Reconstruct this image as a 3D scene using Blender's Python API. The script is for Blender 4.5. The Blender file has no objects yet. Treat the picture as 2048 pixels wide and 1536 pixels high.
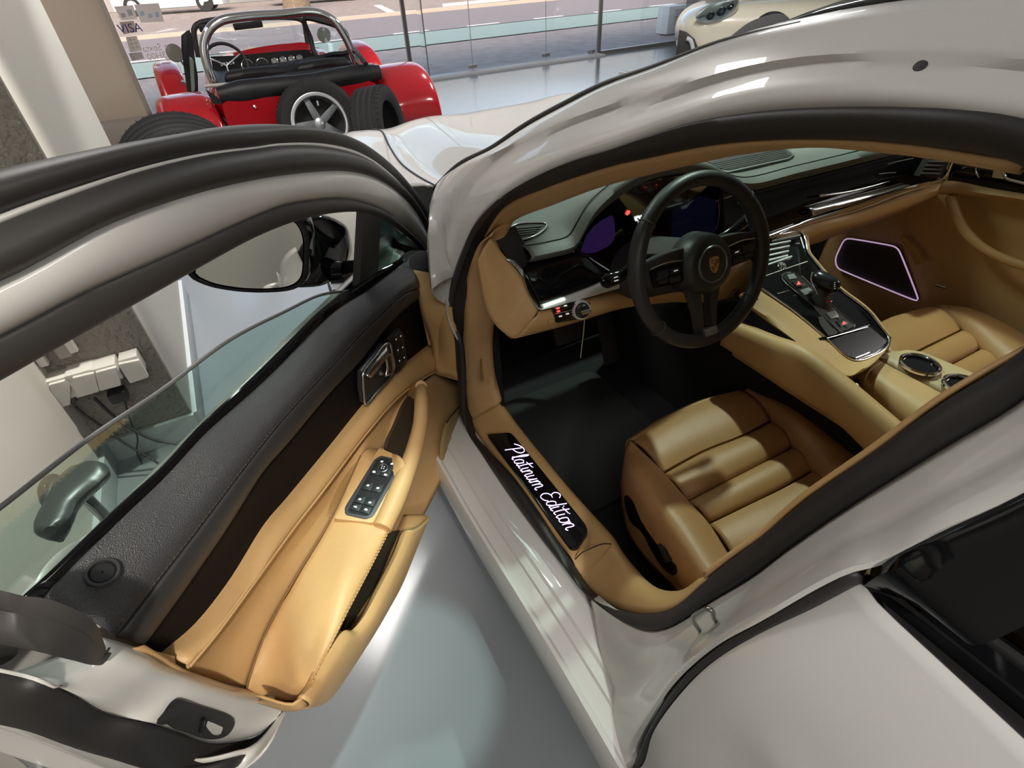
import bpy, bmesh, math, random
import numpy as np
from mathutils import Vector, Matrix
random.seed(7)
SC = bpy.context.scene
COL = SC.collection

# ------------------------------------------------------------------ camera
CX, CY, FPX = 1024.0, 768.0, 1062.0
CAM = np.array([-1.18, 0.0, 1.47])
def _basis():
    n = np.array([1095 - CX, -(2068 - CY), -FPX]); dn = n / np.linalg.norm(n); up = -dn
    X = 290 - CX
    Y = (dn[0] * X - dn[2] * FPX) / dn[1]
    fw = np.array([X, -Y, -FPX]); fw /= np.linalg.norm(fw)
    rt = np.cross(fw, up)
    return np.stack([rt, fw, up])
RW = _basis()                                   # camera axes -> world axes
cam_data = bpy.data.cameras.new('camera')
cam_data.sensor_fit = 'HORIZONTAL'
cam_data.sensor_width = 36.0
cam_data.lens = 36.0 * FPX / 2048.0
cam_data.clip_start = 0.02
cam_data.clip_end = 400
cam = bpy.data.objects.new('camera', cam_data)
COL.objects.link(cam)
_m = Matrix(RW.tolist()).to_4x4(); _m.translation = Vector(CAM.tolist())
cam.matrix_world = _m
SC.camera = cam

# ------------------------------------------------------------------ light
SC.view_settings.view_transform = 'Standard'
SC.view_settings.look = 'None'
SC.view_settings.gamma = 1.0
SC.view_settings.use_curve_mapping = False
SC.view_settings.exposure = 0.6
wd = bpy.data.worlds.new('daylight'); SC.world = wd; wd.use_nodes = True
nt = wd.node_tree
bg = nt.nodes['Background']
sky = nt.nodes.new('ShaderNodeTexSky'); sky.sky_type = 'NISHITA'
sky.sun_disc = False; sky.sun_elevation = math.radians(48); sky.sun_rotation = math.radians(200)
sky.air_density = 1.0; sky.dust_density = 3.0
haze = nt.nodes.new('ShaderNodeMix'); haze.data_type = 'RGBA'; haze.blend_type = 'MULTIPLY'; haze.inputs['Factor'].default_value = 1.0
haze.inputs['B'].default_value = (1.12, .98, .86, 1)            # a dusty, slightly warm sky
nt.links.new(sky.outputs['Color'], haze.inputs['A'])
nt.links.new(haze.outputs['Result'], bg.inputs['Color'])
bg.inputs['Strength'].default_value = 0.30

CEIL = 3.1
LAMP_SPOTS = []
def lamp_or_fill(x, y, power, size, col, aim=None, spot=None, blend=.25):
    if spot:
        L = bpy.data.lights.new('spot_lamp_or_fill', 'SPOT'); L.spot_size = math.radians(spot); L.spot_blend = blend
        L.shadow_soft_size = size
    else:
        L = bpy.data.lights.new('fill_panel', 'AREA'); L.shape = 'SQUARE'; L.size = size
    LAMP_SPOTS.append((x, y, None if spot else size))
    L.energy = power; L.color = col
    o = bpy.data.objects.new(L.name, L); COL.objects.link(o)
    o.location = (x, y, CEIL - .06)
    d = Vector((0, 0, -1)) if aim is None else (Vector(aim) - o.location)
    o.rotation_euler = d.to_track_quat('-Z', 'Y').to_euler()
    return o
LAMPS = [  # x, y, watts, source size, colour, aim point, cone, softness
    (-1.30, -1.30, 240, .06, (1.0, .93, .82), (-1.42, .56, .76), 21, .7),
    (-0.50, 0.20, 165, .04, (.74, 1.0, .91), (-1.24, .66, 0), 10, .2),
    (0.85, 1.75, 165, .05, (.95, 1.0, .93), (-0.05, .85, .8), 36, .4),
    (-0.80, 2.06, 270, .05, (1.0, .95, .88), (-1.95, 1.50, .55), 30, .6),
    (-1.20, 4.00, 330, .06, (1.0, .99, .98), (-1.25, 3.0, 0), 42, .6),
    (2.20, 5.50, 420, .10, (1.0, .99, .98), (2.0, 5.8, 0), 84, .6),  # added spot, stands in for daylight on the floor near the window
]
for a in LAMPS:
    lamp_or_fill(*a[:8])
lamp_or_fill(-1.45, -1.4, 17, 1.0, (1.0, .97, .94))  # from here on: unseen fill lights added to lift dim surfaces
lamp_or_fill(-1.60, -2.2, 185, .08, (1.0, .97, .93), (-.93, -.25, .65), 27, .6)  # added spot to brighten the centre pillar and rear door
lamp_or_fill(1.6, -1.6, 24, 1.0, (1.0, .97, .94))
lamp_or_fill(-1.1, 2.7, 28, .7, (1.0, .97, .94))
lamp_or_fill(3.8, 4.6, 80, .9, (1.0, .98, .96))
lamp_or_fill(3.4, -0.6, 40, .9, (1.0, .97, .93))

# ------------------------------------------------------------------ pixel -> place (each with its own real depth)
def ray(px, py):
    return RW @ np.array([px - CX, -(py - CY), -FPX])
def onp(px, py, p0, n):
    d = ray(px, py); n = np.asarray(n, float)
    return CAM + d * (np.dot(np.asarray(p0, float) - CAM, n) / np.dot(d, n))
def X(px, py, x): d = ray(px, py); return CAM + d * ((x - CAM[0]) / d[0])
def Y(px, py, y): d = ray(px, py); return CAM + d * ((y - CAM[1]) / d[1])
def Z(px, py, z): d = ray(px, py); return CAM + d * ((z - CAM[2]) / d[2])
DA = np.array([-.885, 1.14, 0.]); DU = np.array([-.68, -.733, 0.]); DU /= np.linalg.norm(DU)
DN = np.array([DU[1] * -1, DU[0], 0.])          # towards the cabin side of the open door
if np.dot(DN, CAM - DA) < 0: DN = -DN
ZB = .96
def D(px, py, off, lean=0.0):                   # on the (leaning) plane of the open door
    n = DN - lean * np.array([0, 0, 1.]); p0 = DA + DN * off + np.array([0, 0, ZB])
    return onp(px, py, p0, n)
def DS(px, py, s): return onp(px, py, DA + DU * s, DU)
def DW(s, off, z): return DA + DU * s + DN * off + np.array([0, 0, z])
def dloc(p): return (np.dot(p - DA, DU), np.dot(p - DA, DN), p[2])

# ------------------------------------------------------------------ curves
def spl(pts, n, closed=False):
    P = np.asarray(pts, float)
    if len(P) == 2 and not closed:
        t = np.linspace(0, 1, n)[:, None]; return P[0] * (1 - t) + P[1] * t
    if closed: Q = np.vstack([P[-1], P, P[0], P[1]])
    else: Q = np.vstack([2 * P[0] - P[1], P, 2 * P[-1] - P[-2]])
    out = []; seg = len(Q) - 3
    for i in range(seg):
        p0, p1, p2, p3 = Q[i:i + 4]
        d1 = max(np.linalg.norm(p1 - p0), 1e-9) ** .5; d2 = max(np.linalg.norm(p2 - p1), 1e-9) ** .5; d3 = max(np.linalg.norm(p3 - p2), 1e-9) ** .5
        m1 = (p1 - p0) / d1 - (p2 - p0) / (d1 + d2) + (p2 - p1) / d2
        m2 = (p2 - p1) / d2 - (p3 - p1) / (d2 + d3) + (p3 - p2) / d3
        m1 = m1 * d2; m2 = m2 * d2
        for t in np.linspace(0, 1, 16, endpoint=False):
            h = (2 * t**3 - 3 * t**2 + 1, t**3 - 2 * t**2 + t, -2 * t**3 + 3 * t**2, t**3 - t**2)
            out.append(h[0] * p1 + h[1] * m1 + h[2] * p2 + h[3] * m2)
    if not closed: out.append(Q[-2])
    out = np.array(out)
    if closed: out = np.vstack([out, out[:1]])
    L = np.concatenate([[0], np.cumsum(np.linalg.norm(np.diff(out, axis=0), axis=1))])
    u = np.linspace(0, L[-1], n + 1 if closed else n)
    if closed: u = u[:-1]
    return np.stack([np.interp(u, L, out[:, k]) for k in range(out.shape[1])], 1)
def lin(pts, n):
    P = np.asarray(pts, float)
    L = np.concatenate([[0], np.cumsum(np.linalg.norm(np.diff(P, axis=0), axis=1))])
    u = np.linspace(0, L[-1], n)
    return np.stack([np.interp(u, L, P[:, k]) for k in range(P.shape[1])], 1)

# ------------------------------------------------------------------ meshes
def mkobj(name, me, mat, parent=None):
    if mat is not None: me.materials.append(mat)
    o = bpy.data.objects.new(name, me); COL.objects.link(o)
    if parent is not None: o.parent = parent
    return o
def finish(bm, name, mat, parent, smooth=True, ang=38, recalc=True):
    if recalc: bmesh.ops.recalc_face_normals(bm, faces=bm.faces[:])
    if smooth:
        for f in bm.faces: f.smooth = True
        c = math.radians(ang)
        for e in bm.edges:
            if len(e.link_faces) == 2 and e.calc_face_angle(0) > c: e.smooth = False
    me = bpy.data.meshes.new(name); bm.to_mesh(me); bm.free()
    return mkobj(name, me, mat, parent)
def loft(name, rows, mat, parent=None, n=40, m=1, closed=False, thick=0.0, smooth_rows=True, ang=38, tow=None, ends=False):
    """surface through rows of points; m>1 adds smooth rows between; thick>0 gives it a body"""
    R = [spl(r, n, closed) if smooth_rows else lin(r, n) for r in rows]
    R = np.array(R)
    if m > 1:
        k = (len(R) - 1) * m + 1
        R = np.array([spl(R[:, j], k) for j in range(R.shape[1])]).transpose(1, 0, 2)
    bm = bmesh.new()
    V = [[bm.verts.new(p) for p in r] for r in R]
    nj = n if closed else n - 1
    for i in range(len(R) - 1):
        for j in range(nj):
            q = [V[i][j], V[i][(j + 1) % n], V[i + 1][(j + 1) % n], V[i + 1][j]]
            if len({tuple(np.round(v.co, 6)) for v in q}) >= 3:
                try: bm.faces.new(q)
                except ValueError: pass
    if ends:
        for r in (V[0], V[-1]):
            try: bm.faces.new(r)
            except ValueError: pass
    bmesh.ops.remove_doubles(bm, verts=bm.verts[:], dist=1e-6)
    bmesh.ops.recalc_face_normals(bm, faces=bm.faces[:])
    if tow is not None:                         # make the normals look at a point
        t = Vector(tow); s = sum((t - f.calc_center_median()).normalized().dot(f.normal) * f.calc_area() for f in bm.faces)
        if s < 0: bmesh.ops.reverse_faces(bm, faces=bm.faces[:])
    o = finish(bm, name, mat, parent, ang=ang, recalc=False)
    if thick:
        md = o.modifiers.new('body', 'SOLIDIFY'); md.thickness = thick; md.offset = -1
    return o
def frames(P, closed=False):
    P = np.asarray(P, float); n = len(P); T = np.zeros_like(P)
    for i in range(n):
        a = P[(i - 1) % n] if (closed or i > 0) else P[i]; b = P[(i + 1) % n] if (closed or i < n - 1) else P[i]
        T[i] = (b - a) / max(np.linalg.norm(b - a), 1e-12)
    ref = np.array([0, 0, 1.]) if abs(T[0][2]) < .9 else np.array([1., 0, 0])
    N = np.zeros_like(P); v = ref - T[0] * np.dot(ref, T[0]); N[0] = v / np.linalg.norm(v)
    for i in range(1, n):
        v = N[i - 1] - T[i] * np.dot(N[i - 1], T[i]); N[i] = v / max(np.linalg.norm(v), 1e-12)
    return T, N, np.cross(T, N)
def tube(name, pts, r, mat, parent=None, n=None, k=10, closed=False, up=None, flat=1.0, cap=True, raw=False, bm=None):
    """round bar along a path; r a number or one per key point; flat squashes it along its second axis; up fixes its first axis"""
    P = np.asarray(pts, float)
    n = n or (len(P) if raw else max(8, 6 * len(P)))
    rr = np.full(len(P), r) if np.isscalar(r) else np.asarray(r, float)
    if raw: Q, RR = P, rr
    else:
        Q4 = spl(np.hstack([P, rr[:, None] * 1e-3]), n, closed); Q, RR = Q4[:, :3], Q4[:, 3] * 1e3
    T, N, B = frames(Q, closed)
    if up is not None:
        u = np.asarray(up, float)
        for i in range(len(Q)):
            v = u - T[i] * np.dot(u, T[i]); N[i] = v / max(np.linalg.norm(v), 1e-9); B[i] = np.cross(T[i], N[i])
    own = bm is None
    if own: bm = bmesh.new()
    V = []
    for i in range(len(Q)):
        V.append([bm.verts.new(Q[i] + RR[i] * (math.cos(a) * N[i] + flat * math.sin(a) * B[i])) for a in np.linspace(0, 2 * math.pi, k, endpoint=False)])
    for i in range(len(Q) - (0 if closed else 1)):
        a, b = V[i], V[(i + 1) % len(Q)]
        if closed and i == len(Q) - 1:          # untwist
            sh = min(range(k), key=lambda s: sum((a[j].co - b[(j + s) % k].co).length for j in range(k))); b = [b[(j + sh) % k] for j in range(k)]
        for j in range(k): bm.faces.new((a[j], a[(j + 1) % k], b[(j + 1) % k], b[j]))
    if cap and not closed:
        bm.faces.new(V[0][::-1]); bm.faces.new(V[-1])
    if own: return finish(bm, name, mat, parent, ang=50)
def rnd(pts, r, k=5):
    """round the corners of a polygon"""
    P = np.asarray(pts, float); n = len(P); out = []
    rr = [r] * n if np.isscalar(r) else r
    for i in range(n):
        a, b, c = P[i - 1], P[i], P[(i + 1) % n]
        la, lc = np.linalg.norm(a - b), np.linalg.norm(c - b); d = min(rr[i], la * .48, lc * .48)
        if d <= 0: out.append(b); continue
        p, q = b + (a - b) / la * d, b + (c - b) / lc * d
        for t in np.linspace(0, 1, k): out.append((1 - t)**2 * p + 2 * t * (1 - t) * b + t * t * q)
    return np.array(out)
def slab(name, poly, nrm, t0, t1, mat, parent=None, bevel=0.0, seg=2, bm=None, hole=None):
    """flat polygon of 3-D points made into a body from t0 to t1 along nrm"""
    P = np.asarray(poly, float); nv = np.asarray(nrm, float); nv = nv / np.linalg.norm(nv)
    own = bm is None
    if own: bm = bmesh.new()
    a = [bm.verts.new(p + nv * t0) for p in P]; b = [bm.verts.new(p + nv * t1) for p in P]
    n = len(P)
    top = bm.faces.new(b); bot = bm.faces.new(a[::-1])
    sides = [bm.faces.new((a[i], a[(i + 1) % n], b[(i + 1) % n], b[i])) for i in range(n)]
    bmesh.ops.recalc_face_normals(bm, faces=[top, bot] + sides)
    if bevel and own:
        bmesh.ops.bevel(bm, geom=[e for e in top.edges], offset=bevel, segments=seg, profile=.6, affect='EDGES', clamp_overlap=True)
    if own: return finish(bm, name, mat, parent, ang=32)
def box(name, c, size, mat, parent=None, rot=None, bevel=0.0, seg=2):
    bm = bmesh.new(); bmesh.ops.create_cube(bm, size=1.0)
    M = Matrix.Diagonal((*size, 1.0))
    if rot is not None: M = (rot.to_matrix() if hasattr(rot, 'to_matrix') else rot).to_4x4() @ M
    M = Matrix.Translation(Vector(c)) @ M
    bmesh.ops.transform(bm, matrix=M, verts=bm.verts[:])
    if bevel: bmesh.ops.bevel(bm, geom=bm.edges[:], offset=bevel, segments=seg, profile=.6, affect='EDGES', clamp_overlap=True)
    return finish(bm, name, mat, parent, ang=32)
def lathe(name, prof, c, axis, mat, parent=None, k=48, xref=None, ang=30):
    """profile of (radius, height) turned round an axis"""
    ax = Vector(axis).normalized(); q = ax.to_track_quat('Z', 'Y').to_matrix()
    bm = bmesh.new(); V = []
    for r, h in prof:
        V.append([bm.verts.new(q @ Vector((r * math.cos(a), r * math.sin(a), h)) + Vector(c)) for a in np.linspace(0, 2 * math.pi, k, endpoint=False)])
    for i in range(len(prof) - 1):
        for j in range(k): bm.faces.new((V[i][j], V[i][(j + 1) % k], V[i + 1][(j + 1) % k], V[i + 1][j]))
    bmesh.ops.remove_doubles(bm, verts=bm.verts[:], dist=1e-6)
    return finish(bm, name, mat, parent, ang=ang)
def band(name, e0, e1, mat, parent=None, n=48, bulge=.01, to=None, thick=.004, m=4, back=.6):
    """padded strip between two edge curves, swelling towards a point"""
    a, b = spl(e0, n), spl(e1, n); c = (a + b) / 2
    t = np.asarray(CAM if to is None else to, float)
    d = t - c; 
    tg = np.gradient(c, axis=0); w = b - a
    nn = np.cross(tg, w); nn /= np.maximum(np.linalg.norm(nn, axis=1, keepdims=True), 1e-9)
    sg = np.sign((nn * d).sum(1)); sg[sg == 0] = 1; nn *= np.sign(sg.sum() or 1)
    rows = []
    for q in np.linspace(0, 1, 2 * m + 1):
        h = bulge * (1 - abs(2 * q - 1) ** 2.2)
        rows.append(a * (1 - q) + b * q + nn * h)
    rows = [a - nn * thick * back] + rows + [b - nn * thick * back]
    return loft(name, rows, mat, parent, n=n, smooth_rows=False, thick=thick, tow=t, ang=60)
def cast(o, px, py, lift=0.0):
    """point of an object's surface behind a pixel"""
    from mathutils.bvhtree import BVHTree
    t = BVHTree.FromPolygons([v.co for v in o.data.vertices], [p.vertices for p in o.data.polygons])
    d = Vector(ray(px, py).tolist()).normalized(); h = t.ray_cast(Vector(CAM.tolist()), d)
    p = h[0] if h[0] is not None else t.find_nearest(Vector(CAM.tolist()) + d * .9)[0]
    return np.array(p - d * lift)
def tag(o, label, cat, group=None, kind=None):
    o['label'] = label; o['category'] = cat
    if group: o['group'] = group
    if kind: o['kind'] = kind
    return o
def struct(o): o['kind'] = 'structure'; return o
def thing(name, label, cat, loc=(0, 0, 0), group=None):
    o = bpy.data.objects.new(name, None); COL.objects.link(o); o.location = loc
    tag(o, label, cat, group); return o
def part(name, parent):                          # an Empty that carries sub-parts
    o = bpy.data.objects.new(name, None); COL.objects.link(o); o.parent = parent; return o

# ------------------------------------------------------------------ materials
MATS = {}
def mat(name, col, rough=.5, metal=0.0, coat=0.0, spec=.5, emit=None, es=0.0, bump=None, var=None, alpha=None, sheen=0.0):
    m = bpy.data.materials.new(name); m.use_nodes = True; nt = m.node_tree; b = nt.nodes['Principled BSDF']
    b.inputs['Base Color'].default_value = (*col, 1); b.inputs['Roughness'].default_value = rough; b.inputs['Metallic'].default_value = metal
    b.inputs['Coat Weight'].default_value = coat; b.inputs['Coat Roughness'].default_value = .03
    b.inputs['Specular IOR Level'].default_value = spec
    if sheen: b.inputs['Sheen Weight'].default_value = sheen
    if emit: b.inputs['Emission Color'].default_value = (*emit, 1); b.inputs['Emission Strength'].default_value = es
    tc = None
    if bump or var:
        tc = nt.nodes.new('ShaderNodeTexCoord')
    if bump:
        kind, sc, st, dist = bump
        if kind == 'voronoi':
            t = nt.nodes.new('ShaderNodeTexVoronoi'); t.feature = 'F1'; t.inputs['Scale'].default_value = sc; out = t.outputs['Distance']
        else:
            t = nt.nodes.new('ShaderNodeTexNoise'); t.inputs['Scale'].default_value = sc; t.inputs['Detail'].default_value = 4; out = t.outputs['Fac']
        nt.links.new(tc.outputs['Object'], t.inputs['Vector'])
        bp = nt.nodes.new('ShaderNodeBump'); bp.inputs['Strength'].default_value = st; bp.inputs['Distance'].default_value = dist
        if kind == 'voronoi': bp.invert = True
        nt.links.new(out, bp.inputs['Height']); nt.links.new(bp.outputs['Normal'], b.inputs['Normal'])
    if var:
        sc, amt = var
        t = nt.nodes.new('ShaderNodeTexNoise'); t.inputs['Scale'].default_value = sc; t.inputs['Detail'].default_value = 6
        nt.links.new(tc.outputs['Object'], t.inputs['Vector'])
        mx = nt.nodes.new('ShaderNodeMix'); mx.data_type = 'RGBA'
        mx.inputs['A'].default_value = (*[c * (1 - amt) for c in col], 1); mx.inputs['B'].default_value = (*[min(1, c * (1 + amt)) for c in col], 1)
        nt.links.new(t.outputs['Fac'], mx.inputs['Factor']); nt.links.new(mx.outputs['Result'], b.inputs['Base Color'])
    MATS[name] = m
    return m
def glass(name, tint, refl=.08, rough=.0):
    """thin pane: tints what is seen and what shines through it, with a real mirror sheen"""
    m = bpy.data.materials.new(name); m.use_nodes = True; nt = m.node_tree; nt.nodes.clear()
    out = nt.nodes.new('ShaderNodeOutputMaterial'); mx = nt.nodes.new('ShaderNodeMixShader')
    tr = nt.nodes.new('ShaderNodeBsdfTransparent'); tr.inputs['Color'].default_value = (*tint, 1)
    gl = nt.nodes.new('ShaderNodeBsdfGlossy'); gl.inputs['Roughness'].default_value = rough; gl.inputs['Color'].default_value = (1, 1, 1, 1)
    fr = nt.nodes.new('ShaderNodeFresnel'); fr.inputs['IOR'].default_value = 1.45
    ad = nt.nodes.new('ShaderNodeMath'); ad.operation = 'MULTIPLY_ADD'; ad.inputs[1].default_value = .9; ad.inputs[2].default_value = refl - .03; ad.use_clamp = True
    nt.links.new(fr.outputs['Fac'], ad.inputs[0]); nt.links.new(ad.outputs[0], mx.inputs['Fac'])
    nt.links.new(tr.outputs[0], mx.inputs[1]); nt.links.new(gl.outputs[0], mx.inputs[2]); nt.links.new(mx.outputs[0], out.inputs['Surface'])
    MATS[name] = m
    return m
PAINT = mat('chalk_grey_paint', (.56, .55, .525), .34, coat=.6, var=(900, .05))
RUBBER = mat('seal_rubber', (.018, .016, .016), .55, bump=('noise', 700, .25, .001))
SOFTBLK = mat('satin_black_trim', (.042, .039, .038), .5, bump=('noise', 900, .15, .0005))
GLOSSBLK = mat('piano_black', (.005, .005, .006), .08, spec=.35)
BLKLEATHER = mat('black_grained_leather', (.046, .046, .050), .38, bump=('voronoi', 640, .45, .0018))
BLKSMOOTH = mat('black_smooth_leather', (.03, .03, .032), .45, bump=('noise', 500, .2, .0008))
TAN = mat('tan_leather', (.56, .345, .15), .48, bump=('voronoi', 900, .18, .001), var=(60, .05))
TANPERF = mat('tan_seat_leather', (.42, .225, .09), .42, bump=('voronoi', 520, .3, .001), var=(40, .06))
STITCH = mat('tan_thread', (.50, .30, .12), .8)
CHROME = mat('bright_chrome', (.85, .85, .86), .08, metal=1.0)
SATIN = mat('satin_silver', (.62, .62, .63), .28, metal=1.0)
CARPET = mat('black_carpet', (.010, .010, .011), .95, bump=('noise', 900, .6, .004))
DASHLEATHER = mat('dark_dash_leather', (.135, .142, .132), .5, bump=('voronoi', 600, .35, .0012))
BTN = mat('black_button', (.016, .016, .018), .35)
ICON = mat('white_print', (.85, .85, .85), .5, emit=(.9, .9, .9), es=.25)
RED_ICON = mat('red_lit_icon', (.8, .05, .04), .5, emit=(1, .06, .05), es=1.6)
WHITE_ICON = mat('white_lit_icon', (.9, .9, .95), .5, emit=(.95, .97, 1), es=2.0)
LIT = mat('lit_lettering', (.8, .7, .95), .5, emit=(.74, .55, 1.0), es=1.5)
AMBI = mat('lit_ambient_strip', (.6, .4, .7), .5, emit=(.62, .42, .66), es=.45)
SCREEN = mat('dark_screen', (.004, .004, .008), .1, coat=1.0)
PURPLE = mat('violet_sheen', (.02, .01, .05), .1, coat=1.0, emit=(.16, .07, .42), es=.055)
GOLD = mat('gold_enamel', (.78, .47, .16), .3, metal=.6)
CRESTRED = mat('red_enamel', (.45, .03, .02), .35)
CRESTBLK = mat('black_enamel', (.012, .012, .012), .35)
BRIGHT = mat('bright_satin', (.86, .87, .87), .42, metal=.55)
INLAY = mat('black_wood_inlay', (.008, .007, .007), .5, spec=.12)
DOORGLASS = glass('green_door_glass', (.62, .80, .74), .06)
WSGLASS = glass('green_windscreen_glass', (.72, .89, .80), .06)
PRIVGLASS = glass('dark_privacy_glass', (.04, .042, .042), .09)
CLEARGLASS = glass('clear_shop_glass', (.93, .965, .965), .05)
MIRROR = mat('mirror_face', (.82, .84, .82), .01, metal=1.0)

# ================================================================== THE LIGHT GREY SALOON
car = thing('car', 'light grey four-door car with its front left door wide open and tan leather cabin', 'car', (0, 0, 0))
def XL(l): return [X(*a) for a in l]
def ZL(l): return [Z(*a) for a in l]
# --- the door opening: paint edge and cabin edge of its rubber seal
SO_A = XL([(922,689,-.80),(904,634,-.80),(906,587,-.797),(914,556,-.79),(930,509,-.775),(953,455,-.76),(1018,386,-.735),(1087,345,-.715),(1155,317,-.70),(1223,297,-.685),(1300,270,-.67),(1391,243,-.66),(1519,223,-.65),(1665,214,-.645),(1811,214,-.645),(1939,221,-.65),(2048,237,-.65)])
SO_C = [np.array([-.65,.155,1.350]), np.array([-.652,.118,1.325]), np.array([-.657,.095,1.28]), np.array([-.663,.088,1.225])]
SO_B = XL([(2048,798,-.67),(1882,900,-.69),(1710,1008,-.715),(1581,1097,-.735),(1503,1156,-.75),(1425,1203,-.765),(1367,1241,-.775),(1333,1257,-.78),(1295,1262,-.785),(1256,1250,-.79),(1208,1221,-.795),(1165,1183,-.80),(1132,1140,-.80),(1079,1073,-.80),(1012,982,-.80),(964,910,-.80),(935,862,-.80)])
SI_A = XL([(924,689,-.77),(926,640,-.77),(926,595,-.77),(930,556,-.765),(941,517,-.75),(965,474,-.735),(1001,417,-.715),(1087,376,-.69),(1155,352,-.675),(1223,331,-.66),(1300,314,-.645),(1409,292,-.635),(1519,281,-.63),(1665,279,-.625),(1811,288,-.625),(1957,310,-.63),(2048,325,-.63)])
SI_C = [np.array([-.63,.175,1.318]), np.array([-.632,.14,1.29]), np.array([-.637,.122,1.25])]
SI_B = XL([(2048,705,-.645),(1888,798,-.67),(1757,897,-.69),(1603,1004,-.71),(1523,1074,-.725),(1468,1113,-.735),(1414,1156,-.745),(1347,1214,-.755),(1285,1227,-.76),(1237,1217,-.765),(1199,1198,-.77),(1160,1154,-.775),(1146,1121,-.775),(1117,1083,-.775),(1079,1025,-.775),(1031,958,-.775),(962,881,-.775),(938,845,-.775)])
so = spl(SO_A + SO_C + SO_B, 160, True); si = spl(SI_A + SI_C + SI_B, 160, True)
# re-phase the inner loop on the outer one
def rephase(a, b):
    out = []
    for p in a:
        out.append(b[np.argmin(((b - p) ** 2).sum(1))])
    return np.array(out)
so_d = spl(so, 240, True); si_d = spl(si, 2400, True)
si_m = rephase(so_d, si_d)
for _ in range(6): si_m = (np.roll(si_m, 1, 0) + 2 * si_m + np.roll(si_m, -1, 0)) / 4
mid = (so_d + si_m) / 2; cen = mid.mean(0)
outw = np.array([-1.0, 0, .12])
bm = bmesh.new()
rws = []
for q, h in [(0, -.006), (0, .0), (.12, .009), (.35, .015), (.65, .015), (.88, .008), (1, -.004), (1, -.014)]:
    up_ = np.clip((.62 - mid[:, 2:3]) / .2, 0, 1)
    rws.append(so_d * (1 - q) + si_m * q + (outw + up_ * np.array([.35, 0, .95])) * h)
loft('door_opening_seal', rws, RUBBER, car, n=240, closed=True, smooth_rows=False, thick=.004, tow=(-3, .5, 1), ang=60)

# --- A-pillar and roof rail, painted
TOPS = XL([(868,575,-.85),(859,520,-.835),(858,460,-.815),(859,415,-.77),(872,371,-.73),(919,332,-.71),(981,301,-.68),(1051,254,-.655),(1130,211,-.63),(1208,172,-.615),(1300,139,-.60),(1446,84,-.59),(1665,35,-.58),(1884,7,-.575),(2080,-8,-.57)])
GRV = XL([(890,606,-.815),(886,540,-.805),(888,480,-.787),(902,425,-.765),(920,382,-.745),(955,346,-.722),(1000,310,-.70),(1060,283,-.68),(1130,252,-.665),(1220,222,-.648),(1300,204,-.64),(1483,153,-.63),(1665,126,-.622),(1848,131,-.618),(2048,146,-.615)])
def backto(l, y=-1.5, dx=0.03, z=1.30): p = l[-1]; return list(l) + [np.array([p[0] - .005, .0, p[2] + .002]), np.array([p[0] - .01, -.7, p[2] - .03]), np.array([p[0] + dx, y, p[2] - .13])]
SOA2 = backto(SO_A, z=1.3)
GR2 = backto(GRV); TP2 = backto(TOPS)
N = 90
rA, rG, rT = spl(SOA2, N), spl(GR2, N), spl(TP2, N)
o = np.array([-1., 0, .3]) / 1.044
rows = [rA, rA * .6 + rG * .4 + o * .007, rA * .25 + rG * .75 + o * .004, rG, rG + o * .007 + (rT - rG) * .06, rG * .5 + rT * .5 + o * .012, rG * .2 + rT * .8 + o * .009, rT,
        rT + np.array([.03, .01, .004]), rT + np.array([.07, .02, .002])]
rail = loft('roof_rail_and_front_pillar', rows, PAINT, car, n=N, smooth_rows=False, m=2, thick=.003, tow=(-3, .5, 2), ang=50)
lathe('rail_plug', [(.0001, .0012), (.0045, .001), (.0055, 0), (.0055, -.004)], tuple(cast(rail, 1840, 132)), (-.8, 0, .6), RUBBER, car, k=20)
# windscreen gasket along the pillar
tube('windscreen_gasket', XL([(868,378,-.725),(919,329,-.70),(981,298,-.67),(1051,251,-.645),(1130,208,-.62),(1208,169,-.605),(1300,137,-.592),(1446,82,-.582),(1600,46,-.574)]), [.006, .006, .006, .006, .006, .005, .004, .003, .002], RUBBER, car, n=40)

# --- sill
ys = np.array([1.32, 1.06, .83, .54, .41, .2, -.1, -.5])
zi = np.array([.39, .388, .37, .39, .40, .40, .40, .40])
prof = [(-.775, -.014), (-.80, -.010), (-.806, -.014), (-.842, -.020), (-.848, -.026), (-.866, -.028), (-.870, -.034), (-.898, -.042), (-.905, -.036), (-.912, -.038), (-.918, -.055), (-.922, -.10), (-.915, -.16), (-.86, -.20)]
rows = []
for px_, dz in prof:
    rows.append([(px_ - .012 * max(0, (.6 - y)), y, z + dz * (1 if dz > -.05 else 1)) for y, z in zip(ys, zi)])
loft('sill', rows, PAINT, car, n=60, thick=.003, tow=(-3, .5, 2), ang=25)

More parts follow.
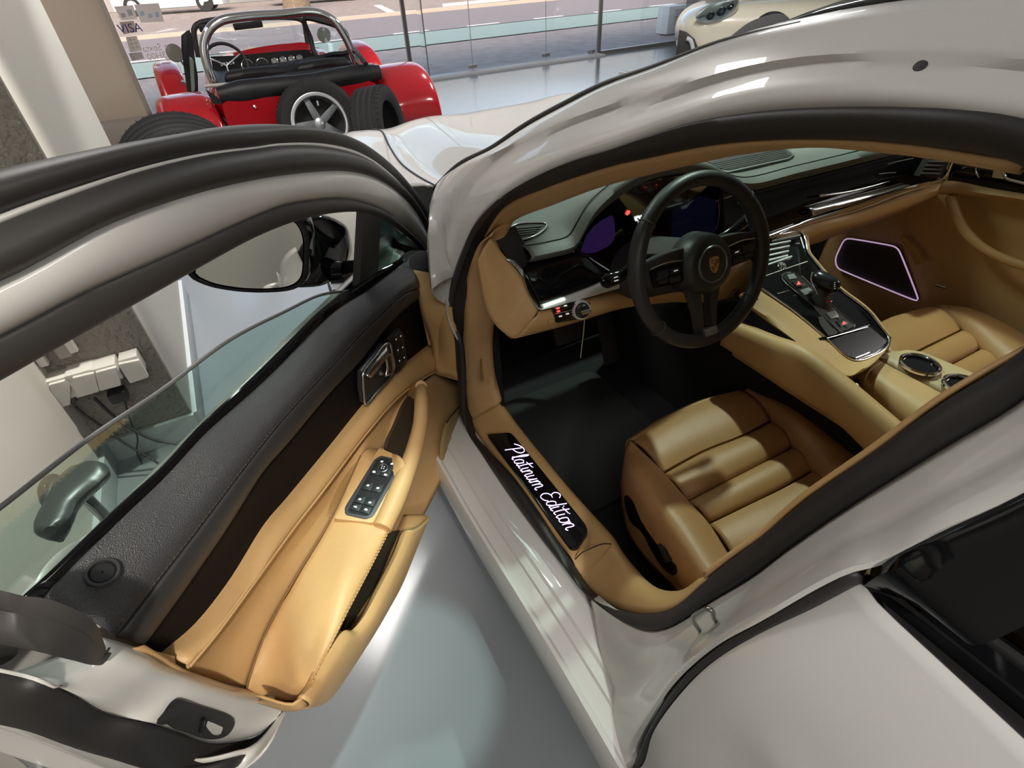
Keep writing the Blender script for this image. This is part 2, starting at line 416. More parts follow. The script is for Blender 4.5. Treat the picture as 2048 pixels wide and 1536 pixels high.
# --- B-pillar
SB = XL([(1182,1200,-.802),(1208,1222,-.799),(1256,1250,-.793),(1295,1262,-.788),(1333,1257,-.783),(1367,1241,-.778),(1425,1203,-.768),(1503,1156,-.752),(1581,1097,-.737),(1710,1008,-.717),(1882,900,-.692),(2048,798,-.672)]) + [np.array([-.665,.085,1.24]), np.array([-.655,.08,1.33])]
GB = XL([(1246,1562,-.905),(1256,1545,-.903),(1266,1526,-.90),(1293,1460,-.89),(1347,1370,-.875),(1433,1292,-.855),(1523,1242,-.835),(1640,1175,-.81),(1698,1148,-.80),(1768,1130,-.785),(1873,1074,-.765),(2029,1000,-.735)]) + [np.array([-.705,.035,1.19]), np.array([-.665,.03,1.33])]
a, b = spl(SB, 80), spl(GB, 80)
o = np.array([-1., -.2, .1])
rows = [a + np.array([.02, .0, 0]), a, a * .93 + b * .07 + o * .000, a * .62 + b * .38 + o * .004, a * .5 + b * .5 + o * .000, a * .42 + b * .58 + o * .010, a * .15 + b * .85 + o * .012, b, b + np.array([.02, .004, 0])]
loft('centre_pillar', rows, PAINT, car, n=80, smooth_rows=False, m=2, thick=.003, tow=(-3, .2, 1.2), ang=50)

# --- rear door and the black gap in front of it
RD = XL([(1285,1536,-.905),(1308,1468,-.897),(1379,1374,-.875),(1437,1323,-.86),(1523,1273,-.838),(1640,1218,-.808),(1725,1171,-.785)])
gl = spl(GB[2:9] + [X(1725,1160,-.79)], 60); rl = spl(RD, 60)
loft('rear_door_seal', [gl + np.array([.004, 0, 0]), gl * .5 + rl * .5 + np.array([-.002, 0, 0]), rl + np.array([.010, 0, 0])], RUBBER, car, n=60, smooth_rows=False, m=3, thick=.012, tow=(-3, 0, 1), ang=60)
low = [np.array([-.912, .185, .30]), np.array([-.90, .19, .24])]
front = [low[1], low[0]] + RD
beltz = .985
rear_door = None
rows = []
for p in front:
    b0 = .006 if p[2] > .95 else .012
    rows.append([p + np.array([.022, .006, 0]), p + np.array([.004, .004, 0]), p, p + np.array([-.004, -.012, 0]), p + np.array([-.010, -.10, .0]), p + np.array([-.018 - b0, -.35, .004]), p + np.array([-.02 - b0, -.7, .01]), p + np.array([-.02, -1.0, .015]), p + np.array([.0, -1.35, .02])])
R0 = np.array([spl(r, 70) for r in rows])
# press the swage line and lay the belt over
cols = np.array([spl(R0[:, j], 50) for j in range(70)])
for j in range(70):
    for i in range(50):
        z = cols[j, i, 2]
        k_ = min(1, max(0, (j - 4) / 8)); cols[j, i, 0] += k_ * (-.010 * max(0, 1 - abs(z - .80) / .045) + .010 * math.exp(-((z - .71) / .04) ** 2))
rear_door = loft('rear_door', [cols[:, i] for i in range(50)], PAINT, car, n=70, smooth_rows=False, thick=.004, tow=(-3, -.5, 1), ang=50)
BL = [RD[-1] + np.array([.002, .0, .0]), Z(1880, 1296, beltz), Z(2048, 1432, beltz), np.array([-.785, -.35, .985]), np.array([-.80, -.75, .99]), np.array([-.79, -1.2, 1.0])]
bl = spl(BL, 60)
dd = spl([c[-1] for c in cols[4:]], 60)
loft('belt_seal', [dd + np.array([.004, 0, -.004]), dd * .5 + bl * .5 + np.array([.004, 0, -.006]), bl + np.array([.012, 0, -.004]), bl + np.array([.04, 0, -.02])], RUBBER, rear_door, n=60, smooth_rows=False, tow=(-1, 0, 4), thick=.003)
def inw(l, dx, dz): return [p + np.array([dx, 0, dz]) for p in l]
loft('belt_trim', [bl + np.array([-.002, 0, .001]), bl + np.array([.006, 0, .012]), bl + np.array([.024, 0, .013]), bl + np.array([.030, 0, .004])], GLOSSBLK, rear_door, n=60, smooth_rows=False, thick=.002, tow=(-1, 0, 4))
loft('belt_wiper', [bl + np.array([.030, 0, .002]), bl + np.array([.036, 0, .010]), bl + np.array([.048, 0, .010]), bl + np.array([.05, 0, .0])], RUBBER, rear_door, n=60, smooth_rows=False, thick=.002, tow=(-1, 0, 4))
rb = bl + np.array([.036, -.0, -.03]); rtop = spl([np.array([-.63, .02, 1.345]), np.array([-.625, -.4, 1.35]), np.array([-.63, -.85, 1.31]), np.array([-.66, -1.2, 1.20])], 60)
loft('rear_window', [rb, rb * .5 + rtop * .5 + np.array([-.02, 0, 0]), rtop], PRIVGLASS, rear_door, n=60, smooth_rows=False, m=4, tow=(-3, 0, 1.2))
# gloss black pillar cover and window frame ahead of the rear glass
g2 = [X(1725,1168,-.79), X(1768,1134,-.79), X(1873,1078,-.77), X(2029,1004,-.74), np.array([-.71, .03, 1.195]), np.array([-.668, .02, 1.335])]
g3 = [p + np.array([-.002, -.075, -.004]) for p in g2]; g3[0] = BL[0] + np.array([.03, -.045, .012])
loft('pillar_cover', [spl(g2, 40) + np.array([.035, .010, 0]), spl(g2, 40), spl(g3, 40), spl(inw(g3, .02, 0), 40)], GLOSSBLK, rear_door, n=40, smooth_rows=False, m=2, thick=.003, tow=(-3, 0, 1.1))
tr = spl(inw(rtop, -.012, .0), 40)
tube('upper_window_frame', tr, .014, SOFTBLK, rear_door, n=40, raw=False)
# --- striker on the B-pillar
st = part('striker', car); STRK = mat('dull_steel', (.33, .32, .29), .25, metal=1.0)
SP = lambda px, py, dx=0: X(px, py, -.80 + dx)
base = [SP(1400,1292), SP(1404,1284), SP(1450,1245), SP(1455,1240), SP(1449,1252), SP(1412,1290)]
slab('striker_plate', spl([SP(1401,1291), SP(1405,1280), SP(1430,1258), SP(1452,1242), SP(1447,1252), SP(1425,1274)], 24, True), (-1, -.35, .1), -.004, .003, STRK, st, bevel=.001)
tube('striker_loop', [SP(1410,1280), SP(1400,1262,-.012), SP(1386,1240,-.022), SP(1388,1232,-.024), SP(1408,1220,-.024), SP(1416,1217,-.024), SP(1424,1222,-.022), SP(1428,1236,-.014), SP(1438,1250)], .0032, STRK, st, n=48, k=10)

# --- roof with its dark glass panel, windscreen, bonnet, wing
rt2 = spl(TP2, N)
sel = [i for i in range(N) if rt2[i][1] < .56]
L = rt2[sel] + np.array([.06, .018, .002])
Rr = L.copy(); Rr[:, 0] = .10 - L[:, 0]
cols = []
for a_, b_ in zip(L, Rr):
    w = b_ - a_
    cols.append([a_ + w * q + np.array([0, 0, .034 * (1 - (2 * q - 1) ** 2)]) + np.array([0, .05 * (1 - (2 * q - 1) ** 2) * (1 if a_[1] > .3 else 0), 0]) for q in np.linspace(0, 1, 14)])
cols = np.array(cols)
loft('roof', [cols[:, j] for j in range(14)], GLOSSBLK, car, n=len(L), smooth_rows=False, thick=.02, tow=(0, 0, 5))
WL = spl([p + np.array([.03, .02, -.004]) for p in TOPS[4:13]], 30)
WR = WL.copy(); WR[:, 0] = .10 - WL[:, 0]
rows = []
for q in np.linspace(0, 1, 14):
    rows.append(WL * (1 - q) + WR * q + np.array([0, .16, .0]) * (1 - (2 * q - 1) ** 2))
loft('windscreen', rows, WSGLASS, car, n=30, smooth_rows=False, tow=(0, 4, 2))
# right-hand pillar and rail
rows2 = [np.array([.10 - r[:, 0], r[:, 1], r[:, 2]]).T for r in (rA, rG, rT, rT + np.array([.07, .02, .002]))]
loft('far_roof_rail_and_pillar', rows2, PAINT, car, n=N, smooth_rows=False, thick=.02, tow=(4, .5, 2))
GAPL = ZL([(872,371,.972),(837,352,.967),(805,328,.962),(778,289,.950),(764,262,.938)]) + [np.array([-.55, 2.45, .90]), np.array([-.50, 2.62, .83]), np.array([-.46, 2.72, .74])]
gap = spl(GAPL, 40)
def hood_row(q):
    out = []
    for p in gap:
        x0 = p[0]; x1 = .10 - p[0]; x = x0 + (x1 - x0) * q
        c = abs(2 * q - 1)
        dip = -.030 * math.exp(-((1 - c) / .12 - 1) ** 2 * 1.4) * min(1, max(0, (2.6 - p[1]) * 1.4))
        dome = .012 * math.exp(-((1 - c - .42) / .18) ** 2)
        fy = (1 - c * c)
        out.append((x, p[1] + .10 * fy * (1 if p[1] > 2 else (p[1] - 1.4) / .6) - .0, p[2] + dip + dome - .035 * fy * max(0, (p[1] - 1.8))))
    return out
loft('bonnet', [hood_row(q) for q in np.linspace(0, 1, 41)], PAINT, car, n=40, smooth_rows=False, thick=.004, tow=(0, 2, 5), ang=60)
# wing: crest beside the bonnet, falling to the wheel arch
g = gap + np.array([-.004, 0, -.001])
def wing(side):
    rows = []
    for dx, dz in [(.0, -.012), (.0, .0), (.03, .010), (.08, .017), (.13, .010), (.18, -.02), (.23, -.09), (.265, -.2), (.28, -.33), (.275, -.45)]:
        r = []
        for i, p in enumerate(g):
            t = min(1, max(0, (p[1] - 1.4) / 1.0)); k = 1 + .35 * t
            x = p[0] - dx * k; z = p[2] + dz * (1 - .25 * t) - (.05 * max(0, p[1] - 2.3))
            r.append((x if side < 0 else .10 - x, p[1] - .06 * (dx / .28) * (1 if p[1] > 2.3 else 0), z))
        rows.append(r)
    return rows
loft('front_wing', wing(-1), PAINT, car, n=40, smooth_rows=False, thick=.004, tow=(-1.5, 2, 3), ang=60)
loft('far_front_wing', wing(1), PAINT, car, n=40, smooth_rows=False, thick=.004, tow=(2, 2, 3), ang=60)
tube('bonnet_gap', [p + np.array([-.002, 0, -.001]) for p in gap[:34]], .0035, RUBBER, car, n=60)
# nose
nr = []
for q in np.linspace(0, 1, 25):
    p0 = np.array(hood_row(q)[-1]); c = 1 - abs(2 * q - 1)
    nr.append([p0 + np.array([0, -.01, .0]), p0 + np.array([0, .05 + .05 * c, -.10]), p0 + np.array([0, .06 + .08 * c, -.28]), p0 + np.array([0, .03 + .07 * c, -.45]), p0 + np.array([0, -.1, -.52])])
loft('front_bumper', nr, PAINT, car, n=14, smooth_rows=True, thick=.004, tow=(0, 6, 1))
# lower left side ahead of the door, tail and far side, plain body panels
loft('wing_lower_panel', [[(-.80, 1.24, .84), (-.89, 1.22, .70), (-.915, 1.20, .50), (-.905, 1.18, .28)], [(-.83, 1.33, .86), (-.93, 1.31, .70), (-.95, 1.30, .50), (-.93, 1.28, .28)], [(-.86, 1.42, .88), (-.955, 1.42, .70), (-.96, 1.42, .55), (-.94, 1.42, .30)]], PAINT, car, n=14, m=4, thick=.01, tow=(-4, 1.3, .6))
far = []
for y, s in [(2.5, .9), (1.6, .97), (.8, 1.0), (-.2, 1.0), (-1.2, .99), (-1.9, .93), (-2.3, .75)]:
    far.append([(.05 + .83 * s, y, .97), (.05 + .93 * s, y, .80), (.05 + .955 * s, y, .60), (.05 + .93 * s, y, .32), (.05 + .86 * s, y, .24)])
loft('far_body_side', far, PAINT, car, n=14, m=4, thick=.015, tow=(5, 0, .6))
tail = []
for q in np.linspace(0, 1, 15):
    x = -.72 + 1.54 * q; c = 1 - (2 * q - 1) ** 2
    tail.append([(x * .8 + .01, -1.25, 1.30 + .03 * c), (x * .95, -1.9, 1.12 + .02 * c), (x, -2.25 - .1 * c, .95), (x, -2.33 - .12 * c, .7), (x, -2.25 - .1 * c, .35)])
loft('tailgate', tail, PAINT, car, n=20, m=1, thick=.015, tow=(0, -6, 2))
loft('rear_wing', [[(-.79, -1.2, .99), (-.86, -1.8, .99), (-.72, -2.25, .95)], [(-.93, -1.2, .82), (-.95, -1.8, .84), (-.74, -2.3, .82)], [(-.95, -1.25, .62), (-.96, -1.8, .72), (-.74, -2.33, .62)], [(-.92, -1.3, .30), (-.93, -2.0, .5), (-.72, -2.25, .35)]], PAINT, car, n=20, m=4, thick=.01, tow=(-5, -1.5, 1))
TYRE = mat('tyre_rubber', (.022, .021, .021), .75, bump=('noise', 120, .3, .002))
ALLOY = mat('alloy_silver', (.55, .56, .58), .3, metal=.9)
def road_wheel(name, c, parent, r=.34, w=.26, ax=(-1, 0, 0), rim=None, spokes=10):
    h = part(name, parent)
    rr = r * .72
    lathe('tyre', [(rr, -w/2), (r * .93, -w/2), (r * .985, -w * .42), (r, -w * .3), (r, w * .3), (r * .985, w * .42), (r * .93, w/2), (rr, w/2), (rr * .97, w * .3), (rr * .97, -w * .3), (rr, -w/2)], c, ax, TYRE, h, k=64)
    lathe('rim', [(rr * .98, -w * .45), (rr * .93, -w * .3), (rr * .93, w * .3), (rr * .9, w * .42), (rr * .98, w * .48), (rr, w * .42)], c, ax, rim or ALLOY, h, k=48)
    A = Vector(ax).normalized(); q = A.to_track_quat('Z', 'Y').to_matrix()
    for i in range(spokes):
        a = 2 * math.pi * i / spokes
        u_ = q @ Vector((math.cos(a), math.sin(a), 0)); t_ = q @ Vector((-math.sin(a), math.cos(a), 0)); cc = Vector(c) + A * w * .36
        pl = [cc + u_ * rr * .12 - t_ * rr * .07, cc + u_ * rr * .95 - t_ * rr * .06, cc + u_ * rr * .95 + t_ * rr * .06, cc + u_ * rr * .12 + t_ * rr * .07]
        slab('spoke', [list(v) for v in pl], list(A), -.02, .012, rim or ALLOY, h, bevel=.006)
    lathe('hub', [(.001, w * .42), (rr * .16, w * .41), (rr * .18, w * .34), (rr * .18, w * .2)], c, ax, rim or ALLOY, h, k=24)
    return h
for nm, cx_, cy_ in (('front_wheel', -.82, 1.80), ('front_wheel', .92, 1.80), ('rear_wheel', -.82, -1.15), ('rear_wheel', .92, -1.15)):
    road_wheel(nm, (cx_, cy_, .345), car, ax=(-1 if cx_ < 0 else 1, 0, 0))
# underbody
box('underbody', (.05, .15, .205), (1.60, 4.3, .05), RUBBER, car, bevel=.02)

# ================================================================== THE OPEN FRONT DOOR
LEAN = .42
def DL(l, off, lean=0.0): return [D(a[0], a[1], off, lean) for a in l]
def DLO(l, lean=0.0): return [D(*a, lean) for a in l]
# outer skin
rows = []
for z, off, s0, s1 in [(.900, -.085, -.10, .985), (.885, -.115, -.12, .99), (.84, -.150, -.13, .99), (.72, -.165, -.13, .985), (.60, -.160, -.12, .975), (.48, -.145, -.11, .96), (.38, -.125, -.10, .93), (.31, -.105, -.08, .86), (.285, -.09, -.06, .82)]:
    rows.append([DW(s0 + (s1 - s0) * t, off - .012 * math.sin(math.pi * t), z) for t in np.linspace(0, 1, 12)])
front_door = loft('front_door', rows, PAINT, car, n=40, m=4, thick=.004, tow=tuple(DW(.4, -3, 1)), ang=60)
def arc_handle(root, c, u, n, up):
    lathe('handle_cup', [(.001, -.012), (.045, -.010), (.06, .0), (.062, .003)], c, tuple(n), PAINT, root, k=32)
    tube('outer_handle', [c - u * .10 + n * .004, c - u * .08 + n * .035, c + n * .048, c + u * .08 + n * .035, c + u * .10 + n * .004], [.010, .012, .014, .012, .010], PAINT, root, n=40)
    tube('handle_trim', [c - u * .08 + n * .047, c + n * .062, c + u * .08 + n * .047], .004, CHROME, root, n=24)
arc_handle(front_door, DW(.80, -.165, .80), DU, -DN, np.array([0, 0, 1.]))
# inner door frame shell, painted (behind the trim)
pan = [DW(.88, -.045, .88), DW(.88, -.045, .50), DW(.78, -.045, .32), DW(.0, -.045, .32), DW(-.06, -.045, .50), DW(-.06, -.045, .86)]
slab('inner_shell', rnd(pan, .06), DN, -.03, .02, PAINT, front_door, bevel=.008)
# --- rear (shut) face of the door, seen at the bottom left
def SF(l): return [DS(*a) for a in l]
tb = SF([(150,1295,.90),(219,1305,.895),(287,1325,.885),(342,1351,.875),(420,1378,.858),(492,1399,.835),(577,1409,.79)])
su = SF([(-60,1335,.955),(0,1347,.952),(68,1364,.95),(137,1395,.945),(219,1436,.935),(294,1452,.925),(360,1470,.905),(440,1490,.88),(520,1470,.84),(566,1416,.80)])
a, b = spl(tb, 60), spl(su, 60)
nout = DU
shut = loft('shut_face', [a - DN * .02 - nout * .012, a, a * .75 + b * .25 + nout * .010, a * .5 + b * .5 + nout * .015, a * .2 + b * .8 + nout * .006, b - nout * .004], PAINT, front_door, n=60, smooth_rows=False, m=3, thick=.003, tow=tuple(CAM), ang=60)
sl = SF([(-60,1410,.965),(0,1417,.962),(61,1429,.96),(137,1460,.955),(239,1498,.945),(325,1528,.935),(393,1536,.92),(461,1520,.895),(513,1491,.86),(566,1420,.80)])
c = spl(sl, 60)
loft('shut_face_seal', [b - nout * .002, b * .9 + c * .1 + nout * .012, b * .5 + c * .5 + nout * .020, b * .1 + c * .9 + nout * .014, c - nout * .002], RUBBER, front_door, n=60, smooth_rows=False, m=3, thick=.004, tow=tuple(CAM), ang=60)
hem = SF([(-60,1455,.975),(0,1470,.972),(61,1492,.97),(137,1522,.966),(239,1562,.96),(325,1600,.95),(420,1600,.93),(490,1545,.90),(530,1500,.87),(570,1422,.805)])
d = spl(hem, 60)
loft('door_hem', [c - nout * .010, c * .6 + d * .4 - nout * .006, c * .2 + d * .8 - nout * .004, d - nout * .006], PAINT, front_door, n=60, smooth_rows=False, m=3, thick=.003, tow=tuple(CAM), ang=60)
def FQ(px, py, l=.010): return cast(shut, px, py, l)
latch = [FQ(*p) for p in spl([(352,1398),(400,1412),(455,1430),(469,1440),(466,1458),(450,1474),(415,1479),(365,1463),(312,1446),(326,1426),(340,1406)], 40, True)]
lt = slab('latch', latch, CAM - latch[0], -.008, .0, RUBBER, front_door, bevel=.001)
tube('latch_jaw', [FQ(406,1438,.012), FQ(405,1450,.012), FQ(400,1462,.012)], .003, GLOSSBLK, lt, n=20, k=8)
upv_ = np.array([0, 0, 1.])
# --- black corner of the window frame at the rear
up = SF([(-80,1170,.925),(0,1180,.925),(48,1192,.92),(92,1197,.915),(147,1217,.91),(186,1241,.905),(202,1269,.903),(212,1296,.90)])
lo = SF([(-80,1270,.955),(0,1288,.95),(60,1300,.945),(102,1310,.94),(150,1322,.93),(185,1330,.92),(210,1326,.908),(224,1306,.90)])
a, b = spl(up, 40), spl(lo, 40)
loft('rear_frame_corner', [a - DN * .02 - upv_ * .01, a, a * .75 + b * .25 + DU * .003, a * .55 + b * .45 - DU * .003, a * .4 + b * .6 + DU * .004, b, b - DN * .015], SOFTBLK, front_door, n=40, smooth_rows=False, m=1, thick=.003, tow=tuple(CAM), ang=60)
# --- window frame: five strips round the top
FA = [(848,503),(832,486),(797,459),(754,433),(719,424),(648,429),(578,447),(500,480),(400,535),(312,585),(234,629),(150,676),(70,722),(0,762),(-160,850)]
FB = [(852,500),(844,486),(812,455),(773,423),(719,402),(676,396),(617,401),(560,412),(444,461),(410,477),(319,518),(194,573),(141,598),(56,643),(0,672),(-160,755)]
FC = [(864,505),(860,482),(843,442),(812,400),(760,361),(700,343),(615,345),(478,366),(342,403),(205,455),(46,541),(0,562),(-160,640)]
FD = [(861,470),(846,432),(815,388),(770,343),(720,312),(640,293),(560,291),(513,297),(410,311),(273,345),(137,393),(0,448),(-160,520)]
FE = [(861,468),(845,428),(812,380),(768,336),(715,303),(640,286),(560,288),(513,296),(410,308),(273,338),(137,379),(0,427),(-160,495)]
FF = [(862,466),(852,430),(830,395),(790,350),(740,308),(683,273),(615,255),(547,248),(444,253),(342,270),(205,294),(0,338),(-160,380)]
fa, fb, fc = DL(FA, -.030, LEAN), DL(FB, -.032, LEAN), DL(FC, -.040, LEAN)
fd, fe, ff = DL(FD, -.052, LEAN), DL(FE, -.056, LEAN), DL(FF, -.075, LEAN)
band('inner_frame_trim', fa, fb, SOFTBLK, front_door, n=70, bulge=.006, thick=.004, back=2.0)
band('window_frame', fb, fc, PAINT, front_door, n=70, bulge=.008, thick=.004, back=1.0)
band('inner_frame_seal', fc, fd, RUBBER if False else SOFTBLK, front_door, n=70, bulge=.012, thick=.004, back=1.0)
band('frame_edge_line', fd, fe, PAINT, front_door, n=70, bulge=.002, thick=.003, back=1.0)
band('outer_frame_seal', fe, ff, SOFTBLK, front_door, n=70, bulge=.014, thick=.004, back=2.0)
# vertical rear leg of the frame, beyond the picture edge
leg = [fa[-1], DW(.88, .07, 1.165), DW(.925, .03, 1.08), DW(.93, -.02, .97)]
tube('rear_frame_post', [fb[-1], DW(.90, .085, 1.20), DW(.945, .055, 1.14), DW(.955, .012, 1.07), DW(.945, -.02, .98), DW(.93, -.04, .92)], [.03, .03, .026, .020, .014, .012], SOFTBLK, front_door, n=40, flat=.6)
# quarter-light post and lower frame rail
po = slab('quarter_light_post', [D(726,424,-.034,LEAN), D(760,434,-.034,LEAN), D(752,572,-.034,LEAN), D(716,572,-.034,LEAN)], DN, -.014, .004, SOFTBLK, front_door, bevel=.003)
slab('quarter_light', [D(756,432,-.04,LEAN), D(846,500,-.04,LEAN), D(800,560,-.04,LEAN), D(740,585,-.04,LEAN)], DN, -.002, .002, DOORGLASS, front_door)
tube('mirror_bracket_bar', [D(742,545,-.085), D(775,508,-.085), D(812,468,-.085)], .006, GLOSSBLK, front_door, n=16)
slab('mirror_triangle', [D(796,486,-.045,LEAN), D(850,503,-.045,LEAN), D(846,520,-.045,LEAN), D(808,520,-.045,LEAN)], DN, -.012, .004, SOFTBLK, front_door, bevel=.003)
# glass, wound half way down
GT = DL([(716,581),(700,582),(638,591),(570,623),(456,682),(319,783),(182,874),(0,1015),(-120,1105)], -.045, LEAN)
GBm = DL([(752,585),(700,600),(656,625),(515,762),(401,866),(314,955),(228,1035),(91,1165),(-20,1275)], -.045, LEAN)
loft('door_window', [GT, GBm], DOORGLASS, front_door, n=50, tow=tuple(CAM))
tube('window_edge', GT, .0028, mat('ground_glass_edge', (.12, .125, .125), .35), front_door, n=60, k=8)
F0 = DL([(805,513),(720,565),(656,607),(515,744),(401,848),(314,940),(228,1017),(91,1149),(40,1196)], -.032)
F0b = DL([(812,522),(735,580),(670,622),(528,760),(414,864),(326,958),(240,1036),(108,1165),(86,1192)], -.024)
loft('belt_wiper_strip', [np.array(spl(F0, 60)) + np.array([0, 0, -.02]), spl(F0, 60), np.array(spl(F0, 60)) * .5 + np.array(spl(F0b, 60)) * .5 + np.array([0, 0, .004]), spl(F0b, 60), np.array(spl(F0b, 60)) + np.array([0, 0, -.02])], GLOSSBLK, front_door, n=60, smooth_rows=False, m=3, thick=.002, tow=tuple(CAM))
# padded black top of the panel
F1p = [(838,578),(812,586),(773,619),(734,656),(676,720),(617,783),(558,849),(492,933),(396,1061),(342,1132),(284,1207),(232,1275)]
F1 = DL(F1p, .022)
F2p = [(836,600),(818,612),(781,646),(719,724),(656,790),(578,884),(523,947),(458,1050),(376,1170),(333,1230),(290,1289)]
F2 = DL(F2p, .014)
f0, f1, f2 = spl(F0b, 70), spl(F1, 70), spl(F2, 70)
upv = np.array([0, 0, 1.])
rows = [f0 - upv * .025 , f0, f0 * .9 + f1 * .1 + upv * .003, f0 * .7 + f1 * .3 + upv * .006 + DN * .004, f0 * .45 + f1 * .55 + upv * .010 + DN * .006, f0 * .2 + f1 * .8 + upv * .008 + DN * .008, f0 * .05 + f1 * .95 + DN * .004 + upv * .002, f1]
loft('panel_top', rows, BLKLEATHER, front_door, n=70, smooth_rows=False, m=3, thick=.004, tow=tuple(CAM), ang=60)
loft('panel_top_edge', [f1, f1 * .9 + f2 * .1 + DN * .004, f1 * .5 + f2 * .5 + DN * .008, f1 * .1 + f2 * .9 + DN * .004, f2], BLKSMOOTH, front_door, n=70, smooth_rows=False, m=3, thick=.004, tow=tuple(CAM), ang=60)
# end facet of the pad beside the hinge
slab('pad_end_cap', spl([D(812,522,-.02), D(857,505,-.02), D(870,544,.0), D(862,566,.012), D(840,580,.02), D(826,560,.01)], 30, True), DN, -.02, .004, BLKSMOOTH, front_door, bevel=.004)
# stitching on the pad
def stitches(name, path, L, gap, r, m, parent, n=500):
    P = spl(path, n); dist = np.concatenate([[0], np.cumsum(np.linalg.norm(np.diff(P, axis=0), axis=1))])
    bm = bmesh.new(); t = 0
    while t + L < dist[-1]:
        q = [np.array([np.interp(t + f, dist, P[:, k]) for k in range(3)]) for f in (0, L / 2, L)]
        tube('', q, r, None, bm=bm, n=3, k=5, raw=True); t += L + gap
    o = finish(bm, name, m, parent); o['kind'] = 'stuff'; return o
stitches('seam_stitching', f1 * .94 + f0 * .06 + upv * .003 + DN * .006, .0045, .0025, .0009, mat('dark_thread', (.05, .05, .055), .8), front_door)
lathe('lock_pin', [(.001, .001), (.011, .001), (.0122, .0), (.0125, -.002)], tuple(D(208, 1151, -.002) + upv * .0075 + DN * .003), tuple(DN * .5 + upv), BTN, front_door, k=28)
lathe('lock_pin_ring', [(.0125, .0), (.0135, .003), (.0165, .003), (.0175, -.002)], tuple(D(208, 1151, -.002) + upv * .0075 + DN * .003), tuple(DN * .5 + upv), BLKSMOOTH, front_door, k=28)
# gloss black inlay
F3p = [(857,693),(812,736),(750,798),(672,896),(590,998),(547,1050),(478,1163),(410,1252),(342,1313)]
F3 = DL(F3p, .022)
F2i = DL([(840,588),(818,612),(781,646),(719,724),(656,790),(578,884),(523,947),(458,1050),(376,1170),(333,1230),(288,1292)], .006)
f2i, f3 = spl(F2i, 70), spl(DL([(858,690)] + F3p[1:], .008), 70)
loft('inlay', [f2i + upv * .01, f2i, f2i * .5 + f3 * .5 - DN * .003, f3 - upv * .01], INLAY, front_door, n=70, smooth_rows=False, m=3, thick=.004, tow=tuple(CAM))
# tan front end strip of the panel
loft('panel_front_strip', [DL([(838,578),(840,605),(846,640),(857,693)], .02), DL([(856,560),(853,600),(857,645),(864,690)], .030), DL([(869,544),(863,595),(862,640),(866,691)], .022)], TAN, front_door, n=24, m=5, thick=.004, tow=tuple(CAM))
# dark tan front end that turns towards the hinge
pf = [DLO([(869,546,.025),(863,595,.03),(862,640,.03),(866,691,.03),(872,744,.045)]), DLO([(872,560,.05),(880,600,.08),(886,645,.09),(896,700,.09),(904,752,.09)]), DLO([(876,550,.07),(906,604,.12),(913,645,.13),(929,705,.135),(934,766,.135)])]
loft('panel_front_end', pf + [[p - DN * .10 + DU * -.02 for p in pf[2]]], TAN, front_door, n=24, m=5, thick=.004, tow=tuple(CAM))
# tan ledge under the inlay
F4p = [(871,742),(840,760),(789,800),(734,863),(629,1000),(588,1052),(496,1178),(427,1271),(376,1332)]
F4 = DL(F4p, .040)
f3, f4 = spl(DL([(866,691)] + F3p[1:], .022), 70), spl(F4, 70)
loft('panel_ledge', [f3 - DN * .02, f3, f3 * .9 + f4 * .1 + DN * .005, f3 * .5 + f4 * .5 + DN * .009, f3 * .12 + f4 * .88 + DN * .004, f4], TAN, front_door, n=70, smooth_rows=False, m=3, thick=.004, tow=tuple(CAM), ang=60)
tube('ledge_piping', f4 + DN * .003, .0022, TAN, front_door, n=70, raw=False, k=8)
# recessed tan field between ledge and armrest
F5p = [(812,802),(789,849),(771,890),(757,898),(729,902),(696,968),(656,1050),(588,1163),(530,1272),(494,1378)]
F5 = DL(F5p, .030)
f5 = spl(F5, 70); f4b = spl(DL([(871,742),(840,760),(789,800),(734,863),(629,1000),(588,1052),(496,1178),(427,1271),(376,1332),(372,1342)], .036), 70)
loft('panel_field', [f4b, f4b * .8 + f5 * .2 - DN * .012, f4b * .45 + f5 * .55 - DN * .016, f4b * .1 + f5 * .9 - DN * .004, f5], TAN, front_door, n=70, smooth_rows=False, m=3, thick=.004, tow=tuple(CAM), ang=60)
# ribbed speaker slots beside the switches
rb_ = bmesh.new()
for t in np.linspace(0, 1, 46):
    p = np.array([662 + (725 - 662) * t, 1033 + (915 - 1033) * t]); wdt = 4 + 9 * math.sin(math.pi * min(1, .15 + t * .85))
    q = [D(p[0] - wdt, p[1] - wdt * .6, .026), D(p[0], p[1], .033)]
    tube('', q, .0011, None, bm=rb_, n=2, k=5, raw=True)
o = finish(rb_, 'slot_ribs', mat('tan_slot', (.42, .24, .09), .6), front_door); o['kind'] = 'stuff'
# lower door panel behind the armrest: kick field, speaker and pocket
lowp = [D(935,770,.0), D(941,860,.055), D(906,912,.06), D(854,1027,.06), D(800,1165,.06), D(700,1320,.06), D(600,1400,.06), D(530,1372,.03), D(600,1160,.03), D(700,960,.03), D(790,845,.03), D(860,752,.03)]
loft('lower_panel', [DL([(872,745),(812,802),(771,890),(729,902),(656,1050),(588,1163),(530,1272),(494,1378)], .028), DL([(900,760),(870,860),(850,930),(830,980),(760,1090),(690,1190),(620,1300),(550,1395)], .040), DL([(936,775),(941,850),(908,910),(854,1020),(796,1120),(744,1230),(681,1340),(600,1404)], .060)], TAN, front_door, n=50, m=6, thick=.004, tow=tuple(CAM))
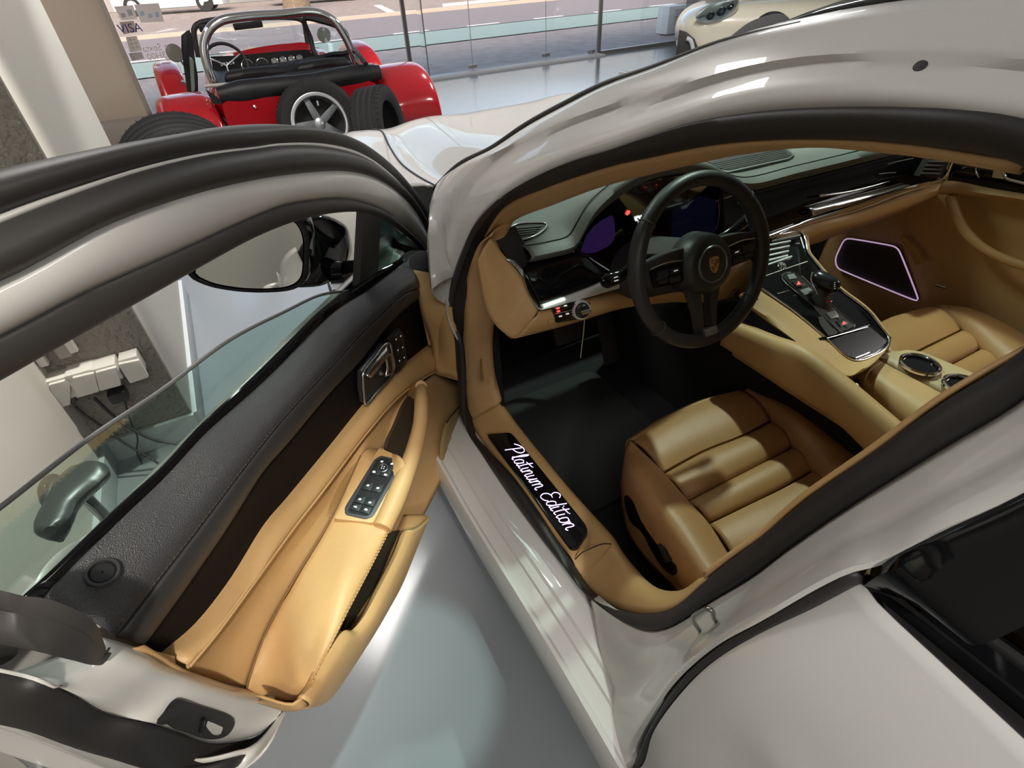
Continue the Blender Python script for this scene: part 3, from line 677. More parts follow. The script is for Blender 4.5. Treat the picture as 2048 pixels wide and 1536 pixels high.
# armrest
AOp = [(757,898),(729,902),(696,968),(656,1050),(588,1163),(530,1272),(494,1378)]
ATp = [(800,915),(790,960),(762,1035),(735,1085),(690,1160),(632,1290),(592,1366)]
ALp = [(818,953),(800,1000),(772,1072),(744,1130),(715,1188),(648,1312),(600,1396)]
AO = spl(DLO([(*p, .035) for p in AOp] + [(497,1396,.030)]), 56)
AT = spl(DLO([(*p, .125) for p in ATp[:-1]] + [(600,1350,.124), (585,1382,.112), (562,1402,.075), (548,1408,.040)]), 56)
AL_ = spl(DLO([(*p, .145) for p in ALp[:-1]] + [(618,1366,.145), (604,1396,.130), (592,1410,.090), (578,1412,.050)]), 56)
AB = AL_ - DN * .05 - upv * .10; AB[-18:] = AL_[-18:] - DN * .04 - upv * np.linspace(.09, .0, 18)[:, None]
loft('armrest', [AO - upv * .03, AO, AO * .7 + AT * .3 + upv * .002, AO * .3 + AT * .7 + upv * .004, AT + upv * .002, AT * .6 + AL_ * .4 + DN * .008 + upv * .004, AT * .25 + AL_ * .75 + DN * .008, AL_, AL_ * .7 + AB * .3 - DN * .0, AB], TAN, front_door, n=56, smooth_rows=False, m=3, thick=.004, tow=tuple(CAM), ang=60)
stitches('armrest_stitching', (AT * .42 + AL_ * .58 + DN * .010 + upv * .003)[12:], .0045, .0025, .0009, STITCH, front_door)
stitches('armrest_stitching', (AT * .30 + AL_ * .70 + DN * .010 + upv * .002)[12:], .0045, .0025, .0009, STITCH, front_door)
tube('armrest_seam', AO[8:] + upv * .0015, .0015, mat('dark_seam_thread', (.22, .12, .045), .8), front_door, n=60, k=6)  # darker line along the armrest seam
# rounded rear end
E0 = spl(DL([(494,1378),(540,1388),(592,1366)], .06) , 14)
# pull handle that runs on from the armrest
hp = [D(838,786,.075), D(842,776,.095), D(843,800,.118), D(840,850,.130), D(828,900,.136), D(812,945,.138), D(790,1000,.138), D(764,1056,.136)]
tube('pull_handle', hp, [.006, .012, .0150, .0160, .0175, .0190, .0205, .019], TAN, front_door, n=60, k=18)
tube('handle_root', [D(842,772,.10), D(836,776,.07), D(824,786,.03)], [.013, .014, .016], TAN, front_door, n=16, k=14)
# flat dark sheet painted in for the shade behind the handle
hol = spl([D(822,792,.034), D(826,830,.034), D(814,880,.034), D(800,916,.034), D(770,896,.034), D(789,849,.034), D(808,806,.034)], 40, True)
slab('hollow_shade', hol, DN, -.004, .004, mat('hollow_shade_brown', (.05, .03, .015), .7), front_door)
# map pocket
PU = spl(DL([(811,1062),(794,1106),(758,1178),(729,1236),(706,1264),(684,1268),(655,1312),(625,1364),(602,1398)], .148), 60)
PBm = spl(DL([(852,1030),(826,1095),(796,1169),(764,1226),(738,1270),(706,1322),(681,1360),(650,1400),(600,1412)], .122), 60)
PBk = PU - DN * .085 - upv * .02
loft('map_pocket', [PU - DN * .012 - upv * .02, PU, PU * .9 + PBm * .1 + DN * .008, PU * .5 + PBm * .5 + DN * .014, PBm, PBm - DN * .06 - upv * .015], TAN, front_door, n=60, smooth_rows=False, m=4, thick=.004, tow=tuple(CAM), ang=60)
# rear end of the pocket and armrest: a rounded tan cap down to the bottom edge
lip = spl(DL([(222,1303),(287,1325),(342,1351),(420,1378),(492,1399),(577,1409)], .028), 40); lip2 = spl(DL([(290,1290),(320,1308),(372,1340),(430,1365),(494,1380),(560,1400)], .04), 40)
loft('panel_rear_edge', [lip - DU * -.004 - DN * .02, lip, lip * .5 + lip2 * .5 + DN * .006, lip2], TAN, front_door, n=40, smooth_rows=False, m=3, thick=.003, tow=tuple(CAM))
slab('inlay_end_trim', [D(p[0], p[1], .03) for p in ((219,1305),(250,1298),(300,1300),(348,1312),(352,1340),(342,1352),(287,1326))], DN, -.012, .002, TAN, front_door, bevel=.002)
pe = np.array([PU[-1], PU[-1] * .5 + PBm[-1] * .5 + DN * .012, PBm[-1]])
loft('pocket_end', [pe, pe + DU * .010 - DN * .008, pe + DU * .012 - DN * .07], TAN, front_door, n=12, m=3, thick=.003, tow=tuple(CAM), ang=60)
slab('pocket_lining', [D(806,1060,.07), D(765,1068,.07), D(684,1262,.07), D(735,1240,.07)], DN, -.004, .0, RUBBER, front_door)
# loudspeaker grille with bright trim at the front lower corner
spk = spl(DL([(941,788),(914,818),(892,848),(882,896),(884,950),(896,990),(915,930),(938,870)], .058), 50, True)
slab('speaker_grille', spk, DN, -.004, .008, mat('tan_grille', (.36, .25, .10), .6, bump=('voronoi', 1200, .7, .002)), front_door, bevel=.003)
tube('speaker_trim', DL([(941,788),(928,802),(914,818),(902,832),(892,848)], .068), .0020, CHROME, front_door, n=30, k=8)

# --- window switch panel on the armrest
p0, p1, p2 = AO[14], AT[14], AO[30]
SN = np.cross(p1 - p0, p2 - p0); SN /= np.linalg.norm(SN)
if SN[2] < 0: SN = -SN
def S(px, py): return onp(px, py, p0 + SN * .012, SN)
def SC_(cx_, cy_): return S(640 + cx_ / 6.98, 860 + cy_ / 6.98)
sw_out = rnd([SC_(850,365), SC_(1110,425), SC_(1140,500), SC_(745,1215), SC_(640,1255), SC_(350,1190), SC_(345,1090), SC_(760,420)], .006, 5)
cap = rnd([SC_(830,250), SC_(1140,385), SC_(1150,520), SC_(740,1300), SC_(210,1240), SC_(200,1215)], .004, 4)
slab('switch_plinth', cap, SN, -.02, .001, TAN, front_door, bevel=.003)
sw = slab('switch_panel', sw_out, SN, -.006, .0035, mat('grey_switch_frame', (.05, .05, .055), .4), front_door, bevel=.0015)
def quad(a, b, c, d, m=.0): return [SC_(*a), SC_(*b), SC_(*c), SC_(*d)]
slab('switch_bed', rnd([SC_(870,400), SC_(1080,450), SC_(1090,520), SC_(700,1200), SC_(640,1215), SC_(400,1165), SC_(410,1110), SC_(800,430)], .004), SN, .0, .0042, BTN, sw)
# rows of keys: corners in the crop's own grid, interpolated along the long side
def along(t):  # left and right rails
    l = np.array([808, 440]) * (1 - t) + np.array([392, 1130]) * t
    r = np.array([1075, 480]) * (1 - t) + np.array([690, 1210]) * t
    return l, r
def key(name, t0, t1, u0, u1, h, m=BTN, tilt=0):
    (l0, r0), (l1, r1) = along(t0), along(t1)
    q = [l0 + (r0 - l0) * u0, l0 + (r0 - l0) * u1, l1 + (r1 - l1) * u1, l1 + (r1 - l1) * u0]
    return slab(name, rnd([SC_(*x) for x in q], .0012, 3), SN, .003, h, m, sw, bevel=.0008)
def glyph(t, u, k=0):
    l, r = along(t); c = l + (r - l) * u; c = SC_(*c)
    ex = SC_(*(l + (r - l) * .6)) - SC_(*(l + (r - l) * .4)); ex /= np.linalg.norm(ex); ey = np.cross(SN, ex)
    w = .0030
    if k == 0: pts = [(-1, -.6), (1, -.6), (1, .3), (.3, .8), (-.6, .8), (-1, .2)]
    elif k == 1: pts = [(-1, -.4), (-.4, .7), (.8, .7), (1, 0), (.4, -.6)]
    else: pts = [(-1.1, -.5), (.9, -.7), (1.2, .1), (.2, .1), (.4, .9), (-.3, .3), (-1.1, .2)]
    slab('key_symbol', [c + ex * a_ * w + ey * b_ * w for a_, b_ in pts], SN, .0068, .0074, ICON, sw)
for t0, t1 in ((.02, .28),):
    for u0, u1 in ((.03, .49), (.51, .97)): key('mirror_key', t0, t1, u0, u1, .0062)
for t0, t1 in ((.42, .58), (.70, .84), (.85, .985)):
    for u0, u1 in ((.03, .49), (.51, .97)): key('window_key', t0, t1, u0, u1, .0066)
for t0, t1 in ((.29, .415), (.59, .69)): key('finger_hollow', t0, t1, .03, .97, .0038, GLOSSBLK)
l, r = along(.13); cc = SC_(*(l + (r - l) * .48))
lathe('mirror_pad', [(.001, .0078), (.0075, .0075), (.0085, .0066), (.0086, .005)], tuple(cc), tuple(SN), BTN, sw, k=28)
lathe('mirror_pad_ring', [(.0086, .0066), (.0092, .0072), (.0099, .0070), (.010, .005)], tuple(cc), tuple(SN), SATIN, sw, k=28)
ex = SC_(*(l + (r - l) * .6)) - SC_(*(l + (r - l) * .4)); ex /= np.linalg.norm(ex); ey = np.cross(SN, ex)
for a_ in (45, 135, 225, 315):
    d_ = ex * math.cos(math.radians(a_)) + ey * math.sin(math.radians(a_)); t_ = np.cross(SN, d_)
    slab('pad_symbol', [cc + d_ * .0046, cc + d_ * .003 + t_ * .0012, cc + d_ * .002, cc + d_ * .003 - t_ * .0012], SN, .0076, .0084, ICON, sw)
for t, u, k in ((.025, .26, 1), (.04, .80, 1), (.235, .18, 0), (.25, .78, 0), (.50, .26, 1), (.51, .76, 1), (.775, .26, 1), (.79, .76, 1), (.92, .26, 2), (.925, .76, 0)): glyph(t, u, k)

# --- inner door release and memory keys on the inlay
def HL(px, py, o=.022): return D(px, py, o)
def R6(cx_, cy_, o=.022): return D(500 + cx_ / 2.56, 400 + cy_ / 2.56, o)
slab('release_cup', rnd([R6(575,880), R6(690,735), R6(720,745), R6(740,870), R6(590,1045), R6(578,960)], .006, 4), DN, -.012, .0, mat('satin_cup', (.10, .10, .105), .25, metal=.7), front_door)
tube('release_surround', [R6(580,885,.026), R6(640,805,.027), R6(690,742,.027), R6(716,740,.028), R6(728,790,.028), R6(738,860,.028), R6(720,905,.027), R6(650,985,.027), R6(592,1045,.026), R6(582,990,.026), R6(578,930,.026)], .0032, SATIN, front_door, n=80, k=10, closed=True)
loft('door_release', [[R6(585,890,.030), R6(640,815,.032), R6(700,745,.032)], [R6(600,900,.038), R6(655,830,.040), R6(708,770,.040)], [R6(620,915,.034), R6(670,850,.036), R6(712,800,.036)]], SATIN, front_door, n=16, m=4, thick=.003, tow=tuple(CAM))
lathe('release_peg', [(.001, .006), (.004, .005), (.005, .0)], tuple(R6(668, 888, .026)), tuple(DN), SATIN, front_door, k=16)
loft('release_blade', [[R6(690,800,.030), R6(700,860,.03), R6(694,905,.03)], [R6(715,790,.034), R6(728,850,.034), R6(722,895,.034)], [R6(735,780,.028), R6(742,860,.028), R6(738,880,.028)]], SATIN, front_door, n=12, m=3, thick=.002, tow=tuple(CAM))
mk = slab('memory_keys', rnd([R6(705,710), R6(760,655), R6(780,690), R6(798,830), R6(745,885), R6(740,800)], .005, 4), DN, -.004, .004, BTN, front_door, bevel=.0015)
for q in ([(722,702),(742,682),(748,722),(730,742)], [(748,678),(764,664),(772,712),(754,726)], [(732,752),(752,732),(756,782),(740,802)], [(758,736),(774,722),(782,768),(764,786)], [(742,812),(758,792),(764,832),(748,852)], [(766,792),(784,776),(790,818),(772,834)]):
    k_ = slab('memory_key', [R6(*x) for x in q], DN, .003, .0058, BTN, mk, bevel=.0008)
    c_ = np.mean([R6(*x) for x in q], 0)
    slab('memory_symbol', [c_ - DU * .002 - upv * .001, c_ + DU * .002 - upv * .001, c_ + DU * .002 + upv * .001, c_ - DU * .002 + upv * .001], DN, .0056, .0064, ICON, mk)
# --- exterior mirror, outside the glass
def Mp(px, py, o=-.20): return D(px, py, o)
mirror = part('door_mirror', car)
mpx = [(392,545),(420,562),(470,573),(530,576),(580,570),(600,555),(606,510),(604,470),(590,445),(560,435),(510,445),(450,480),(405,520)]
mc = np.mean([Mp(*p) for p in mpx], 0)
MN = np.array([-.378, -.917, .122]); MN /= np.linalg.norm(MN)
mg = spl([onp(*p, mc, MN) for p in mpx], 60, True); mc = mg.mean(0)
slab('mirror_glass', mg, MN, -.004, .002, MIRROR, mirror)
hs = [mc + (mg - mc) * 1.03 + MN * .003, mc + (mg - mc) * 1.10 + MN * .004, mc + (mg - mc) * 1.14 - MN * .012, mc + (mg - mc) * 1.12 - MN * .05, mc + (mg - mc) * .95 - MN * .09, mc + (mg - mc) * .55 - MN * .12, mc + (mg - mc) * .05 - MN * .13]
loft('mirror_housing', hs, GLOSSBLK, mirror, n=60, closed=True, smooth_rows=False, m=3, tow=tuple(mc + MN * 3), thick=.002)
sh = [Mp(604,440), Mp(640,430), Mp(685,448), Mp(700,480), Mp(690,520), Mp(660,560), Mp(615,575)]
loft('mirror_shell', [spl([Mp(603,445,-.195), Mp(608,510,-.195), Mp(600,575,-.195)], 16), spl([Mp(640,430,-.185), Mp(650,500,-.175), Mp(640,572,-.18)], 16), spl([Mp(690,450,-.19), Mp(692,500,-.185), Mp(680,552,-.185)], 16), spl([Mp(702,478,-.23), Mp(704,500,-.23), Mp(696,530,-.23)], 16)], GLOSSBLK, mirror, n=16, m=5, thick=.004, tow=tuple(CAM), smooth_rows=False)
tube('mirror_foot', [Mp(660,545,-.19), Mp(690,545,-.16), Mp(722,540,-.11), Mp(745,545,-.08)], [.03, .028, .024, .022], GLOSSBLK, mirror, n=24, k=16)
tube('mirror_foot_rib', [Mp(668,590,-.16), Mp(690,585,-.14), Mp(715,572,-.11)], [.012, .014, .014], SOFTBLK, mirror, n=16)

# ================================================================== CABIN
def YL(l): return [Y(*a) for a in l]
upv = np.array([0, 0, 1.])
# --- tan lining round the opening
LI = XL([(985,470,-.70),(1032,437,-.665),(1100,410,-.64),(1189,376,-.615),(1300,345,-.60),(1404,321,-.592),(1520,298,-.59),(1629,288,-.59),(1775,299,-.595),(1870,310,-.60),(2048,340,-.605)])
l0 = spl(XL([(965,474,-.735),(1001,417,-.715),(1087,376,-.69),(1155,352,-.675),(1223,331,-.66),(1300,314,-.645),(1409,292,-.635),(1519,281,-.63),(1665,279,-.625),(1811,288,-.625),(1957,310,-.63),(2048,325,-.63)]), 50) + np.array([.004, 0, 0]); l1 = spl(LI, 50)
loft('pillar_lining', [l0, l0 * .5 + l1 * .5 + np.array([-.006, 0, 0]), l1, l1 + np.array([.05, .02, .03])], TAN, car, n=50, smooth_rows=False, m=3, thick=.003, tow=tuple(CAM), ang=60)
bi = spl(XL([(2048,697,-.62),(1888,789,-.645),(1750,890,-.668),(1596,998,-.69),(1518,1066,-.705),(1462,1106,-.715),(1405,1150,-.725)]) , 40)
bo = spl(XL([(2048,705,-.645),(1888,798,-.67),(1757,897,-.69),(1603,1004,-.71),(1523,1074,-.725),(1468,1113,-.735),(1410,1158,-.745)]), 40) + np.array([.004, 0, 0])
loft('centre_pillar_lining', [bo, bi, bi + np.array([.03, -.05, 0])], TAN, car, n=40, smooth_rows=False, thick=.003, tow=tuple(CAM), ang=60)
# lower front post and sill trim, one tan moulding
la = XL([(985,470,-.735),(960,490,-.748),(941,530,-.757),(931,575,-.762),(928,640,-.768),(926,700,-.77),(930,770,-.772),(938,845,-.773)])
lb = XL([(1028,440,-.66),(1004,490,-.69),(992,545,-.70),(992,610,-.70),(984,666,-.70),(983,707,-.70),(988,758,-.70),(1001,806,-.70)])
a, b = spl(la, 50), spl(lb, 50)
loft('front_post_trim', [a, a * .6 + b * .4 + np.array([-.012, 0, 0]), a * .25 + b * .75 + np.array([-.010, 0, 0]), b, b + np.array([.03, .05, 0])], TAN, car, n=50, smooth_rows=False, m=3, thick=.003, tow=tuple(CAM), ang=60)
slab('fuse_cover_line', [X(966,715,-.745), X(971,712,-.745), X(975,755,-.745), X(968,760,-.745)], (-1, -.3, 0), -.004, .012, TAN, car, bevel=.002)
sa = XL([(938,840,-.775),(962,881,-.775),(1031,958,-.775),(1079,1025,-.775),(1117,1083,-.775),(1146,1121,-.775),(1160,1154,-.775),(1199,1198,-.77),(1237,1217,-.765),(1285,1227,-.76),(1347,1214,-.755),(1412,1158,-.745)])
sb = ZL([(1001,806,.45),(1029,845,.425),(1076,904,.42),(1134,974,.42),(1190,1036,.42),(1222,1072,.42),(1245,1108,.425),(1290,1158,.43),(1320,1179,.44),(1361,1182,.46),(1395,1160,.49)])
a, b = spl(sa, 60), spl(sb, 60)
sill_trim = loft('sill_trim', [a, a * .85 + b * .15 + upv * .006, a * .5 + b * .5 + upv * .006, a * .15 + b * .85 + upv * .006, b, b + np.array([.012, 0, -.02]), b + np.array([.015, 0, -.16])], mat('tan_moulding', (.45, .27, .11), .55, bump=('noise', 900, .2, .0008)), car, n=60, smooth_rows=False, m=3, thick=.003, tow=(-.9, .6, 3), ang=60)
tube('trim_joint', [p + upv * .004 for p in ZL([(1150,1121,.40),(1163,1108,.415),(1181,1099,.424),(1205,1090,.428),(1222,1090,.424)])], .0014, mat('dark_joint_line', (.04, .022, .01), .8), sill_trim, n=24, k=6)  # dark line along the trim joint
# scuff plate with lit script
i0 = 22
PN = np.cross(b[i0] - a[i0], a[30] - a[14]); PN /= np.linalg.norm(PN)
if PN[2] < 0: PN = -PN
pp0 = a[i0] * .5 + b[i0] * .5 + upv * .010
def PL(px, py): return onp(px, py, pp0, PN)
def P7(cx_, cy_): return PL(950 + cx_ / 5.485, 840 + cy_ / 5.485)
plate = slab('scuff_plate', rnd([P7(135,160), P7(390,140), P7(445,195), P7(1215,1150), P7(1240,1225), P7(1120,1405), P7(1040,1405)], [.008, .012, .01, .01, .012, .012, .012], 5), PN, -.012, .002, GLOSSBLK, sill_trim, bevel=.0015)
# script strokes, drawn in a unit box: x along the plate, y across, italic slant added
GL = {
 'P': (.95, [[(.05,.0),(.22,.55),(.36,1.0)], [(-.28,.78),(.05,.98),(.45,1.08),(.80,1.0),(.86,.78),(.62,.56),(.25,.46)]]),
 'l': (.38, [[(.0,.10),(.16,.45),(.34,.98),(.30,1.08),(.20,.95),(.10,.35),(.16,.02),(.32,.06)]]),
 'a': (.55, [[(.46,.48),(.24,.56),(.04,.36),(.04,.08),(.22,.0),(.44,.30),(.48,.52),(.42,.10),(.52,.0),(.62,.10)]]),
 't': (.40, [[(.22,.95),(.10,.35),(.14,.03),(.34,.06)], [(-.06,.66),(.20,.70),(.52,.74)]]),
 'i': (.26, [[(.06,.54),(.02,.14),(.10,.0),(.26,.08)], [(.14,.76),(.17,.80)]]),
 'n': (.56, [[(.02,.52),(.0,.0)], [(.0,.22),(.18,.52),(.34,.54),(.36,.38),(.34,.10),(.42,.0),(.56,.08)]]),
 'u': (.56, [[(.04,.52),(.0,.16),(.10,.0),(.26,.06),(.40,.40),(.44,.54),(.38,.12),(.46,.0),(.58,.08)]]),
 'm': (.86, [[(.02,.52),(.0,.0)], [(.0,.22),(.16,.52),(.30,.52),(.30,.0)], [(.30,.22),(.46,.52),(.62,.54),(.64,.36),(.62,.08),(.72,.0),(.84,.08)]]),
 'E': (.80, [[(.80,.90),(.62,1.04),(.36,1.02),(.22,.82),(.34,.62),(.58,.56)], [(.40,.60),(.12,.48),(.02,.22),(.20,.0),(.52,.02),(.78,.22)]]),
 'd': (.56, [[(.42,.46),(.20,.54),(.02,.34),(.04,.06),(.20,.0),(.40,.26),(.62,1.04)], [(.62,1.04),(.44,.30),(.44,.02),(.60,.06)]]),
 'o': (.50, [[(.36,.50),(.14,.52),(.02,.30),(.06,.04),(.24,.0),(.42,.20),(.42,.42),(.30,.52),(.50,.46)]]),
}
A0, A1 = P7(330, 330), P7(1015, 1225)                         # baseline start / end
ldir = (A1 - A0) / np.linalg.norm(A1 - A0); lup = np.cross(PN, ldir)
if np.dot(lup, P7(560, 320) - P7(440, 420)) < 0: lup = -lup
txt = 'Platinum Edition'
adv = [(.42 if ch == ' ' else GL[ch][0] + .04) for ch in txt]
scale = np.linalg.norm(A1 - A0) / sum(adv); H = scale * 1.18
xpos = 0.0
lettering = part('lit_script', sill_trim)
for ch, w in zip(txt, adv):
    if ch != ' ':
        bm = bmesh.new()
        for st_ in GL[ch][1]:
            pts = []
            for gx, gy in st_:
                pts.append(A0 + ldir * ((xpos + gx + .30 * gy) * scale) + lup * (gy * H - .001) + PN * .0028)
            q = spl(pts, max(6, 8 * len(pts)))
            tube('', q, .00105, None, bm=bm, k=6, raw=True)
        finish(bm, 'letter', LIT, lettering)
    xpos += w
# --- floor, bulkhead, tunnel
box('cabin_carpet', (.02, .45, .235), (1.50, 1.95, .03), CARPET, car)
loft('bulkhead', [[(-.70, 1.42, .24), (.05, 1.45, .24), (.80, 1.42, .24)], [(-.70, 1.50, .50), (.05, 1.5, .50), (.80, 1.50, .50)], [(-.70, 1.40, .80), (.05, 1.42, .80), (.80, 1.40, .80)]], CARPET, car, n=16, m=3, thick=.02, tow=(0, 0, .6))
slab('floor_mat', rnd([(-.63, .72, .252), (-.22, .72, .252), (-.22, 1.25, .252), (-.63, 1.25, .252)], .05), (0, 0, 1), 0, .008, mat('black_mat', (.016, .017, .017), .8, bump=('noise', 1500, .7, .003)), car, bevel=.003)
ped = part('pedals', car)
slab('brake_pedal', rnd([(-.41, 1.20, .46), (-.30, 1.20, .46), (-.30, 1.23, .52), (-.41, 1.23, .52)], .012), (0, -.9, .45), 0, .01, SOFTBLK, ped, bevel=.003)
slab('accelerator_pedal', rnd([(-.22, 1.18, .32), (-.16, 1.18, .32), (-.16, 1.25, .50), (-.22, 1.25, .50)], .012), (0, -.9, .35), 0, .01, SOFTBLK, ped, bevel=.003)
tube('brake_arm', [(-.355, 1.23, .50), (-.355, 1.30, .62), (-.355, 1.34, .75)], .012, SOFTBLK, ped, n=12)
loft('outer_kick_panel', [[(-.69, 1.05, .42), (-.68, 1.2, .42), (-.66, 1.42, .42)], [(-.69, 1.05, .25), (-.68, 1.2, .25), (-.66, 1.42, .25)]], CARPET, car, n=10, thick=.01)
loft('outer_kick_upper', [[(-.69, 1.06, .74), (-.68, 1.2, .76), (-.66, 1.42, .80)], [(-.69, 1.05, .42), (-.68, 1.2, .42), (-.66, 1.42, .42)]], CARPET, car, n=10, thick=.01)

# --- dashboard
FE_L = YL([(1063,522,.93),(1110,513,.93),(1150,500,.93),(1166,475,.93),(1190,437,.93),(1238,394,.93),(1292,362,.93),(1336,348,.93),(1385,343,.93),(1430,352,.93),(1470,374,.935),(1507,379,.94),(1595,357,.935),(1693,333,.92),(1790,309,.885),(1850,297,.85)])
f = spl(FE_L, 110)
far = []; midr = []
for p in f:
    t = (p[0] + .62) / 1.3
    ymid = 1.13 - .06 * (2 * t - 1) ** 2
    zm = .962 + .022 * math.exp(-((p[0] + .30) / .16) ** 2) - .035 * max(0, (-p[0] - .42) / .25) - .02 * max(0, (p[0] - .45) / .3)
    midr.append((p[0] + .01, ymid, zm)); far.append((p[0] * 1.06 + .0, 1.33 - .07 * (2 * t - 1) ** 2, .925))
midr, far = np.array(midr), np.array(far)
q1 = f + np.array([0, .028, .024]); q2 = f * .55 + midr * .45 + upv * (.018)
dash = loft('dashboard', [f + np.array([0, .02, -.012]), f, f + np.array([0, -.004, .010]), f + np.array([0, .010, .021]), q1, q2, midr, far], DASHLEATHER, car, n=110, smooth_rows=False, m=3, thick=.004, tow=(-.6, .3, 2.2), ang=70)
tube('dash_seam', q1 + upv * .001, .0012, mat('dash_thread', (.02, .022, .022), .9), dash, n=110, k=6)
# demister slot in the top
def VZ(cx_, cy_, z=.984): return Z(1400 + cx_ / 3.0725, 250 + cy_ / 3.0725, z)
vt = slab('demister_frame', rnd([VZ(-8,240), VZ(385,128), VZ(530,128), VZ(585,180), VZ(550,205), VZ(170,290)], .008, 4), (0, 0, 1), -.02, .0, DASHLEATHER, dash, bevel=.004)
slab('demister_slot', rnd([VZ(15,238,.985), VZ(390,137,.985), VZ(520,145,.985), VZ(566,180,.985), VZ(545,196,.985), VZ(172,278,.985)], .006, 4), (0, 0, 1), -.006, .0008, RUBBER, dash)
for t in np.linspace(.16, .84, 5):
    a_ = np.array([15, 238]) * (1 - t) + np.array([172, 278]) * t; b_ = np.array([505, 140]) * (1 - t) + np.array([552, 192]) * t
    tube('demister_slat', [VZ(*a_, .9866), VZ(*(a_ * .5 + b_ * .5), .9866), VZ(*b_, .9866)], .0011, DASHLEATHER, dash, n=6, k=6)
# left air vent
def VL(cx_, cy_, z=.955): return Z(950 + cx_ / 2.926, 280 + cy_ / 2.926, z)
lv = slab('side_vent', spl([VL(205,525), VL(240,495), VL(330,484), VL(418,490), VL(370,550), VL(300,578), VL(258,582)], 40, True), (0, -.25, 1), -.03, .001, RUBBER, dash)
tube('vent_rim', spl([VL(205,525,.958), VL(240,495,.958), VL(330,484,.958), VL(418,490,.958), VL(370,550,.958), VL(300,578,.958), VL(258,582,.958)], 50, True), .0022, SATIN, lv, n=60, k=8, closed=True)
for t in (.2, .38, .56, .74):
    a_ = np.array([225, 505]) * (1 - t) + np.array([265, 575]) * t; b_ = np.array([400, 490]) * (1 - t) + np.array([330, 565]) * t
    tube('vent_slat', [VL(*a_, .9575), VL(*b_, .9575)], .0022, DASHLEATHER, lv, n=4, k=6)
# black fascia, passenger side
ST = spl(YL([(1440,500,.905),(1533,469,.905),(1621,437,.905),(1693,402,.898),(1758,384,.878),(1823,366,.848),(1895,350,.80)]), 60)
FT = spl(YL([(1440,385,.95),(1507,381,.95),(1595,359,.945),(1693,335,.93),(1790,311,.895),(1870,294,.845)]), 60)
loft('fascia_inlay', [FT + upv * .01, FT, FT * .7 + ST * .3 + np.array([0, -.004, 0]), FT * .3 + ST * .7 + np.array([0, -.006, 0]), ST, ST - upv * .01], GLOSSBLK, dash, n=60, smooth_rows=False, m=3, thick=.003, tow=(-.5, 0, 1.3))
tube('fascia_line', YL([(1776,328,.872),(1800,322,.862),(1826,317,.853)]), .0013, SATIN, dash, n=8, k=6)
tube('fascia_line', YL([(1758,348,.872),(1776,346,.868),(1792,345,.858)]), .0013, SATIN, dash, n=8, k=6)
loft('fascia_blade', [YL([(1640,390,.90),(1700,380,.89),(1760,366,.875)]), YL([(1640,394,.898),(1700,386,.885),(1780,362,.865)])], SATIN, dash, n=10, thick=.001)
# bright strip
SB_ = spl(YL([(1520,480,.898),(1535,476,.898),(1628,446,.898),(1725,419,.878),(1823,384,.842),(1886,366,.80)]), 60)
ST1 = spl(YL([(1520,473,.90),(1533,469,.90),(1621,438,.90),(1700,413,.885),(1823,371,.845),(1888,357,.80)]), 60)
loft('bright_strip', [ST1 + np.array([0, .01, 0]), ST1, ST1 * .5 + SB_ * .5 + np.array([0, -.004, 0]), SB_, SB_ + np.array([0, .01, 0])], CHROME, dash, n=60, smooth_rows=False, m=2, thick=.002, tow=(-.5, 0, 1.3))
b1 = spl(YL([(1621,418,.892),(1693,400,.884),(1758,383,.866),(1815,367,.842)]), 40); b2 = spl(YL([(1623,434,.889),(1700,408,.880),(1764,388,.862),(1818,372,.838)]), 40)
loft('bright_bar', [b1 + np.array([0, .012, 0]), b1, b1 * .5 + b2 * .5 + np.array([0, -.006, 0]), b2, b2 + np.array([0, .012, 0])], SATIN, dash, n=40, smooth_rows=False, m=2, thick=.002, tow=(-.5, 0, 1.3), ends=True)
loft('lower_dash_roll', [SB_ + np.array([0, .004, 0]), spl(YL([(1560,475,.888),(1640,450,.885),(1725,427,.868),(1823,392,.830),(1878,376,.800)]), 60), spl(YL([(1590,480,.880),(1640,463,.880),(1730,440,.862),(1800,415,.835),(1876,386,.80)]), 60), spl(YL([(1605,487,.895),(1640,476,.90),(1693,459,.89),(1790,427,.86),(1875,394,.825)]), 60), spl(YL([(1605,495,.95),(1640,484,.96),(1693,464,.95),(1790,432,.92),(1875,400,.88)]), 60)], TAN, dash, n=60, smooth_rows=False, m=3, thick=.003, tow=(-.5, 0, 1.2))
# far end vent and its bright bracket
slab('end_vent', [Y(1838,352,.812), Y(1858,318,.812), Y(1900,318,.80), Y(1882,356,.80)], (-.3, -.9, .2), -.02, .002, RUBBER, dash)
for t in (.15, .38, .61, .84):
    tube('end_vent_slat', [Y(1858 - 20 * t, 318 + 34 * t, .806), Y(1893 - 15 * t, 319 + 34 * t, .796)], .0026, SOFTBLK, dash, n=4, k=6)
tube('end_bracket', [Y(1910,312,.785), Y(1902,330,.788), Y(1893,350,.79), Y(1884,358,.795), Y(1862,364,.812)], .0045, CHROME, dash, n=30, k=8)
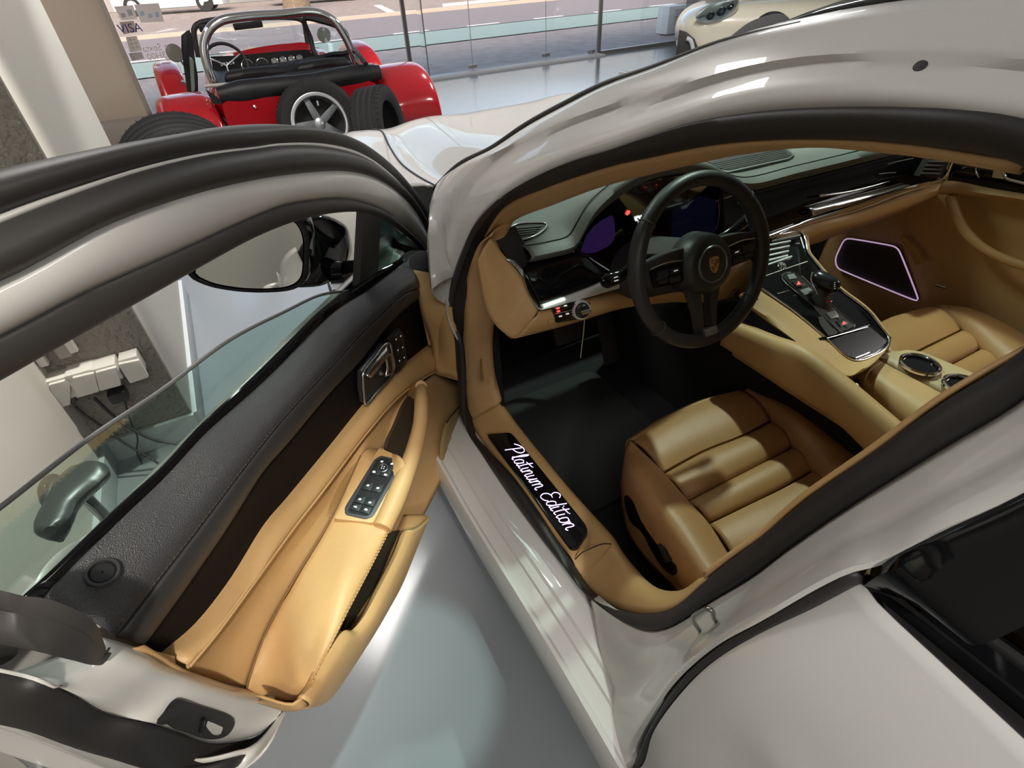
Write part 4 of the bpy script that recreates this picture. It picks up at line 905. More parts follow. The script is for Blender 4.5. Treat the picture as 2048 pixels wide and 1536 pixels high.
# driver's side fascia
t0 = spl(YL([(1046,542,.925),(1066,530,.94),(1110,518,.94),(1160,505,.94),(1200,520,.94),(1240,535,.94)]), 40)
t1 = spl(YL([(1080,609,.885),(1110,599,.885),(1140,588,.885),(1180,573,.885),(1210,559,.885),(1250,543,.885)]), 40)
loft('fascia_inlay_driver', [t0 + np.array([0, .01, 0]), t0, t0 * .5 + t1 * .5 + np.array([0, -.008, 0]), t1], GLOSSBLK, dash, n=40, smooth_rows=False, m=3, thick=.003, tow=(-.8, 0, 1.3))
t2 = spl(YL([(1081,620,.874),(1110,614,.874),(1140,605,.874),(1180,594,.874),(1210,585,.874),(1250,574,.874)]), 40)
loft('bright_strip_driver', [t1, t1 * .7 + t2 * .3 + np.array([0, -.008, 0]), t1 * .3 + t2 * .7 + np.array([0, -.008, 0]), t2, t2 + np.array([0, .01, -.002])], BRIGHT, dash, n=40, smooth_rows=False, m=3, thick=.002, tow=(-.8, 0, 1.3))
loft('end_cap_trim', [YL([(1011,516,.955),(1030,528,.945),(1044,545,.93),(1056,580,.91),(1074,618,.89)]), YL([(1013,520,.945),(1032,536,.93),(1045,555,.915),(1058,590,.90),(1078,622,.885)]), YL([(1016,514,.955),(1036,526,.94),(1052,545,.925),(1064,582,.905),(1082,614,.888)])], SATIN, dash, n=24, m=3, thick=.003, tow=tuple(CAM))
# dark gap plate between lining and dash end
slab('dash_end_plate', [Y(984,470,.99), Y(1030,452,.99), Y(1066,520,.965), Y(1046,544,.955), Y(1012,512,.965)], (-.5, -.8, .2), -.01, .0, RUBBER, dash)
# tan dash end and knee panel
loft('dash_end', [YL([(982,475,.965),(1000,500,.958),(1013,516,.952),(1034,540,.935),(1046,556,.925),(1058,590,.905),(1076,622,.885)]), YL([(966,500,.955),(978,540,.945),(990,570,.935),(1008,595,.925),(1025,612,.915),(1045,625,.900),(1066,640,.882)]), YL([(955,520,.96),(962,570,.955),(970,610,.945),(984,640,.93),(1001,660,.915),(1028,676,.895),(1064,668,.880)])], TAN, dash, n=30, m=5, thick=.003, tow=tuple(CAM))
k0 = spl(YL([(1078,622,.884),(1130,609,.884),(1180,596,.884),(1234,582,.884),(1330,556,.884),(1420,534,.884),(1500,515,.884)]), 50)
k1 = spl(YL([(1060,645,.872),(1110,636,.868),(1180,618,.868),(1234,606,.868),(1330,590,.868),(1430,575,.868),(1510,548,.868)]), 50)
k2 = spl(YL([(1028,678,.892),(1110,657,.890),(1180,637,.890),(1234,620,.890),(1330,606,.890),(1440,602,.890),(1515,575,.890)]), 50)
loft('knee_panel', [k0, k0 * .5 + k1 * .5 + np.array([0, -.004, 0]), k1, k2, k2 + np.array([0, .12, .0])], TAN, dash, n=50, smooth_rows=False, m=3, thick=.003, tow=(-.8, 0, 1.3), ang=60)
# light switch
kn = Y(1161, 619, .862); ka = np.array([-.10, -.95, .25])
ls = slab('light_switch_panel', rnd([Y(1106,617,.866), Y(1143,608,.866), Y(1180,604,.866), Y(1178,628,.866), Y(1146,640,.866), Y(1112,646,.866)], .005), ka, -.012, .002, GLOSSBLK, dash, bevel=.001)
lathe('light_knob', [(.001, .020), (.013, .020), (.016, .016), (.017, .0)], tuple(kn), tuple(ka), BTN, ls, k=32)
lathe('light_knob_ring', [(.0172, .0), (.0182, .008), (.022, .008), (.023, -.002)], tuple(kn), tuple(ka), BRIGHT, ls, k=32)
kx = np.cross(ka, upv); kx /= np.linalg.norm(kx); kz = np.cross(kx, ka)
if kz[2] < 0: kz = -kz
slab('light_knob_grip', rnd([kn + kx * .011 - kz * .004, kn + kx * .011 + kz * .004, kn - kx * .014 + kz * .004, kn - kx * .014 - kz * .004], .002), ka, .012, .028, SATIN, ls, bevel=.001)
for px_, py_, m_ in ((1115,616,RED_ICON), (1116,622,RED_ICON), (1130,611,ICON), (1120,632,ICON), (1134,627,ICON)):
    p = Y(px_, py_, .864); slab('switch_symbol', [p - kx * .0035 - kz * .0014, p + kx * .0035 - kz * .0014, p + kx * .0035 + kz * .0014, p - kx * .0035 + kz * .0014], ka, .001, .004, m_, ls)
tube('switch_divider', [Y(1110,628,.863), Y(1143,620,.863)], .0008, SATIN, ls, n=4, k=5)
slab('vent_flap', rnd([Y(1094,640,.868), Y(1104,636,.868), Y(1107,643,.868), Y(1097,647,.868)], .002), ka, -.004, .006, TAN, dash, bevel=.001)
tube('pedal_glint', [Y(1169,638,.86), Y(1167,665,.862), Y(1164,690,.864), Y(1161,716,.866)], .0012, SATIN, dash, n=12, k=6)  # thin silver bar drawn in for a reflection off the pedal

# --- instrument cluster
def CP(px, py, o=0): return onp(px, py, (0, .975 - o, .95), (0, 1, .15))
CN = np.array([0, -1, -.15]); CN = -np.array([0, 1, .15]) / np.linalg.norm([0, 1, .15])
cl = slab('instrument_cluster', spl([CP(1160,522), CP(1163,492), CP(1185,450), CP(1225,405), CP(1280,368), CP(1340,354), CP(1400,352), CP(1450,375), CP(1475,420), CP(1460,500), CP(1390,530), CP(1250,540)], 60, True), CN, -.03, .0, SCREEN, dash)
slab('violet_reflection', rnd([CP(1160,506), CP(1172,472), CP(1196,445), CP(1226,428), CP(1230,470), CP(1222,488), CP(1190,505)], .012), CN, .0, .002, PURPLE, cl)  # weak violet glow put in for a reflection on the left screen
slab('centre_display', rnd([CP(1345,420), CP(1400,392), CP(1432,400), CP(1430,470), CP(1340,505)], .012), CN, .0, .002, mat('dim_blue_screen', (.004, .005, .014), .1, coat=1.0, emit=(.02, .025, .09), es=.04), cl)
for q, m_ in (([(1250,428),(1254,420),(1259,421),(1258,426),(1253,430)], RED_ICON), ([(1269,434),(1278,431),(1280,438),(1270,441)], WHITE_ICON), ([(1281,431),(1284,430),(1285,440),(1282,441)], WHITE_ICON), ([(1276,443),(1282,442),(1282,446),(1277,447)], WHITE_ICON)):
    slab('warning_symbol', [CP(*x) for x in q], CN, .001, .003, m_, cl)
slab('digit_hole', [CP(1272,435.5), CP(1276.5,434.5), CP(1277,437.5), CP(1272.5,438.5)], CN, .002, .0036, SCREEN, cl)
tube('cluster_trim', [CP(1432,402,.02), CP(1450,396,.03), CP(1466,390,.04)], .0022, SATIN, cl, n=8, k=6)
tube('cluster_trim', [CP(1437,404,.02), CP(1438,430,.02), CP(1432,460,.02)], .0015, SATIN, cl, n=8, k=6)

# --- steering wheel
WC = np.array([-.362, .715, .948]); wt, wy = .3656, -.038
WN = np.array([math.sin(wy) * math.cos(wt), -math.cos(wy) * math.cos(wt), math.sin(wt)])
WX = np.array([math.cos(wy), math.sin(wy), 0.]); WY_ = np.cross(WN, WX); WY_ = WY_ if WY_[2] > 0 else -WY_
def W(x, y, h=0): return WC + WX * x + WY_ * y + WN * h
wheel = part('steering_wheel', car)
RM = .166
ang = np.linspace(0, 2 * math.pi, 97)[:-1]
def rim_r(a):
    d = math.degrees(a) % 360
    g = sum(math.exp(-(((d - c + 180) % 360 - 180) / 22) ** 2) for c in (15, 165)) 
    return .0165 + .0022 * g
ptsR = [W(RM * math.cos(a), RM * math.sin(a), 0) for a in ang]
tube('wheel_rim', ptsR, [rim_r(a) for a in ang], BLKSMOOTH, wheel, n=144, k=18, closed=True, up=WN, flat=.92)
for a in (40, 140, 220, 320):
    c_, s_ = math.cos(math.radians(a)), math.sin(math.radians(a))
    cen_ = W(RM * c_, RM * s_); t_ = WX * -s_ + WY_ * c_; r_ = WX * c_ + WY_ * s_
    pr = [cen_ + r_ * .0172 * math.cos(b_) + WN * .0172 * math.sin(b_) for b_ in np.linspace(0, 2 * math.pi, 24, endpoint=False)]
    tube('rim_seam', pr, .0008, mat('rim_thread', (.09, .09, .09), .7) if 'rim_thread' not in MATS else MATS['rim_thread'], wheel, n=36, k=5, closed=True)
lathe('airbag_hub', [(.001, .030), (.028, .0300), (.034, .028), (.037, .026), (.045, .0265), (.054, .023), (.061, .012), (.064, -.004), (.066, -.03), (.055, -.05)], tuple(W(0, -.002, .004)), tuple(WN), mat('hub_black', (.028, .03, .03), .42, bump=('noise', 900, .15, .0006)), wheel, k=56, ang=50)
lathe('hub_ring', [(.0335, .0285), (.0350, .0300), (.0372, .0300), (.0385, .027)], tuple(W(0, -.002, .004)), tuple(WN), mat('dark_satin', (.20, .21, .21), .3, metal=.9), wheel, k=48)
def spoke(name, pts, m_, t=(-.018, .006), bev=.004): return slab(name, rnd([W(*p) for p in pts], .008, 4), WN, t[0], t[1], m_, wheel, bevel=bev)
spoke('left_spoke', [(-.045, .042), (-.10, .040), (-.158, .030), (-.160, -.012), (-.12, -.026), (-.045, -.022)], BLKSMOOTH)
spoke('right_spoke', [(.045, .042), (.10, .040), (.158, .030), (.160, -.012), (.12, -.026), (.045, -.022)], BLKSMOOTH)
for s_ in (-1, 1):
    sp = slab('spoke_switch_panel', rnd([W(s_ * .058, .016), W(s_ * .115, .020), W(s_ * .140, .016), W(s_ * .135, -.020), W(s_ * .062, -.026)], .006, 4), WN, .0, .012, GLOSSBLK, wheel, bevel=.003)
    for a_, b_, c_, d_ in ((.068, .010, .094, -.002), (.098, .012, .126, -.002), (.070, -.006, .098, -.018), (.102, -.005, .126, -.015)):
        slab('spoke_button', rnd([W(s_ * a_, b_), W(s_ * c_, b_), W(s_ * c_, d_), W(s_ * a_, d_)], .002), WN, .010, .0148, BTN, sp, bevel=.001)
    tube('spoke_line', [W(s_ * .062, .020, .012), W(s_ * .10, .024, .012), W(s_ * .138, .020, .010)], .0012, SATIN, sp, n=10, k=6)
    slab('spoke_symbol', [W(s_ * .076, .005), W(s_ * .086, .005), W(s_ * .086, .003), W(s_ * .076, .003)], WN, .0145, .0152, ICON, sp)
for s_ in (-1, 1):
    spoke('lower_spoke', [(s_ * .012, -.048), (s_ * .044, -.046), (s_ * .028, -.105), (s_ * .023, -.158), (s_ * .010, -.158), (s_ * .009, -.11)], BLKSMOOTH, (-.016, .004))
slab('lower_spoke_badge', rnd([W(-.016, -.138), W(.016, -.138), W(.019, -.162), W(-.019, -.162)], .005), WN, .004, .013, mat('badge_silver', (.30, .32, .33), .3, metal=.8), wheel, bevel=.002)
loft('column_cowl', [[W(.075 * math.cos(a), .055 * math.sin(a) - .005, -.03) for a in ang[::4]], [W(.08 * math.cos(a), .06 * math.sin(a) - .01, -.09) for a in ang[::4]], [W(.10 * math.cos(a), .075 * math.sin(a) - .02, -.20) for a in ang[::4]]], SOFTBLK, wheel, n=32, closed=True, m=3, ends=True)
# crest on the hub
def crest(c0, ux, uy, nn, w, h, parent):
    def q(x, y): return c0 + ux * x * w + uy * y * h
    sh = [(-.5,.44), (-.25,.47), (0,.50), (.25,.47), (.5,.44), (.5,-.02), (.42,-.26), (.22,-.44), (0,-.54), (-.22,-.44), (-.42,-.26), (-.5,-.02)]
    cr = slab('crest', [q(*p) for p in sh], nn, -.001, .0016, GOLD, parent, bevel=.0005)
    def fld(n_, pts, m_, t1=.0024): slab(n_, [q(*p) for p in pts], nn, .001, t1, m_, parent)
    for y_ in (.26, .13):                                       # bars of the upper right field
        fld('crest_bar', [(.06, y_), (.44, y_), (.44, y_ - .07), (.06, y_ - .07)], CRESTBLK)
    fld('crest_bar', [(.06, .06), (.44, .06), (.44, .01), (.06, .01)], CRESTRED)
    for y_ in (-.10, -.22): fld('crest_bar', [(-.42 + (.06 if y_ < -.15 else 0), y_), (-.06, y_), (-.06, y_ - .07), (-.38 + (.09 if y_ < -.15 else 0), y_ - .07)], CRESTBLK)
    fld('crest_bar', [(-.28, -.33), (-.06, -.33), (-.06, -.40), (-.22, -.40)], CRESTRED)
    for s_, y_ in ((-1, .22), (-1, .08), (1, -.14), (1, -.28)):  # antler-like marks of the other two fields
        fld('crest_antler', [(s_ * .42, y_ + .04), (s_ * .10, y_ + .06), (s_ * .08, y_ + .03), (s_ * .30, y_)], CRESTBLK)
    fld('crest_escutcheon', [(-.15, .14), (.15, .14), (.15, -.04), (.08, -.14), (0, -.18), (-.08, -.14), (-.15, -.04)], GOLD, .0028)
    fld('crest_horse', [(-.05, .10), (.03, .11), (.06, .04), (.03, .0), (.07, -.06), (.03, -.12), (.0, -.06), (-.05, -.12), (-.07, -.05), (-.04, .02), (-.08, .05)], CRESTBLK, .0034)
    fld('crest_band', [(-.46, .42), (.46, .42), (.46, .33), (-.46, .33)], mat('crest_band_gold', (.55, .33, .10), .35, metal=.6) if 'crest_band_gold' not in MATS else MATS['crest_band_gold'])
crest(W(0, -.002, .034), WX, WY_, WN, .024, .033, wheel)
# stalks
def stalk(s_, pts, parent):
    o_ = loft('stalk', [[W(*p) for p in r] for r in pts], GLOSSBLK, parent, n=12, m=3, closed=True, ends=True)
for s_ in (-1, 1):
    base_ = [(s_ * .06, -.005 if s_ < 0 else .01)]
    cs = []
    for x_, y0, w_, t_ in ((.05, .02, .010, .008), (.12, .030, .011, .008), (.165, .044 if s_ > 0 else .010, .013, .009), (.205, .060 if s_ > 0 else .008, .015, .010), (.212, .060 if s_ > 0 else .008, .009, .006)):
        cs.append([W(s_ * x_, y0 + w_ * math.cos(a), -.055 + t_ * math.sin(a)) for a in np.linspace(0, 2 * math.pi, 10, endpoint=False)])
    sk = loft('stalk', cs, GLOSSBLK, wheel, n=20, m=3, closed=True, ends=True)
    y_ = .054 if s_ > 0 else .009
    slab('stalk_key', rnd([W(s_ * .172, y_ + .010), W(s_ * .198, y_ + .013), W(s_ * .198, y_ - .006), W(s_ * .172, y_ - .008)], .003), WN, -.047, -.043, SATIN if s_ > 0 else BTN, wheel, bevel=.001)
    for k_ in (.003, -.004): slab('stalk_symbol', [W(s_ * .180, y_ + k_ + .002), W(s_ * .190, y_ + k_ + .002), W(s_ * .190, y_ + k_), W(s_ * .180, y_ + k_)], WN, -.044, -.0424, ICON, wheel)
lathe('column_dial', [(.001, .012), (.009, .012), (.011, .008), (.012, -.004)], tuple(Y(1472, 590, .86)), (-.1, -.95, .25), BTN, dash, k=24)
lathe('column_dial_ring', [(.012, .0), (.0125, .004), (.0145, .004), (.015, -.004)], tuple(Y(1472, 590, .86)), (-.1, -.95, .25), SATIN, dash, k=24)

# --- centre console
KN = np.array([0, -.4, 1.]); KN /= np.linalg.norm(KN)
def K0(px, py, o=0.): return onp(px, py, np.array([0, .5, .66]) + KN * o, KN)
def K(cx_, cy_, o=0.): return K0(1400 + cx_ / 3.0725, 250 + cy_ / 3.0725, o)
out = [K(365,995), K(600,1160), K(800,1330), K(900,1420), K(960,1448), K(1080,1410), K(1150,1360), K(1162,1310), K(1030,1140), K(840,990), K(700,830), K(662,780), K(640,670), K(610,655), K(410,690), K(380,720)]
con = slab('centre_console', rnd(out, .012, 4), KN, -.05, .0, GLOSSBLK, car, bevel=.002)
tube('console_rim', spl([K(380,1005,.002), K(600,1160,.002), K(800,1330,.002), K(895,1418,.002), K(960,1446,.002), K(1080,1412,.002), K(1148,1362,.002), K(1160,1312,.002), K(1110,1240,.002), K(1030,1140,.002), K(840,990,.002), K(700,830,.002), K(664,780,.002), K(645,700,.002), K(630,665,.002), K(600,656,.002), K(500,672,.002), K(410,690,.002)], 110), .0028, CHROME, con, n=120, k=8)
for a_, b_ in (((440,716),(612,680)), ((412,745),(552,718)), ((410,776),(545,748)), ((410,808),(540,779)), ((408,838),(535,806)), ((405,866),(560,812))):
    d_ = K(*b_) - K(*a_); d_ /= np.linalg.norm(d_); w_ = np.cross(KN, d_)
    slab('console_vent_bar', rnd([K(*a_) + w_ * .0022, K(*a_) - w_ * .0022, K(*b_) - w_ * .0022, K(*b_) + w_ * .0022], .001), KN, .0, .005, BRIGHT, con, bevel=.0008)
tube('console_bright_line', [K(395,930,.001), K(480,900,.001), K(660,838,.001)], .0015, BRIGHT, con, n=8, k=6)
tube('console_bright_line', [K(618,690,.002), K(640,760,.002)], .002, BRIGHT, con, n=6, k=6)
lathe('console_dial', [(.001, .010), (.006, .010), (.0085, .008), (.010, .0)], tuple(K(500, 870)), tuple(KN), SATIN, con, k=24)
lathe('console_dial_ring', [(.010, .001), (.0105, .003), (.0125, .003), (.013, .0)], tuple(K(500, 870)), tuple(KN), CHROME, con, k=24)
# button channel with chrome rails
slab('button_channel', rnd([K(500,930), K(525,908), K(575,905), K(620,925), K(950,1235), K(860,1275)], .006), KN, .0, .0012, BTN, con)
tube('channel_rail', [K(560,904,.002), K(520,910,.002), K(500,932,.002), K(520,965,.002), K(690,1110,.002), K(858,1272,.002), K(952,1232,.002), K(860,1150,.002), K(800,1096,.002)], .0018, CHROME, con, n=70, k=6)
tube('channel_rail', [K(575,906,.002), K(625,930,.002), K(690,990,.002)], .0018, CHROME, con, n=20, k=6)
tube('channel_rail', [K(785,1130,.002), K(910,1252,.002)], .0018, CHROME, con, n=8, k=6)
for q, m_ in (([(530,925),(572,918),(592,945),(545,955)], mat('grey_button', (.28, .29, .29), .35)), ([(560,968),(618,958),(645,988),(592,1004)], BTN), ([(610,1020),(665,1003),(700,1035),(640,1050)], MATS['grey_button']), ([(770,1160),(825,1145),(850,1185),(800,1195)], MATS['grey_button']), ([(830,1210),(885,1190),(905,1225),(860,1245)], BTN)):
    slab('console_button', rnd([K(*x) for x in q], .0015), KN, .001, .004, m_, con, bevel=.0008)
slab('hazard_symbol', [K(588,990,.0), K(614,985,.0), K(598,966,.0)], KN, .004, .0048, RED_ICON, con)
slab('parking_symbol', [K(866,1232), K(888,1225), K(876,1212)], KN, .004, .0048, RED_ICON, con)
tube('side_symbol', [K(475,1037,.001), K(548,1018,.001)], .0014, SATIN, con, n=4, k=6)
slab('storage_bin', rnd([K(792,1328), K(1035,1238), K(1148,1330), K(1085,1398), K(960,1438), K(880,1408)], .008), KN, .0, .0012, mat('bin_lining', (.006, .004, .006), .25), con)
tube('bin_shutter', [K(730,1318,.002), K(850,1290,.003), K(1035,1232,.002)], .004, GLOSSBLK, con, n=10, k=8)
tube('bin_shutter_edge', [K(780,1310,.007), K(900,1278,.007), K(1030,1240,.007)], .001, SATIN, con, n=10, k=6)
slab('console_flap', rnd([K(722,1180), K(745,1180), K(845,1280), K(790,1305), K(735,1230)], .003), KN, .001, .0025, mat('dark_flap', (.03, .03, .03), .3), con)
tube('bin_edge_bar', [K(955,1432,.003), K(1000,1415,.003), K(1040,1398,.003)], .002, SATIN, con, n=8, k=6)  # satin silver bar on the rim of the bin
# gear lever
def lever_ring(cx_, cy_, o_, rx, ry, tx=0, ty=0):
    ex_ = np.array([.96, .28, 0]); ey_ = np.cross(KN, ex_); c_ = K(cx_, cy_, 0) + KN * o_
    return [c_ + ex_ * rx * math.cos(a) + ey_ * ry * math.sin(a) + KN * (tx * math.cos(a) + ty * math.sin(a)) for a in np.linspace(0, 2 * math.pi, 16, endpoint=False)]
def LV(cx_, cy_, x): return X(1400 + cx_ / 3.0725, 250 + cy_ / 3.0725, x)
lev = part('gear_lever', con.parent)
def lring(c_, d_, rx, ry):
    d_ = np.array(d_, float) / np.linalg.norm(d_); ex_ = np.array([1., 0, 0]) - d_ * d_[0]; ex_ /= np.linalg.norm(ex_); ey_ = np.cross(d_, ex_)
    return [np.asarray(c_) + ex_ * rx * math.cos(a) + ey_ * ry * math.sin(a) for a in np.linspace(0, 2 * math.pi, 20, endpoint=False)]
lb_ = K(745, 1085); lt = LV(765, 930, lb_[0] + .005)
ax_ = lt - lb_; LNG = np.linalg.norm(ax_)
hd = np.array([0, -.35, 1.])
loft('lever_boot', [lring(lb_, KN, .021, .034), lring(lb_ + ax_ * .25, KN, .018, .028), lring(lb_ + ax_ * .5, KN, .014, .020), lring(lb_ + ax_ * .7, hd, .011, .014)], SOFTBLK, lev, n=32, closed=True, m=3)
k0_, k1_ = LV(705, 925, lb_[0] + .0), LV(835, 1000, lb_[0] + .012)
dk = k1_ - k0_
loft('lever_knob', [lring(k0_ - dk * .12, dk, .006, .005), lring(k0_ - dk * .02, dk, .017, .014), lring(k0_ + dk * .2, dk, .022, .019), lring(k0_ + dk * .5, dk, .023, .0205), lring(k0_ + dk * .78, dk, .020, .021), lring(k0_ + dk * 1.02, dk, .014, .017), lring(k0_ + dk * 1.12, dk, .005, .007)], mat('knob_leather', (.014, .014, .015), .22), lev, n=32, closed=True, m=3, ends=True)
tube('knob_trim', [LV(690,905,lb_[0]-.018), LV(685,950,lb_[0]-.018), LV(705,1000,lb_[0]-.016), LV(735,1060,lb_[0]-.012), LV(770,1100,lb_[0]-.008)], .0018, SATIN, lev, n=24, k=6)
for dy in (0, 12, 24, 36): 
    p = LV(826, 968 + dy, lb_[0] - .006); slab('knob_symbol', [p, p + np.array([.004, 0, 0]), p + np.array([.004, 0, -.002]), p + np.array([0, 0, -.002])], CAM - p, .002, .004, ICON, lev)
p = LV(805, 1082, lb_[0] - .006); slab('knob_lamp', [p, p + np.array([.005, 0, 0]), p + np.array([.005, 0, -.0025]), p + np.array([0, 0, -.0025])], CAM - p, .0, .003, RED_ICON, lev)
# tan flanks of the console
e0 = spl([K(330,970,-.001), K(365,995,-.001), K(600,1162,-.001), K(800,1333,-.001), K(900,1425,-.001), K(960,1452,-.001), K(1085,1413,-.001), K(1155,1362,-.001)], 60)
e1 = spl(XL([(1478,590,-.11),(1500,612,-.11),(1537,641,-.105),(1581,674,-.10),(1637,718,-.09),(1680,746,-.085),(1700,752,-.075),(1727,737,-.03),(1762,712,.03)])[:8], 60)
loft('console_flank', [e0, e0 * .8 + e1 * .2 + np.array([-.006, -.004, .002]), e0 * .35 + e1 * .65 + np.array([-.008, -.006, 0]), e1, e1 + np.array([.02, .01, -.02])], TAN, car, n=60, smooth_rows=False, m=3, thick=.003, tow=tuple(CAM), ang=60)
r0_ = spl([K(610,650,-.001), K(642,668,-.001), K(664,780,-.001), K(700,828,-.001), K(842,988,-.001), K(1032,1138,-.001), K(1164,1308,-.001)], 50)
r1_ = r0_ + np.array([.022, .006, -.006])
loft('console_flank_far', [r0_, r0_ * .5 + r1_ * .5 + upv * .004, r1_, r1_ + np.array([.02, 0, -.05]), r1_ + np.array([.02, .02, -.3])], TAN, car, n=50, smooth_rows=False, m=3, thick=.003, tow=(.4, .3, 3), ang=60)
u0 = spl(XL([(1467,650,-.15),(1537,679,-.15),(1596,701,-.15),(1669,756,-.15),(1740,816,-.15),(1800,868,-.15)]), 40)
u1 = spl(XL([(1440,690,-.155),(1508,736,-.155),(1567,780,-.155),(1613,806,-.155),(1669,844,-.155),(1740,915,-.155)]), 40)
loft('tunnel_side', [u0 + np.array([.03, 0, 0]), u0, u0 * .5 + u1 * .5 + np.array([-.012, 0, 0]), u1, u1 + np.array([.05, 0, -.01]), u1 + np.array([.06, 0, -.12])], TAN, car, n=40, smooth_rows=False, m=3, thick=.003, tow=tuple(CAM), ang=60)
box('tunnel', (.02, .55, .40), (.24, 1.5, .36), CARPET, car, bevel=.03)
tube('seat_rail_cover', XL([(1684,772,-.10),(1698,775,-.10),(1714,770,-.10)]), .005, SATIN, car, n=8)

# --- armrest box with two cup holders
def AZ(px, py, z): return Z(px, py, z)
sp0 = spl([AZ(1752,717,.635), AZ(1800,742,.64), AZ(1850,768,.64), AZ(1902,795,.64), AZ(1990,842,.64)], 40)
lf = spl([AZ(1727,733,.630), AZ(1750,760,.636), AZ(1795,790,.636), AZ(1850,824,.636), AZ(1940,880,.636)], 40)
l2 = spl([AZ(1716,748,.605), AZ(1728,778,.600), AZ(1765,812,.600), AZ(1820,855,.600), AZ(1900,915,.600)], 40)
l3 = spl([AZ(1714,768,.560), AZ(1730,797,.545), AZ(1762,830,.545), AZ(1795,862,.545), AZ(1880,930,.545)], 40)
arm = loft('armrest_lid', [sp0 - upv * .012, sp0, sp0 * .6 + lf * .4 + upv * .004, lf, l2, l3, l3 + np.array([.03, 0, -.12])], TAN, car, n=40, smooth_rows=False, m=3, thick=.003, tow=(-.8, 0, 2), ang=60, ends=False)
rr0 = sp0 + np.array([.004, .002, 0]); rr1 = spl([AZ(1791,702,.635), AZ(1830,700,.64), AZ(1880,718,.64), AZ(1961,752,.64), AZ(2060,800,.64)], 40)
lid2 = loft('cup_holder_lid', [rr0 - upv * .012, rr0, rr0 * .5 + rr1 * .5 + upv * .003, rr1, rr1 + np.array([.010, 0, -.012]), rr1 + np.array([.012, 0, -.2])], mat('pale_tan_leather', (.55, .40, .22), .5, bump=('voronoi', 900, .15, .001)), car, n=40, smooth_rows=False, m=3, thick=.003, tow=(.2, .3, 3), ang=60)
fr0 = spl([AZ(1714,765,.56), AZ(1727,733,.630), AZ(1752,717,.637), AZ(1791,702,.637)], 24)
loft('armrest_front', [fr0, fr0 + np.array([0, .012, -.006]), fr0 + np.array([0, .012, -.12])], TAN, car, n=24, smooth_rows=False, thick=.003, tow=(0, 2, 1))
for px_, py_ in ((1840, 728), (1930, 772)):
    c_ = AZ(px_, py_, .655)
    cu = part('cup_holder', car)
    lathe('cup_ring', [(.036, -.002), (.037, .003), (.041, .004), (.044, .002), (.0445, -.003)], tuple(c_), (0, 0, 1), CHROME, cu, k=40)
    lathe('cup_well', [(.037, .001), (.036, -.004), (.001, -.0045)], tuple(c_), (0, 0, 1), GLOSSBLK, cu, k=40)
tube('armrest_latch', [AZ(1738,800,.556), AZ(1758,812,.560), AZ(1780,826,.560), AZ(1783,836,.552)], .0025, TAN, arm, n=16, k=8)

# --- seats
def seat(name, z, P, xin, far=False):
    s = part(name, car)
    for i, (e0_, e1_) in enumerate(P['pads']):
        band('seat_pad', [Z(*p, z - .004 * i) for p in e0_], [Z(*p, z - .004 * (i + .8)) for p in e1_], TANPERF, s, n=30, bulge=.014, to=(0, .4, 4), thick=.012, m=4, back=1.5)
    return s
drv = seat('driver_seat', .50, dict(pads=[
    ([(1267,880),(1330,838),(1408,802),(1486,781)], [(1325,943),(1408,899),(1486,868),(1539,840)]),
    ([(1328,948),(1408,904),(1488,872),(1542,844)], [(1375,999),(1450,961),(1530,920),(1584,891)]),
    ([(1377,1003),(1450,965),(1530,924),(1587,895)], [(1417,1043),(1490,1010),(1570,970),(1625,938)]),
    ([(1420,1048),(1490,1014),(1572,974),(1628,942)], [(1475,1130),(1560,1100),(1650,1060),(1720,1020)])]), 0)
fe = spl([Z(*p, .50) for p in [(1267,880),(1330,838),(1408,802),(1486,781)]], 30)
loft('seat_front', [fe, fe + np.array([0, .020, -.014]), fe + np.array([0, .028, -.05]), fe + np.array([0, .0, -.11])], TANPERF, drv, n=30, smooth_rows=False, m=3, thick=.003, tow=(-.3, 3, .6))
g0 = spl([Z(*p, .498) for p in [(1262,884),(1326,945),(1376,1001),(1416,1045),(1470,1130),(1530,1230)]], 40)
g1 = spl([Z(1254,893,.505)] + [Z(*p, .552) for p in [(1292,940),(1336,1000),(1380,1055),(1440,1140)]] + [Z(1510,1240,.56)], 40)
g2_ = spl([Z(1251,900,.50), Z(1268,938,.548), Z(1306,1000,.553), Z(1350,1060,.553), Z(1410,1150,.555), Z(1480,1250,.56)], 40)
g3_ = spl([Z(1248,915,.48)] + [X(*p) for p in [(1247,960,-.575),(1258,1020,-.595),(1285,1070,-.61),(1350,1150,-.63),(1430,1250,-.64)]], 40)
g4_ = spl([X(*p) for p in [(1243,950,-.545),(1247,1002,-.57),(1258,1052,-.595),(1290,1100,-.61),(1361,1171,-.625),(1430,1262,-.64)]], 40)
loft('outer_bolster', [g0 - upv * .012, g0, g0 * .6 + g1 * .4 + upv * .012, g1 + upv * .002, g2_, g3_, g4_, g4_ - upv * .03], TANPERF, drv, n=40, smooth_rows=False, m=3, thick=.003, tow=(-1.2, .3, 2), ang=70)
h0 = spl([Z(*p, .498) for p in [(1490,781),(1540,835),(1587,892),(1626,939),(1660,968),(1730,1040)]], 40)
h1 = spl([Z(1500,778,.50)] + [Z(*p, .535) for p in [(1575,825),(1630,880),(1668,925),(1705,960),(1780,1030)]], 40)
h2 = spl([Z(1505,776,.49)] + [Z(*p, .50) for p in [(1583,796),(1642,824),(1700,871),(1750,920),(1830,1000)]], 40)
loft('inner_bolster', [h0 - upv * .012, h0, h0 * .6 + h1 * .4 + upv * .008, h1, h1 * .4 + h2 * .6 + upv * .004, h2, h2 - upv * .10], TANPERF, drv, n=40, smooth_rows=False, m=3, thick=.003, tow=(-.2, .4, 3), ang=70)
